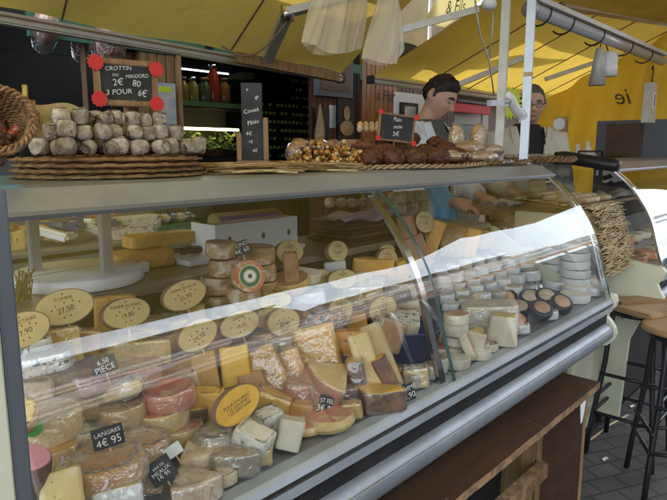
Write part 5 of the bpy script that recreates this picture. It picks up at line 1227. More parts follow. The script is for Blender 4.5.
K(236, 372, 1.04, 'slab', (28, 18, 52), ['tan', 'yellowp', 'comte'], 'upright bright slab above the yellow FLEUR sign', roll=-5, tip=-16)
K(254, 392, 1.02, 'slab', (26, 16, 40), ['tan', 'tan', 'comte'], 'tan slab leaning behind the yellow FLEUR sign', roll=-12, tip=-14)
K(206, 404, .98, 'slab', (34, 22, 30), [BR, 'comte', 'comte'], 'deep yellow block left of the yellow FLEUR sign', roll=3, turn=-12)
K(212, 424, .97, 'slab', (38, 20, 14), ['comte', 'comte', 'tomme'], 'low yellow block beneath the deep yellow block', roll=4)
K(182, 385, 1.08, 'slab', (34, 18, 22), [BR, 'bloom', 'bloom'], 'streaky crusted block behind the orange ring cheese', roll=-14)
K(274, 404, .94, 'slab', (44, 22, 22), ['greyr', 'yellowp', 'comte'], 'long rounded yellow piece behind the ashed goat cubes', roll=22, bev=.01, wrap='wrap')
K(300, 398, .95, 'wheel', (34, 32), ['redr', 'tan', 'pinkr'], 'wrapped round with red paper top in the middle front', wrap='wrap_heavy', bulge=.06)
K(331, 384, .95, 'wedge', (52, 30, 60), ['pinktan', 'palep', 'palep'], 'big fan shaped pale chunk in clear film', turn=-120, tip=-28, wrap='wrap')
K(347, 368, .99, 'slab', (20, 14, 26), [BR, BR, 'yellowp'], 'small dark rinded chunk between the fan chunk and the slabs', roll=18, wrap='wrap')
K(367, 364, .97, 'slab', (22, 18, 62), ['palep', 'palep', 'palep'], 'tall pale long slab leaning left, left of the pair', roll=-20, tip=-24)
K(381, 356, .98, 'slab', (22, 18, 66), ['palep', 'palep', 'palep'], 'tall pale long slab leaning left, right of the pair', roll=-24, tip=-24)
K(358, 380, .90, 'slab', (17, 22, 42), ['yellowp', BR, 'yellowp'], 'yellow slab with black rind side standing in the front row', roll=-12, tip=-6, turn=0, wrap='wrap')
K(388, 386, .86, 'slab', (14, 20, 46), ['yellowp', BR, 'yellowp'], 'slim yellow slab with dark rind leaning beside the 14,90 tag', roll=-28, tip=-6)
K(345, 398, .91, 'slab', (26, 18, 22), [BR, BR, BR], 'dark brown wrapped chunk behind the half round with dark rind', wrap='wrap_heavy')
K(374, 404, .83, 'wedge', (42, 22, 100), [BR, BR, 'yellowp'], 'half round with dark rind and yellow top in the front row', turn=70, wrap='wrap')
K(416, 377, .88, 'slab', (24, 18, 18), ['palep', 'palep', 'whitep'], 'pale wrapped chunk behind the 14,90 tag', roll=-8, wrap='wrap_heavy')
K(392, 374, .87, 'wheel', (22, 11), ['pinktan', 'pinktan', 'pinkr'], 'small pink brown round in front of the blue bowl', roll=-6)
# front flat breads and goats
K(329, 419, .84, 'wheel', (48, 13), ['palep', 'palep', 'pinkr'], 'flat round with browned top carrying a black tag', roll=-3, bulge=.12, bev=.006)
K(300, 424, .86, 'wheel', (50, 9), ['palep', 'palep', 'pinkr'], 'flatter browned round partly behind the tagged one', roll=4, bev=.004)
K(268, 422, .855, 'slab', (29, 24, 25), ['ash', 'ash', 'ash'], 'ashed goat cube sitting on top of its neighbours', roll=-14, tip=8, turn=25, bev=.006)
K(253, 442, .85, 'slab', (38, 28, 30), ['ash', 'ash', 'whitep'], 'ashed goat block under the tilted cube', roll=20, tip=6, turn=-30, bev=.006)
K(290, 442, .83, 'slab', (24, 20, 30), ['whitep', 'whitep', 'whitep'], 'clean white goat block nearest the rim in the middle', roll=14, tip=-8, bev=.003)
K(215, 445, .90, 'wheel', (40, 30), ['greyr', 'greyr', 'greyr'], 'grey ball cheese in film with a green paper top', wrap='wrap_heavy', bulge=.25, bev=.012)
m = MB(); p = ay(217, 437, .875); m.lathe([(.0, .004), (.014, .002), (.022, -.004)], 14); o = m.build('green_sticker', 'green', None, p, (R(40), 0, 0)); tag(o, 'green paper sticker on the wrapped grey ball cheese', 'sticker')
K(234, 464, .82, 'wedge', (44, 22, 75), ['greyr', 'comte', 'camem'], 'wrapped wedge with brown crust beside the brie points', turn=-95, roll=-4, wrap='wrap_heavy')
# wheels at left middle
K(152, 402, 1.02, 'wheel', (20, 20), ['camem'] * 3, 'mottled small wheel hidden behind the orange ring cheese')
K(169, 396, .99, 'wheel', (52, 20), ['redr', 'redr', 'redr'], 'red orange ring cheese in film topping the pale wheels', wrap='wrap_heavy', dish=.012, roll=-6)
K(161, 417, .99, 'wheel', (54, 22), ['palep', 'palep', 'redr'], 'pale banded wheel directly under the red orange ring cheese', wrap='wrap', roll=-2)
K(176, 434, .97, 'wheel', (52, 24), ['palep', 'palep', 'redr'], 'lowest pale banded wheel under the red orange ring cheese', wrap='wrap')
K(118, 412, 1.02, 'wheel', (54, 22), ['palep', 'palep', 'tan'], 'tan wrapped wheel left of the pale banded wheels', wrap='wrap_heavy')
K(112, 392, 1.03, 'slab', (60, 20, 16), ['palep', 'palep', 'bloom'], 'long crinkled pale piece lying on the tan wheel', roll=-14, turn=-10, wrap='wrap_heavy', bev=.01)
K(92, 378, 1.07, 'wheel', (54, 20), ['pinkr'] * 3, 'pink orange wheel left of the second pink one', wrap='wrap_heavy')
K(135, 372, 1.07, 'wheel', (50, 20), ['pinkr'] * 3, 'pink orange wheel behind the red ring cheese', wrap='wrap_heavy')
K(62, 394, 1.07, 'slab', (40, 26, 24), ['palep', 'tan', 'tomme'], 'tan chunk behind the leftmost packed cheeses', roll=-6)
K(35, 392, 1.08, 'slab', (36, 26, 28), ['bloom', 'bloom', 'bloom'], 'speckled crusty block at the left edge', roll=4)
K(48, 424, .99, 'wheel', (64, 26), ['palep', 'palep', 'bloom'], 'big film wrapped pale wheel with a green oval sticker', wrap='wrap_heavy', roll=-8)
m = MB(); p = ay(33, 428, .93); m.lathe([(0, .001), (.013, .001), (.014, -.0005)], 20); o = m.build('green_sticker', 'green', None, p, (R(62), 0, R(-20))); tag(o, 'green oval sticker on the big pale wheel at left', 'sticker')
K(78, 440, .97, 'wheel', (36, 24), ['palep', 'palep', 'whitep'], 'small film wrapped pale round right of the stickered wheel', wrap='wrap_heavy', roll=12)
K(48, 452, .96, 'wheel', (56, 20), ['tomme', 'tomme', 'comte'], 'yellow round lying under the stickered wheel', wrap='wrap')
K(20, 416, .93, 'wheel', (34, 30), ['pinkr', 'pinkr', 'tomme'], 'brown edged round cut by the cream post, upper', tip=50)
K(24, 472, .86, 'wheel', (50, 34), [BR, BR, 'pink'], 'round box with pink top and dark side at the lower left', roll=10, tip=10)
K(62, 492, .83, 'slab', (40, 24, 44), ['palep', 'palep', 'palep'], 'smooth pale yellow slab at the bottom left edge', roll=-4, tip=-22)
K(102, 472, .88, 'wheel', (84, 38), ['washed'] * 3, 'large wrinkled orange washed rind cheese at the lower left', wrap='wrap_heavy', bulge=.06, bev=.014)
K(142, 450, .93, 'wheel', (52, 30), ['washed'] * 3, 'smaller wrinkled orange cheese right of the LANGRES tag', wrap='wrap_heavy', bulge=.08, bev=.012, roll=6)
K(98, 444, .96, 'wheel', (40, 20), ['washed', 'washed', 'bloom'], 'pale orange cheese under the LANGRES tag', wrap='wrap_heavy')
K(118, 498, .81, 'slab', (48, 22, 22), ['paper', 'paper', 'palep'], 'pale green wrapped piece at the bottom edge', roll=-5, tip=-20, wrap='wrap')
K(194, 462, .90, 'wedge', (46, 22, 62), ['bloom', 'palep', 'bloom'], 'brie wedge with streaked crust, rear of the two', turn=-70, roll=-4)
K(188, 488, .82, 'wedge', (54, 24, 62), ['bloom', 'palep', 'bloom'], 'brie wedge with streaked crust, front one at the rim', turn=-70, roll=-4, wrap='wrap')
# --- smaller pieces tucked between the others
for u, v, y, kd, d, ms, l, kw in (
    (300, 412, .90, 'slab', (22, 16, 20), ['tan', 'comte', 'comte'], 'small yellow cube behind the flat browned rounds', dict(roll=12)),
    (318, 398, .92, 'wedge', (26, 16, 60), [BR, 'palep', 'palep'], 'small pale wedge left of the fan shaped chunk', dict(turn=-80, wrap='wrap')),
    (352, 412, .84, 'slab', (20, 14, 16), ['greyr', 'tomme', 'tomme'], 'little grey crusted cube beside the tagged flat round', dict(roll=-8, wrap='wrap')),
    (246, 430, .90, 'slab', (22, 14, 16), ['tan', 'comte', 'comte'], 'small yellow piece wedged behind the ashed goat block', dict(roll=6)),
    (196, 442, .92, 'wheel', (26, 14), ['pinktan', 'pinktan', 'pinkr'], 'small pinkish round behind the brie wedges', dict(roll=4)),
    (262, 456, .815, 'slab', (20, 14, 16), ['greyr', 'palep', 'palep'], 'little crusted piece at the rim below the ashed goat block', dict(roll=-6, wrap='wrap')),
    (222, 482, .80, 'wedge', (26, 14, 55), ['bloom', 'palep', 'bloom'], 'small white crusted wedge at the rim beside the front brie wedge', dict(turn=-60)),
    (150, 482, .86, 'slab', (26, 16, 18), ['tan', 'comte', 'tomme'], 'small yellow block left of the front brie wedge', dict(roll=10, wrap='wrap_heavy')),
    (232, 398, .98, 'wheel', (24, 16), ['camem', 'camem', 'pinktan'], 'small mottled round behind the yellow FLEUR sign', dict(roll=-4)),
    (190, 414, .98, 'wedge', (30, 16, 60), [BR, 'comte', 'comte'], 'small orange yellow wedge right of the ring cheese', dict(turn=-90)),
    (142, 425, 1.0, 'slab', (22, 14, 16), ['tan', 'palep', 'palep'], 'pale stub between the tan wheel and the banded wheels', dict(roll=-6)),
    (84, 410, 1.02, 'slab', (26, 16, 18), ['bloom', 'palep', 'palep'], 'small creamy block above the big stickered wheel', dict(roll=8, wrap='wrap')),
    (60, 376, 1.08, 'wheel', (34, 14), ['greyr', 'greyr', 'bloom'], 'flat grey round behind the tan chunk at left', dict(roll=-8)),
    (108, 350, 1.15, 'slab', (26, 14, 18), ['tan', 'tomme', 'tomme'], 'small tomme stub left of the large pale wedge', dict(roll=6)),
    (232, 346, 1.14, 'wheel', (28, 14), ['pinktan', 'pinktan', 'bloom'], 'small bloomy round between the two big ovals', dict(roll=-8)),
    (262, 344, 1.12, 'slab', (22, 14, 22), ['tan', 'comte', 'comte'], 'narrow yellow stub right of the right big oval', dict(roll=-10)),
    (300, 336, 1.12, 'wedge', (28, 18, 55), ['bloom', 'blue', 'blue'], 'small blue veined wedge behind the big yellow slab', dict(turn=-100)),
    (304, 318, 1.15, 'wheel', (24, 14), ['greyr', 'greyr', 'greyr'], 'small grey crusted round left of the herb crusted cheese', dict(roll=6)),
    (354, 322, 1.12, 'slab', (26, 16, 18), ['pinktan', 'comte', 'comte'], 'small yellow chunk right of the herb crusted cheese', dict(roll=-8)),
    (374, 314, 1.14, 'wheel', (26, 12), ['bloom', 'bloom', 'bloom'], 'white bloomy disc behind the blue bowl', dict(roll=5)),
    (424, 348, .97, 'wheel', (24, 12), ['pinktan', 'pinktan', 'pinkr'], 'small pink round at the right of the blue bowl', dict(roll=-4, wrap='wrap')),
    (430, 334, 1.02, 'slab', (22, 14, 16), ['whitep', 'palep', 'whitep'], 'small cream cube just behind the steel bracket', dict(roll=4)),
    (420, 318, 1.08, 'wedge', (28, 16, 60), ['bloom', 'palep', 'bloom'], 'creamy wedge behind the steel bracket', dict(turn=-100, wrap='wrap')),
    (410, 304, 1.14, 'wheel', (26, 12), ['whitep', 'whitep', 'bloom'], 'flat white round beyond the black 5,20 tag', dict(roll=-6)),
    (300, 286, 1.22, 'slab', (24, 14, 16), ['tan', 'tan', 'tomme'], 'tan stub under the hollowed half cheese', dict(roll=4)),
    (372, 284, 1.2, 'wheel', (26, 14), ['camem', 'camem', 'bloom'], 'mottled round between the OSSAU and COMTE signs', dict(roll=4)),
    (350, 300, 1.16, 'slab', (26, 16, 14), ['pinktan', 'palep', 'palep'], 'small rose rinded piece in front of the COMTE sign', dict(roll=-10, wrap='wrap')),
    (146, 336, 1.2, 'slab', (24, 14, 18), ['greyr', 'tomme', 'tomme'], 'small grey rinded stub behind the large pale wedge', dict(roll=10)),
    (206, 336, 1.2, 'wheel', (26, 16), ['camem', 'camem', 'tan'], 'low mottled round left of the wheel pile', dict(roll=-4)),
    (488, 352, .83, 'wheel', (20, 8), ['whitep', 'whitep', 'bloom'], 'flat white disc in front of the white wedge', dict(roll=0)),
    (520, 336, .80, 'slab', (18, 12, 9), ['paper', 'paper', 'whitep'], 'small white pack lying at the rim right of the pyramid', dict(roll=-8, wrap='wrap_heavy')),
    (548, 322, .81, 'slab', (18, 12, 8), ['paper', 'paper', 'paper'], 'crumpled little white pack at the rim by the black tubs', dict(roll=-10, wrap='wrap_heavy')),
    (440, 352, .93, 'wheel', (24, 12), ['whitep', 'whitep', 'pinkr'], 'white round with orange top left of the left stack', dict(roll=3)),
    ): K(u, v, y, kd, d, ms, l, **kw)
for k, (u, v, y, l) in enumerate(((76, 464, .90, 'crumpled clear film between the stickered wheel and the large orange cheese'), (132, 436, .95, 'crumpled clear film behind the LANGRES tag'), (318, 410, .87, 'crumpled clear film behind the tagged flat round'), (500, 318, .90, 'crumpled film bunched behind the white pyramid'), (532, 304, .96, 'crumpled film lying over the black rimmed tubs'), (120, 344, 1.18, 'crumpled film beside the small yellow chunk under TOMME'))):
    p = ay(u, v, y); q = 13 * depth_of(p) / 600; p.z = max(p.z, deckz(y) + q * .6); lump('film_ball', p, q, (1.2, .9, .7), 'wrap_heavy', l, 'film', .5, 26, 'crumpled film in the counter', 4)
# --- blue bowl
bo = empty('blue_bowl', (0, 0, 0), 'dark blue glazed bowl holding blue cheese', 'bowl'); p = ay(407, 366, .95); bo.location = (p.x, .95, deckz(.95) + .001)
s_ = depth_of(p) / 600; r_ = 33 * s_; h_ = 30 * s_
m = MB().lathe([(0, 0), (r_ * .7, 0), (r_ * .78, .004), (r_, h_), (r_ * 1.04, h_ + .002), (r_ * 1.03, h_ + .006), (r_ * .96, h_ + .003), (r_ * .74, .008), (0, .008)], 40); m.build('body', 'navy', bo)
K(380, 334, .965, 'wedge', (44, 30, 42), ['pinktan', 'blue', 'blue'], 'blue veined wedge leaning in the left of the blue bowl', turn=-60, tip=-20)
K(409, 331, .95, 'wedge', (46, 32, 48), ['bloom', 'blue', 'blue'], 'blue veined wedge with grey crust in the right of the blue bowl', turn=-110, tip=-14)
K(392, 322, 1.06, 'wheel', (34, 16), ['blue'] * 3, 'broken round of blue cheese at the back of the blue bowl')
m = MB().tube([ay(364, 350, .88), ay(391, 340, .90)], .0022, 6); wtag(m, 'wooden_pick', 'straw', 'thin wooden pick lying across the blue bowl edge', 'pick')
for k, (u, v, l) in enumerate(((418, 378, 'left orange topped cup cheese right of the 14,90 tag'), (432, 374, 'middle orange topped cup cheese beside the rim'), (414, 390, 'orange topped cup cheese nearest the 14,90 tag'), (440, 366, 'rear orange topped cup cheese by the bracket'))):
    K(u, v, .85 + .03 * k % .08, 'wheel', (15, 15), ['whitep', 'whitep', 'pinkr'], l, wrap='wrap_heavy', nm='goat_cheese', taper=-.12)
# --- right half
for st, (u, v0, y, n, w, h) in enumerate(((455, 378, .84, 6, 28, 11), (476, 372, .86, 3, 26, 10))):
    for k in range(n):
        K(u + (k % 2) * 1.5, v0 - h * k - 5, y + .012 * (k % 2), 'wheel', (w - k * .6, h - .3), ['whitep', 'whitep', 'pinkr' if k == n - 1 else 'whitep'], '%s small white round from the bottom of the %s stack by the glass seam' % (ordn[k].capitalize(), ('left', 'right')[st]), nm='goat_cheese', wrap='wrap' if k == n - 1 else None, bev=.004)
K(468, 348, .87, 'wheel', (30, 9), ['whitep', 'palep', 'pinkr'], 'white round with pink face standing on edge beside the stacks', roll=62, tip=0, nm='goat_cheese')
K(490, 318, .97, 'slab', (54, 34, 28), ['whitep'] * 3, 'large white block in film behind the white pyramid', roll=-5, wrap='wrap_heavy')
K(501, 338, .87, 'slab', (32, 24, 30), ['whitep', 'whitep', 'palep'], 'truncated white pyramid by the front rim', roll=2, taper=.22)
K(478, 344, .90, 'wedge', (26, 26, 50), ['whitep', 'palep', 'palep'], 'small white wedge left of the white pyramid', turn=-100, tip=-10)
for k, (u, v, y, l) in enumerate(((517, 322, .88, 'front black rimmed oval tub with pinkish face'), (519, 309, .94, 'second black rimmed oval tub behind the front one'), (541, 310, .89, 'right front black rimmed oval tub with pale face'), (546, 298, .95, 'rear black rimmed oval tub with red face'), (561, 306, .88, 'rightmost black rimmed oval tub leaning'), (530, 299, 1.0, 'rearmost black rimmed oval tub'), (507, 300, 1.0, 'left rear black rimmed oval tub in film'), (504, 312, .93, 'dark tub mostly hidden in crumpled film'))):
    o = K(u, v, y, 'wheel', (22, 9), ['black', 'black', 'black'], l, nm='cheese_tub', tip=30, roll=(8, 2, 14, 6, 20, 0, -6, -4)[k])
    q_ = 11 * depth_of(o.location) / 600; h2_ = 9 * depth_of(o.location) / 600; m = MB(); m.lathe([(0, h2_ + .0022), (q_ * .7, h2_ + .0022), (q_ * .72, h2_ + .0006)], 28); link('paper_face', m.mesh('paper_face'), 'bloom' if k % 2 else 'pinktan', o)
for k, (u, v, y, w, l) in enumerate([(575, 298 - 8.5 * k, .90, 27, '%s flat white tub from the bottom of the tall stack at the right end' % ordn[k].capitalize()) for k in range(7)] + [(590, 290 - 8.5 * k, .97, 24, '%s flat white tub from the bottom of the short rear stack at the right end' % ordn[k].capitalize()) for k in range(4)] + [(556, 284 - 8.5 * k, 1.0, 25, '%s flat white tub from the bottom of the left rear stack at the right end' % ordn[k].capitalize()) for k in range(5)]):
    K(u, v, y, 'wheel', (w, 8), ['paper', 'paper', 'whitep'], l, nm='cheese_tub', taper=-.06, bev=.002, amp=.0006, roll=(2, -2, 1)[k % 3], group='white tubs stacked at the right end')
# white paper packs across the back right
rn = random.Random(77)
rws = [(1.0, 309, 'front', 444, 520, 5), (1.06, 299, 'second', 440, 552, 8), (1.12, 290, 'middle', 438, 560, 9), (1.18, 281, 'fourth', 436, 566, 10), (1.24, 272, 'rear', 434, 570, 11)]
for y, v0, nmr, ua, ub_, n in rws:
    for k in range(n):
        u = ua + (ub_ - ua) * (k + .5) / n; v = v0 - (u - 440) * .26
        fl = rn.random() < .45
        K(u, v, y, 'wheel' if fl else 'slab', ((ub_ - ua) / n * 1.12, 7 + rn.random() * 4) if fl else ((ub_ - ua) / n * 1.05, 20, 6 + rn.random() * 5), [rn.choice(('paper', 'whitep')), 'paper', rn.choice(('paper', 'whitep', 'bloom'))], '%s white pack from left in the %s row of the right half' % (ordn[k].capitalize(), nmr), nm='cheese_pack', roll=rn.uniform(-8, 4), turn=rn.uniform(-15, 15), wrap='wrap' if rn.random() < .5 else None, group='white packs in the right half')
K(452, 240, 1.26, 'wedge', (34, 30, 55), ['tan', 'comte', 'comte'], 'bright tan pyramid wedge below the blue panel', turn=-90, tip=-6)
K(470, 243, 1.26, 'slab', (16, 12, 30), ['tan', 'comte', 'comte'], 'slim tan slab right of the pyramid wedge', roll=14)
K(409, 237, 1.25, 'slab', (17, 14, 44), ['pinktan', 'pinktan', 'comte'], 'tall pinkish slab leaning behind the round sign by the seam', roll=-14)
K(434, 238, 1.25, 'slab', (14, 12, 36), ['tan', 'comte', 'comte'], 'tan slab leaning right of the round sign by the seam', roll=18)
K(416, 252, 1.22, 'slab', (24, 16, 34), ['pinktan', 'pinktan', 'pinktan'], 'brownish pink slab lying behind the glass seam', roll=-24)
K(484, 240, 1.26, 'wheel', (20, 7), ['tan', 'tan', 'pinktan'], 'round tan cheese standing on edge at the back right', tip=80)
K(395, 276, 1.22, 'slab', (26, 16, 14), ['comte'] * 3, 'small yellow block in front of the back row wedge')
# blocks on the worktop
wtz = 1.181
def onwt(u, v): return az(u, v, wtz)
def W_(mb_fn, name, u, v, mt, label, cat, rz=0, **k):
    p = onwt(u, v); o = mb_fn.build(name, mt, None, (p.x, p.y, wtz), (0, 0, R(rz))); return tag(o, label, cat)
p0 = onwt(68, 277); m = MB().lathe([(0, 0), (.148, 0), (.152, .004), (.152, .026), (.148, .03), (0, .03)], 56)
bd = m.build('cutting_board', 'whiteboard', None, (p0.x, 1.44, wtz)); tag(bd, 'round white cutting board on the worktop at left', 'cutting board')
m = MB().box(.12, .175, -.03, .0, 0, .028, 0, .003); m.build('handle_lug', 'whiteboard', bd)
m = MB().lathe([(0, 0), (.0, 0)], 4)
m = MB().bar((-.14, -.01, .0306), (.14, .02, .0306), .003, .0006); m.build('knife_groove', 'alu', bd)
p = onwt(144, 267); o = loft_mesh('cheese_block', outline_box(.17, .09), .045, amp=.001, seed=3); o = link('cheese_block', o, ['comte', 'comte', 'tomme'], None, (p.x, 1.50, wtz), (0, 0, R(-8))); tag(o, 'lower flat tan block on the worktop right of the round board', 'cheese', CH)
o = loft_mesh('cheese_block', outline_box(.21, .07), .035, amp=.001, seed=5); o = link('cheese_block', o, ['comte', 'comte', 'comte'], None, (p.x + .09, 1.54, wtz + .046), (0, 0, R(-5))); tag(o, 'upper long tan block resting across the lower flat block', 'cheese', CH)
p = onwt(230, 262)
m = MB().box(-.16, .30, -.07, .08, 0, .014, 0, .004); o = m.build('cutting_board', 'whiteboard', None, (onwt(222, 262).x + .05, 1.46, wtz), (0, 0, 0)); tag(o, 'rectangular white cutting board under the knife and white box', 'cutting board')
kn = empty('knife', (onwt(195, 255).x, 1.47, wtz + .018), 'black handled knife lying on the rectangular board', 'knife', rz=R(-8)); m = MB(); m.tube([(-.09, 0, .008), (-.06, 0, .012), (.0, 0, .010), (.03, 0, .009)], [.009, .012, .010, .009], 10); m.build('handle', 'knife', kn)
m = MB(); m.add([(.03, 0, .002), (.2, 0, .002), (.03, 0, .022), (.14, 0, .020), (.03, .002, .002), (.2, .001, .002), (.03, .002, .022), (.14, .002, .020)], [(0, 1, 3, 2), (6, 7, 5, 4), (0, 4, 5, 1), (2, 3, 7, 6), (1, 5, 7, 3)]); m.build('blade', 'chrome', kn)
a = ay(216, 262, 1.40); b = ay(299, 262, 1.40)
bxx = empty('paper_box', (a.x, 1.40, wtz + .001), 'white cardboard box with a purple striped paper roll on top', 'box'); w_ = (b.x - a.x) * .98; h_ = .105
m = MB(); m.box(0, w_, 0, .003, 0, h_); m.box(0, w_, .117, .12, 0, h_ * .7); m.box(0, .003, .003, .117, 0, h_); m.box(w_ - .003, w_, .003, .117, 0, h_); m.box(0.003, w_ - .003, .003, .117, .001, .004); m.build('carton', 'label_white', bxx)
m = MB(); m.tube([(.04, .06, h_ - .005), (w_ - .04, .06, h_ - .005)], .032, 26); m.build('roll', 'parch', bxx)
for nm_, z0, mt_ in (('purple_stripe', 20, 'purple'), ('pink_stripe', -12, 'pink')):
    m = MB(); vs = [(x, .06 - .0326 * math.cos(R(a_)), h_ - .005 + .0326 * math.sin(R(a_))) for x in (.045, w_ - .045) for a_ in (z0, z0 + 8, z0 + 16, z0 + 24)]; m.add(vs, [(q, q + 1, q + 5, q + 4) for q in range(3)]); m.build(nm_, mt_, bxx)
m = MB()
for x in (.05, w_ * .55, w_ - .04): disc(m, x, h_ * .55, .006, .010, -.0035)
m.build('hand_hole', 'brownr', bxx)
# stacked trays and papers in the middle
pm_ = onwt(355, 240)
for k in range(5):
    m = MB(); c = (ay(350, 235, 1.42).x + .06, 1.42); w2 = .19 - .006 * k
    m.box(-w2, w2, -.09, .09, 0, .012, 0, .002); o = m.build('serving_tray', 'black' if k % 2 == 0 else 'brownbox', None, (c[0] + .01 * (k % 2), c[1], wtz + .001 + k * .0145), (0, 0, R(4 * (k % 3) - 4))); tag(o, '%s tray from the bottom of the dark stack on the worktop' % ordn[k].capitalize(), 'tray', 'stacked dark trays')
vs, fs = wave_sheet(lambda a, b: (c[0] - .2 + .42 * a, c[1] - .10 + .18 * b, wtz + .078 + .010 * math.sin(a * 12 + b * 3) + .006 * math.sin(b * 14)), 40, 16)
wtag(MB().add(vs, fs, 0, True), 'wrapping_paper', mat('pinkish paper', (.55, .45, .5), .7, bump=.3, bscale=20), 'rumpled pinkish wrapping paper spread on the dark trays', 'paper')
for k in range(6):
    p = ay(334 + k * 11, 203, 1.50); lump('garlic_head', (p.x, 1.52, p.z), .022, (1, 1, .85), 'bloom', '%s pale bulb from left behind the pinkish paper' % ordn[k].capitalize(), 'garlic', .12, 15, 'pale bulbs behind the papers', 3, wrap='wrap')
p = ay(360, 212, 1.52); a_ = ay(330, 212, 1.52); b_ = ay(395, 212, 1.52)
wtag(MB().box(a_.x, b_.x, 1.50, 1.545, wtz, p.z - .0, 0, .004), 'wooden_crate', 'brownwood', 'low dark crate carrying the pale bulbs behind the papers', 'crate')
# rippled bright blue sheet behind the seam
a = ay(425, 187, 1.75); b = ay(456, 245, 1.75)
def PB_(a, b):
    L = [(424, 187), (434, 208), (438, 226), (446, 247)]; Rr = [(446, 181), (456, 204), (454, 226), (453, 249)]
    k = min(int(b * 3), 2); f = b * 3 - k; lu, lv = (L[k][c] + (L[k + 1][c] - L[k][c]) * f for c in (0, 1)); ru, rv_ = (Rr[k][c] + (Rr[k + 1][c] - Rr[k][c]) * f for c in (0, 1))
    p = ay(lu + (ru - lu) * a, lv + (rv_ - lv) * a, 1.59); p.y += .012 * math.sin(a * 9 + b * 2) + .006 * math.sin(a * 21 - b * 5); return p
vs, fs = wave_sheet(PB_, 24, 24); o = wtag(MB().add(vs, fs, 0, True), 'blue_sheet', cloth('blue plastic', (.16, .66, 1.0), .25, .08), 'bright blue plastic bag hanging behind the counter beside the young man', 'bag')
md = o.modifiers.new('t', 'SOLIDIFY'); md.thickness = .003
# crates and goat cheeses behind right on the worktop
cr_ = empty('wooden_crate', (ay(512, 225, 1.42).x, 1.42, wtz + .001), 'pale wooden crate of wrapped goat cheeses on the worktop', 'crate')
m = MB()
L2, W2, H2 = .26, .10, .05
m.box(-L2, L2, -W2, -W2 + .008, 0, H2); m.box(-L2, L2, W2 - .008, W2, 0, H2); m.box(-L2, -L2 + .008, -W2 + .008, W2 - .008, 0, H2); m.box(L2 - .008, L2, -W2 + .008, W2 - .008, 0, H2); m.build('sides', 'woodh', cr_)
m = MB().box(-L2 + .008, L2 - .008, -W2 + .008, W2 - .008, 0, .005); m.build('bottom', 'woodh', cr_)
rn = random.Random(51)
for k in range(12):
    x = cr_.location.x - L2 + .05 + (k % 6) * .085; y = 1.38 + (k // 6) * .08
    lump('wrapped_goat_cheese', (x, y, wtz + .045), .034, (1, .9, .7), 'paper' if k % 3 else 'navy', '%s wrapped goat cheese from left in the %s row of the crate' % (ordn[k % 6].capitalize(), ('front', 'rear')[k // 6]), 'cheese', .12, 12, 'goat cheeses in the pale crate', 3, rz=k, wrap='wrap_heavy')
for k in range(9):
    x = 2.05 + (k % 3) * .085; y = 1.50; z = wtz + .001 + (k // 3) * .048
    cheese('wheel', (x, y, z), (.038, .046), ['goatw'] * 3, '%s pale round from left in the %s layer of the wall of rounds at right' % (ordn[k % 3].capitalize(), ('bottom', 'middle', 'top')[k // 3]), 'goat_cheese', group='pale rounds stacked on the worktop')

# ------------------------------------------------------------------ oval price signs
def sign(u, v, y, w, h, title, price, label, roll=0, turn=0, tip=-12, board='ovalboard', dots=True):
    p = ay(u, v, y); s_ = depth_of(p) / 600; cs = math.cos(math.atan2(p.x, p.y) - R(turn) * 0) if turn == 0 else 1
    W2 = w * s_ / max(.55, cs) / 2 ; H2 = h * s_ / 2
    e = empty('price_sign', p, label, 'price sign', 'oval price signs'); e.rotation_euler = (R(tip + random.uniform(-7, 5)), R(roll + random.uniform(-3, 3)), R(turn + random.uniform(-9, 5)))
    def ov(rx, rz, y0, y1, n=40):
        vs = [(rx * math.cos(6.2832 * k / n), yy, rz * math.sin(6.2832 * k / n)) for yy in (y0, y1) for k in range(n)]
        return MB().add(vs, [tuple(range(n)), tuple(range(2 * n - 1, n - 1, -1))] + [(i, n + i, n + (i + 1) % n, (i + 1) % n) for i in range(n)])
    ov(W2 * 1.0, H2 * 1.0, 0, .013).build('backing', 'ovalrim', e); o = ov(W2 * .95, H2 * .94, -.0012, -.0001); o.build('face', board, e)
    if title:
        tl_ = max(len(q) for q in title.split('\n')); lettering(title, min(H2 * (.30 if price or len(title) < 14 else .26), W2 * 2.1 / tl_), 'ink', e, (0, -.0016, H2 * .46 if price else 0), (R(90), 0, 0))
    if price: lettering(price, H2 * .42, 'ink', e, (0, -.0016, -H2 * .15), (R(90), R(-6), 0), weight=.0)
    if dots:
        m = MB()
        for dx, dz_ in ((0, .82), (-.5, -.05), (.55, .12), (-.12, -.62), (.12, -.58), (-.34, .16), (.32, .28), (0, .28)): disc(m, dx * W2 * .9, dz_ * H2 * .9, H2 * .045, H2 * .045, -.0022, 8, dy=.0008)
        m.build('peg_holes', 'ink', e)
    m = MB().tube([(0, .003, -H2 * .95), (0, .003, -H2 * .95 - .05)], .0022, 6); m.build('pick', 'straw', e)
    return e
sign(23, 330, 1.10, 50, 36, 'ST NECTAIRE', '17,90', 'oval sign half cut by the cream post at far left', roll=-10)
sign(65, 307, 1.15, 54, 36, 'TOMME', '27,50', 'oval sign reading TOMME above the pale chunk', roll=-5)
sign(127, 313, 1.15, 48, 31, 'TOMME AU MARC', '19,80', 'oval sign reading TOMME AU MARC before the yellow slabs', roll=4)
sign(185, 295, 1.18, 41, 30, 'TOMME DE SAVOIE', '21,90', 'oval sign reading TOMME DE SAVOIE left of the wheel pile', roll=-10)
sign(198, 335, 1.06, 38, 32, '', '24,50', 'blank topped oval sign in front of the pink rinded slab', roll=-14)
sign(240, 324, 1.08, 38, 27, 'CANTAL', '18,60', 'oval sign in the middle below the wheel pile', roll=-6)
sign(284, 322, 1.08, 32, 29, '', '22,40', 'round pale sign left of the herb crusted cheese', roll=8)
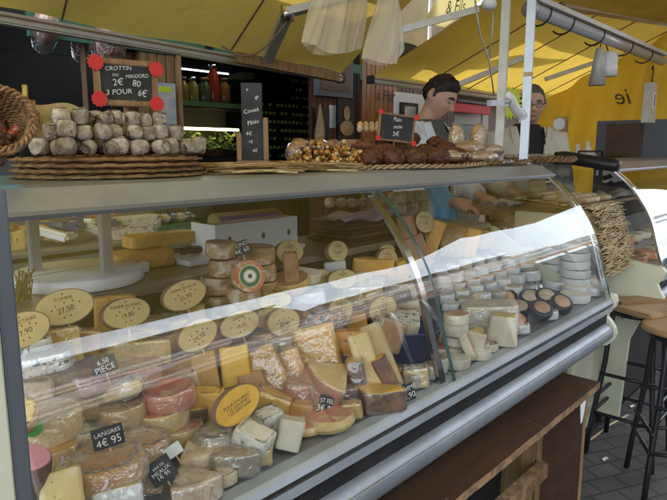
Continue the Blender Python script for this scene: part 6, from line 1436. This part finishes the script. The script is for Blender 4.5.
sign(275, 301, 1.14, 30, 18, 'MORBIER', '16,90', 'low wide sign leaning behind the round pale sign', tip=-30)
sign(265, 318, 1.12, 26, 18, '', '', 'small yellow sign mostly hidden behind the round pale sign')
sign(290, 252, 1.24, 27, 24, 'LAGUIOLE', '23,90', 'oval sign standing above the hollowed half cheese')
sign(338, 251, 1.24, 20, 21, 'SALERS', '25,80', 'round looking sign above the small white paper box')
sign(321, 278, 1.22, 20, 18, 'BEAUFORT', '', 'dim sign tucked behind the two middle back signs')
sign(343, 279, 1.18, 26, 20, 'COMTE', '19,50', 'oval sign below the paper box sign')
sign(362, 277, 1.20, 18, 12, '', '', 'low sign slipping down behind the COMTE sign')
sign(388, 259, 1.22, 20, 22, 'OSSAU', '28,50', 'oval sign in front of the back row block by the bracket', roll=6)
sign(387, 251, 1.26, 14, 14, '', '', 'blank sign peeping out above the OSSAU sign')
sign(425, 222, 1.24, 20, 22, 'MANCHEGO', '27,90', 'round looking sign behind the glass seam', roll=4)
sign(341, 310, 1.06, 24, 27, 'TOMETTE', '18,90', 'oval sign standing above the orange veined block', roll=6)
sign(383, 309, 1.05, 28, 26, '', '29,50', 'sign half lost in reflections above the blue bowl')
sign(472, 303, 1.0, 30, 15, '', '14,60', 'low tan sign lying before the large white block', tip=-30, roll=-8)
sign(238, 405, .87, 47, 36, "FLEUR D'AUBRAC\n* LE GOURMET\n* LE GENTIANE", '', 'large yellow oval sign reading FLEUR D AUBRAC in the front', roll=-10, board=MT['yellowp'], dots=False)
def ctag(u, v, y, w, h, lines, label, roll=0, turn=-20, tip=-15, col='slate'):
    p = ay(u, v, y); s_ = depth_of(p) / 600; W2, H2 = w * s_ / 2, h * s_ / 2
    e = empty('price_tag', p, label, 'price tag', 'small black price tags'); e.rotation_euler = (R(tip), R(roll), R(turn))
    m = MB().box(-W2, W2, 0, .002, -H2, H2, 0, .0006); m.build('card', col, e)
    for i, t_ in enumerate([q for q in lines if q]): lettering(t_, H2 * (.8 if i == 0 else .95) * min(1, 5 / max(1, len(t_))) * (.5 if len(lines) > 2 else 1), 'chalk', e, (0, -.0012, H2 * (.42 - .85 * i / max(1, len(lines) - 1)) if len(lines) > 1 else 0), (R(90), R(-4), 0), jitter=.06)
    m = MB().tube([(0, .003, -H2), (0, .003, -H2 - .03)], .0015, 5); m.build('pick', 'straw', e)
ctag(108, 437, .88, 30, 21, ['LANGRES', '4€ 95'], 'black tag reading LANGRES 4€ 95', roll=-6)
ctag(161, 471, .83, 26, 25, ['BRIE DE', 'MEAUX', '1€ 95'], 'black tag reading BRIE DE MEAUX in front of the brie', roll=-26)
ctag(326, 405, .83, 17, 18, ['ST FEL', '3€ 90'], 'black tag stuck in the browned flat round', roll=24)
ctag(407, 393, .765, 18, 17, ['TOMME', '14,90'], 'black tag reading 14,90 right of the dark rinded slab', roll=-10)
ctag(104, 365, 1.0, 24, 17, ['6,50', 'PIECE'], 'grey looking black tag behind the pink orange wheels', roll=-12)
ctag(241, 248, 1.19, 17, 14, ['ROND', '4€ 60'], 'black tag standing on the left wheel pile', roll=-14)
ctag(403, 296, 1.08, 20, 10, ['5,20'], 'black tag with blurred chalk left of the glass seam', roll=-4)
ctag(505, 229, 1.28, 12, 13, ['3€'], 'small dark tag in front of the pale wooden crate')
ctag(173, 451, .86, 18, 12, [''], 'small white paper flag leaning on the pale wheels', roll=-26, col='label_white')
# pretzel-like string of straw in the left back corner
m = MB(); rn = random.Random(61); c = az(24, 300, 1.183); c.y = 1.33; c.x = ay(20, 290, 1.33).x
for k in range(60): a = rn.uniform(-.5, 1.2); m.tube([c + Vector((rn.uniform(-.02, .02), rn.uniform(-.02, .02), .0)), c + Vector((rn.uniform(-.03, .03), rn.uniform(-.03, .03), rn.uniform(.03, .07)))], .0015, 4)
wtag(m, 'straw_tuft', ['strawdark'], 'tuft of straw on the worktop behind the cream post', 'straw', kind='stuff')

# ------------------------------------------------------------------ rear display seen through the gap at left
YV = 2.1
rv = empty('rear_display', (1.1, YV, 0), 'low rear display with glass shelf of pastries and goat logs', 'counter')
def V(u, v): return ay(u, v, YV)
xa, xb = -.4, V(214, 230).x; zs = (V(10, 256).z + V(212, 231).z) / 2
m = MB().box(xa, xb, YV, YV + .5, .1, zs - .09); wb(m, 'base', 'darkpanel', rv)
m = MB().box(xa, xb, YV - .01, YV + .5, zs - .014, zs, 0, .002); m.box(xa, xb, YV - .012, YV + .01, zs - .05, zs - .03); wb(m, 'shelf', 'alu', rv)
m = MB().box(xa, xb, YV + .0, YV + .48, zs - .085, zs - .052); wb(m, 'under_shelf', 'alu_dark', rv)
m = MB().box(xb - .006, xb, YV, YV + .5, zs, zs + .2); wb(m, 'side_glass', 'glass', rv)
m = MB().box(xa, xb, YV + .5, YV + .53, zs - .1, zs + .3); wb(m, 'back', 'greyframe', rv)
rn = random.Random(71)
for k in range(9):
    u = 40 + k * 6; p = V(u, 240); lump('croissant', (p.x, YV + .12 + (k % 2) * .09, zs + .03 + (k % 3) * .012), .04, (1.3, .8, .7), 'loaf', '%s golden roll from left on the rear display' % ordn[k].capitalize(), 'roll', .12, 12, 'rolls on the rear display', 3, rz=rn.random() * 3)
for k in range(10):
    u = 60 + k * 7; p = V(u, 240); m = MB().box(-.06, .06, -.025, .025, 0, .03, 0, .01); m.xf(Matrix.Rotation(rn.uniform(-.5, .5), 4, 'Y')); o = m.build('wrapped_snack', rn.choice(('paper', 'navy', 'label_white')), None, (p.x, YV + .07 + (k % 3) * .05, zs + .035 + (k % 2) * .02), (0, 0, rn.random() * 3)); tag(o, '%s wrapped portion from left among the golden rolls' % ordn[k].capitalize(), 'snack', 'wrapped portions on the rear display')
for j in range(2):
    for k in range(5):
        p = V(122 + k * 9.5, 240); o = link('goat_log', loft_mesh('goat_log', outline_box(.085, .07), .042, amp=.002, seed=k + 9 * j), ['ash', 'ash', 'blue'], None, (p.x, YV + .08, zs + .001 + .043 * j)); tag(o, '%s speckled goat brick from left in the %s layer of the rear display' % (ordn[k].capitalize(), ('lower', 'upper')[j]), 'cheese', 'speckled bricks on the rear display')
for k in range(6):
    p = V(112 + k * 7, 210); lump('sausage', (p.x, YV + .25, zs + .085), .03, (1.4, .7, .6), 'redr', '%s reddish sausage from left behind the speckled bricks' % ordn[k].capitalize(), 'sausage', .1, 12, 'sausages on the rear display', 3, rz=rn.random())
for k in range(5):
    p = V(170 + k * 8, 240); lump('goat_cheese', (p.x, YV + .10, zs + .06), .03, (1.1, 1, .7), 'bloom' if k % 2 else 'navy', '%s small round in foil from left in the green box' % ordn[k].capitalize(), 'cheese', .08, 12, 'rounds in the green box', 3, wrap='wrap')
m = MB().box(V(163, 230).x, V(206, 230).x, YV + .03, YV + .2, zs + .001, zs + .04, 0, .004); wtag(m, 'green_box', 'greenboard', 'low dark green box at the right end of the rear display', 'box')
for k, (u, c_) in enumerate(((14, 'parch'), (20, 'wicker'), (26, 'ovalboard'))):
    p = V(u, 240); cheese('slab', (p.x, YV + .1, zs + .001), (.06, .05, .07 + .02 * (k == 1)), [c_] * 3, ('pale', 'brown', 'cream')[k] + ' carton on the far left of the rear display', 'carton', cat='carton', group='cartons on the rear display')

# ------------------------------------------------------------------ the two stallholders
def evalmesh(o):
    dg = bpy.context.evaluated_depsgraph_get(); me = bpy.data.meshes.new_from_object(o.evaluated_get(dg)); old = o.data; o.modifiers.clear(); o.data = me; bpy.data.meshes.remove(old)
def fuse(mb, name, mt, parent, vox, smooth=6):
    o = mb.build(name, mt, parent); md = o.modifiers.new('r', 'REMESH'); md.mode = 'VOXEL'; md.voxel_size = vox; md.use_smooth_shade = True
    s2 = o.modifiers.new('s', 'SMOOTH'); s2.factor = .5; s2.iterations = smooth; evalmesh(o)
    o.data.polygons.foreach_set('use_smooth', [True] * len(o.data.polygons)); return o
def ell(m, secs, n=28, mi=0):
    """closed loft of elliptical sections (cx, cy, z, rx, ry)"""
    vs = [(cx + rx * math.cos(6.28318 * k / n), cy + ry * math.sin(6.28318 * k / n), z) for cx, cy, z, rx, ry in secs for k in range(n)]
    fs = [(i * n + k, i * n + (k + 1) % n, (i + 1) * n + (k + 1) % n, (i + 1) * n + k) for i in range(len(secs) - 1) for k in range(n)]
    fs += [tuple(range(n - 1, -1, -1)), tuple((len(secs) - 1) * n + k for k in range(n))]; return m.add(vs, fs, mi, True)
def gauss(p, c, s): d = (p - Vector(c)); return math.exp(-(d.x ** 2 / s[0] ** 2 + d.y ** 2 / s[1] ** 2 + d.z ** 2 / s[2] ** 2))
HS = .83
def head_pts(nu=64, nv=48, fat=1.0):
    vs = []
    for j in range(nv + 1):
        th = math.pi * j / nv
        for i in range(nu):
            ph = 2 * math.pi * i / nu; n = Vector((math.sin(th) * math.cos(ph), math.sin(th) * math.sin(ph), math.cos(th)))
            p = Vector((n.x * .076, n.y * .096, n.z * .118))
            if p.z < 0: k = -p.z / .118; p.x *= 1 - .30 * k ** 1.4 * (1.0 / fat); p.y *= 1 - .12 * k; p.y -= .012 * k
            if p.y > 0 and p.z < -.02: p.y *= .86
            f = p.copy()
            if p.y < 0:
                f.y -= .006 * gauss(p, (0, -.09, .032), (.05, .05, .012))          # brow
                for sx in (-1, 1):
                    f.y += .011 * gauss(p, (sx * .031, -.085, .012), (.017, .05, .012))  # eye socket
                    f += Vector((sx * .004, -.006, 0)) * gauss(p, (sx * .042, -.075, -.022), (.02, .04, .02))  # cheek
                f.y -= .030 * gauss(p, (0, -.095, -.022), (.0105, .06, .014)); f.y -= .013 * gauss(p, (0, -.095, .002), (.008, .06, .022))
                f.y -= .006 * gauss(p, (0, -.09, -.052), (.024, .06, .006)); f.y -= .007 * gauss(p, (0, -.09, -.064), (.020, .06, .006)); f.y += .004 * gauss(p, (0, -.09, -.058), (.022, .06, .003))
                f.y -= .012 * gauss(p, (0, -.08, -.094), (.022, .06, .018))
            vs.append(f)
    fs = [(j * nu + i, (j + 1) * nu + i, (j + 1) * nu + (i + 1) % nu, j * nu + (i + 1) % nu) for j in range(nv) for i in range(nu)]
    return vs, fs, nu, nv
def person(loc, rz, scale, label, coatm, shirtm, hairm, head_rot, hair_line, glasses=False, down=0, arms=None, hairlen=.014):
    e = empty('person', loc, label, 'person'); e.rotation_euler = (0, 0, R(rz)); e.scale = (scale,) * 3
    hc = Vector((0, -.062, 1.575)); HR = Euler([R(a) for a in head_rot]).to_matrix() * HS
    m = MB(); vs, fs, nu, nv = head_pts(); m.add([HR @ v + hc for v in vs], fs, 0, True)
    for sx in (-1, 1):
        ear = [(sx * .074, .012, .028), (sx * .082, .020, .022), (sx * .086, .024, .004), (sx * .080, .014, -.022), (sx * .074, .008, -.03)]
        m.tube([HR @ Vector(q) + hc for q in ear], [.006, .010, .011, .009, .005], 8)
    ell(m, [(0, .01, 1.40, .075, .06), (0, .005, 1.47, .058, .058), (0, -.02, 1.51, .055, .056), (0, -.035, 1.555, .045, .05)])
    ell(m, [(0, 0, .92, .155, .10), (0, 0, 1.05, .14, .09), (0, 0, 1.25, .15, .10), (0, .0, 1.38, .15, .085), (0, .005, 1.44, .10, .06)])
    A = arms or [[(-.17, .01, 1.40), (-.215, -.03, 1.16), (-.13, -.24, 1.10)], [(.17, .01, 1.40), (.215, -.03, 1.16), (.13, -.24, 1.10)]]
    for sx, a in zip((-1, 1), A):
        a = [Vector(q) for q in a]; m.tube([a[0], a[0].lerp(a[1], .5), a[1], a[1].lerp(a[2], .5), a[2]], [.048, .044, .037, .036, .026], 14)
        d = (a[2] - a[1]).normalized(); up = Vector((0, 0, 1)); sd = d.cross(up).normalized(); pn = sd.cross(d).normalized()
        w = a[2]; m.tube([w, w + d * .03, w + d * .075, w + d * .09], [.024, .030, .034, .026], 12)
        for k in range(4):
            b = w + d * .085 + sd * (.012 - .0145 * k + .010); L = (.036, .042, .039, .030)[k]
            m.tube([b - d * .02, b + d * L * .6, b + d * L * 1.1 - pn * .012, b + d * L * 1.25 - pn * .030], [.0098, .009, .0085, .007], 8)
        b = w + d * .03 + sd * (-sx) * .024; m.tube([b, b + d * .03 - sd * sx * .018 - pn * .006, b + d * .055 - sd * sx * .016 - pn * .016], [.012, .0105, .008], 8)
    for sx in (-1, 1): m.tube([(sx * .085, 0, .94), (sx * .09, -.005, .50), (sx * .09, .01, .10)], [.085, .058, .042], 14)
    body = fuse(m, 'body', 'skin', e, .0058, 3)
    # eyes and brows
    for sx in (-1, 1):
        c = HR @ Vector((sx * .031, -.0765, .011)) + hc
        mm = MB(); mm.lathe([(.0001, .0085), (.006, .0073), (.0095, .0038), (.0105, 0), (.0095, -.0038), (.006, -.0073), (.0001, -.0085)], 16, c=(0, 0, 0)); mm.xf(Matrix.Translation(c)); mm.build('eye', 'goatw', e)
        mm = MB(); mm.lathe([(.0001, .0100), (.0050, .0089), (.0086, .0060), (.0102, .0026), (.0104, -.0012 - .004 * down)], 18, c=(0, 0, 0)); mm.v = [tuple(HR @ Vector((x * 1.15, y * 1.1 + .0012, z * 1.05)) + c) for x, y, z in mm.v]; mm.build('eyelid', 'skin', e)
        mm = MB(); mm.tube([c + HR @ Vector((0, -.0085, -.0015 - .004 * down)), c + HR @ Vector((0, -.0103, -.0018 - .005 * down))], .0042, 12); mm.build('iris', 'ink', e)
        mm = MB(); mm.tube([HR @ Vector((sx * x, y, z)) + hc for x, y, z in ((.012, -.094, .030), (.026, -.093, .036), (.040, -.085, .034), (.049, -.074, .029))], [.0035, .005, .0045, .002], 6); mm.build('eyebrow', hairm, e)
    mm = MB(); mm.tube([HR @ Vector((x, -.1015 + abs(x) * .25 - .0, -.0585)) + hc for x in (-.022, -.011, 0, .011, .022)], [.001, .0024, .003, .0024, .001], 6); mm.build('mouth', mat('lips', (.22, .07, .055), .5), e)
    # hair shell
    vs, fs, nu, nv = head_pts(72, 54); keep = []
    hv = []
    for q in vs:
        n = Vector((q.x / .076, q.y / .096, q.z / .118)); lift_ = hairlen * (1 + .6 * noise.noise(q * 26)) + .008 * noise.noise(Vector((q.x * 260, q.y * 60, q.z * 60)))
        front = hair_line(q); hv.append(HR @ (q + n.normalized() * (lift_ * max(0, min(1, front * 40)) + (-.004 if front <= 0 else 0))) + hc); keep.append(front > -.012)
    m = MB(); m.add(hv, [f for f in fs if all(keep[i] for i in f)], 0, True); m.build('hair', hairm, e)
    # clothes
    m = MB(); ell(m, [(0, 0, .90, .165, .115), (0, 0, 1.05, .155, .108), (0, 0, 1.25, .168, .118), (0, .005, 1.37, .166, .103), (0, .01, 1.44, .10, .078), (0, .005, 1.475, .068, .067)]); fuse(m, 'shirt', shirtm, e, .009, 4)
    m = MB(); ell(m, [(0, 0, .60, .215, .15), (0, 0, .80, .20, .145), (0, 0, 1.0, .18, .130), (0, -.002, 1.25, .186, .136), (0, .005, 1.37, .185, .118), (0, .012, 1.43, .13, .092), (0, .015, 1.475, .086, .082)])
    for sx, a in zip((-1, 1), A):
        a = [Vector(q) for q in a]; w = a[1].lerp(a[2], .8); m.tube([a[0] + Vector((-sx * .03, 0, -.01)), a[0], a[0].lerp(a[1], .5), a[1], a[1].lerp(a[2], .5), w], [.07, .074, .062, .056, .053, .047], 16)
    o = fuse(m, 'coat', coatm, e, .009, 4)
    bm = bmesh.new(); bm.from_mesh(o.data)
    rm = [f for f in bm.faces if (lambda c: (c.y < -.01 and c.z > 1.10 and abs(c.x) < .012 + (c.z - 1.10) * .20) or c.z > 1.462)(f.calc_center_median())]
    bmesh.ops.delete(bm, geom=rm, context='FACES')
    for v in bm.verts: v.co += noise.noise_vector(v.co * 9) * .007
    bm.to_mesh(o.data); bm.free()
    md = o.modifiers.new('t', 'SOLIDIFY'); md.thickness = .005; evalmesh(o)
    for sx in (-1, 1):   # lapels
        m = MB(); vs, fs = wave_sheet(lambda a, b: (sx * (.014 + .072 * a + (.03 + .012 * math.sin(a * 3.1)) * b), -.142 + .062 * a ** 2 + .006 * b + .018 * a * b, 1.12 + .34 * a - .02 * b + .015 * a * b), 16, 4); m.add(vs, fs, 0, True); lo = m.build('lapel', coatm, e); md = lo.modifiers.new('t', 'SOLIDIFY'); md.thickness = .004; evalmesh(lo)
    m = MB()
    for sx in (-1, 1): m.tube([(sx * .088, 0, .95), (sx * .092, -.005, .50), (sx * .092, .01, .05)], [.105, .078, .066], 16)
    ell(m, [(0, 0, .82, .17, .12), (0, 0, .98, .162, .115)]); fuse(m, 'trousers', 'trousers', e, .012, 4)
    for sx in (-1, 1):
        m = MB(); m.tube([(sx * .092, .05, .04), (sx * .092, -.04, .042), (sx * .095, -.13, .032), (sx * .096, -.17, .026)], [.04, .045, .042, .022], 14); m.v = [(x, y, max(z, .002)) for x, y, z in m.v]; m.build('shoe', 'black', e)
    if glasses:
        m = MB()
        for sx in (-1, 1):
            m.tube([HR @ Vector((sx * .033 + .022 * math.cos(a * .3927), -.104 + .01 * abs(math.cos(a * .3927)) * (1 if math.cos(a * .3927) * sx > 0 else 0), .008 + .016 * math.sin(a * .3927))) + hc for a in range(16)], .0016, 6, closed=True)
            m.tube([HR @ Vector(q) + hc for q in ((sx * .055, -.096, .012), (sx * .079, -.05, .012), (sx * .083, .012, .012))], .0018, 6)
        m.tube([HR @ Vector((-.011, -.106, .012)) + hc, HR @ Vector((.011, -.106, .012)) + hc], .0016, 6); m.build('glasses', 'black', e)
    return e
def hairline(P):
    def f(q):
        y = max(P[0][0], min(P[-1][0], q.y))
        for (a, za), (b, zb_) in zip(P[:-1], P[1:]):
            if y <= b: return q.z - (za + (zb_ - za) * (y - a) / (b - a))
        return q.z - P[-1][1]
    return f
hl_dark = hairline([(-.10, .066), (-.075, .066), (-.045, .050), (-.012, .022), (-.006, -.018), (.004, -.02), (.010, .030), (.030, .028), (.038, -.055), (.1, -.07)])
hl_grey = hairline([(-.10, .082), (-.06, .080), (-.035, .060), (-.012, .020), (-.004, -.01), (.004, -.012), (.010, .028), (.030, .026), (.038, -.05), (.1, -.065)])
pA = ay(429, 100, 1.86)
person((pA.x, 1.86, 0), -4, (ay(430, 76, 1.86).z) / 1.677, 'young man with short dark hair in an open white coat looking down', 'coat', 'shirt', 'hair', (32, 4, 12), hl_dark, down=1)
pB = ay(537, 105, 1.62)
person((pB.x, 1.68, 0), -44, ay(537, 87, 1.66).z / 1.677, 'older man with grey hair and glasses in a cream coat behind the poles', 'apron', 'darkshirt', 'hairgrey', (10, 0, -14), hl_grey, glasses=True, hairlen=.009)
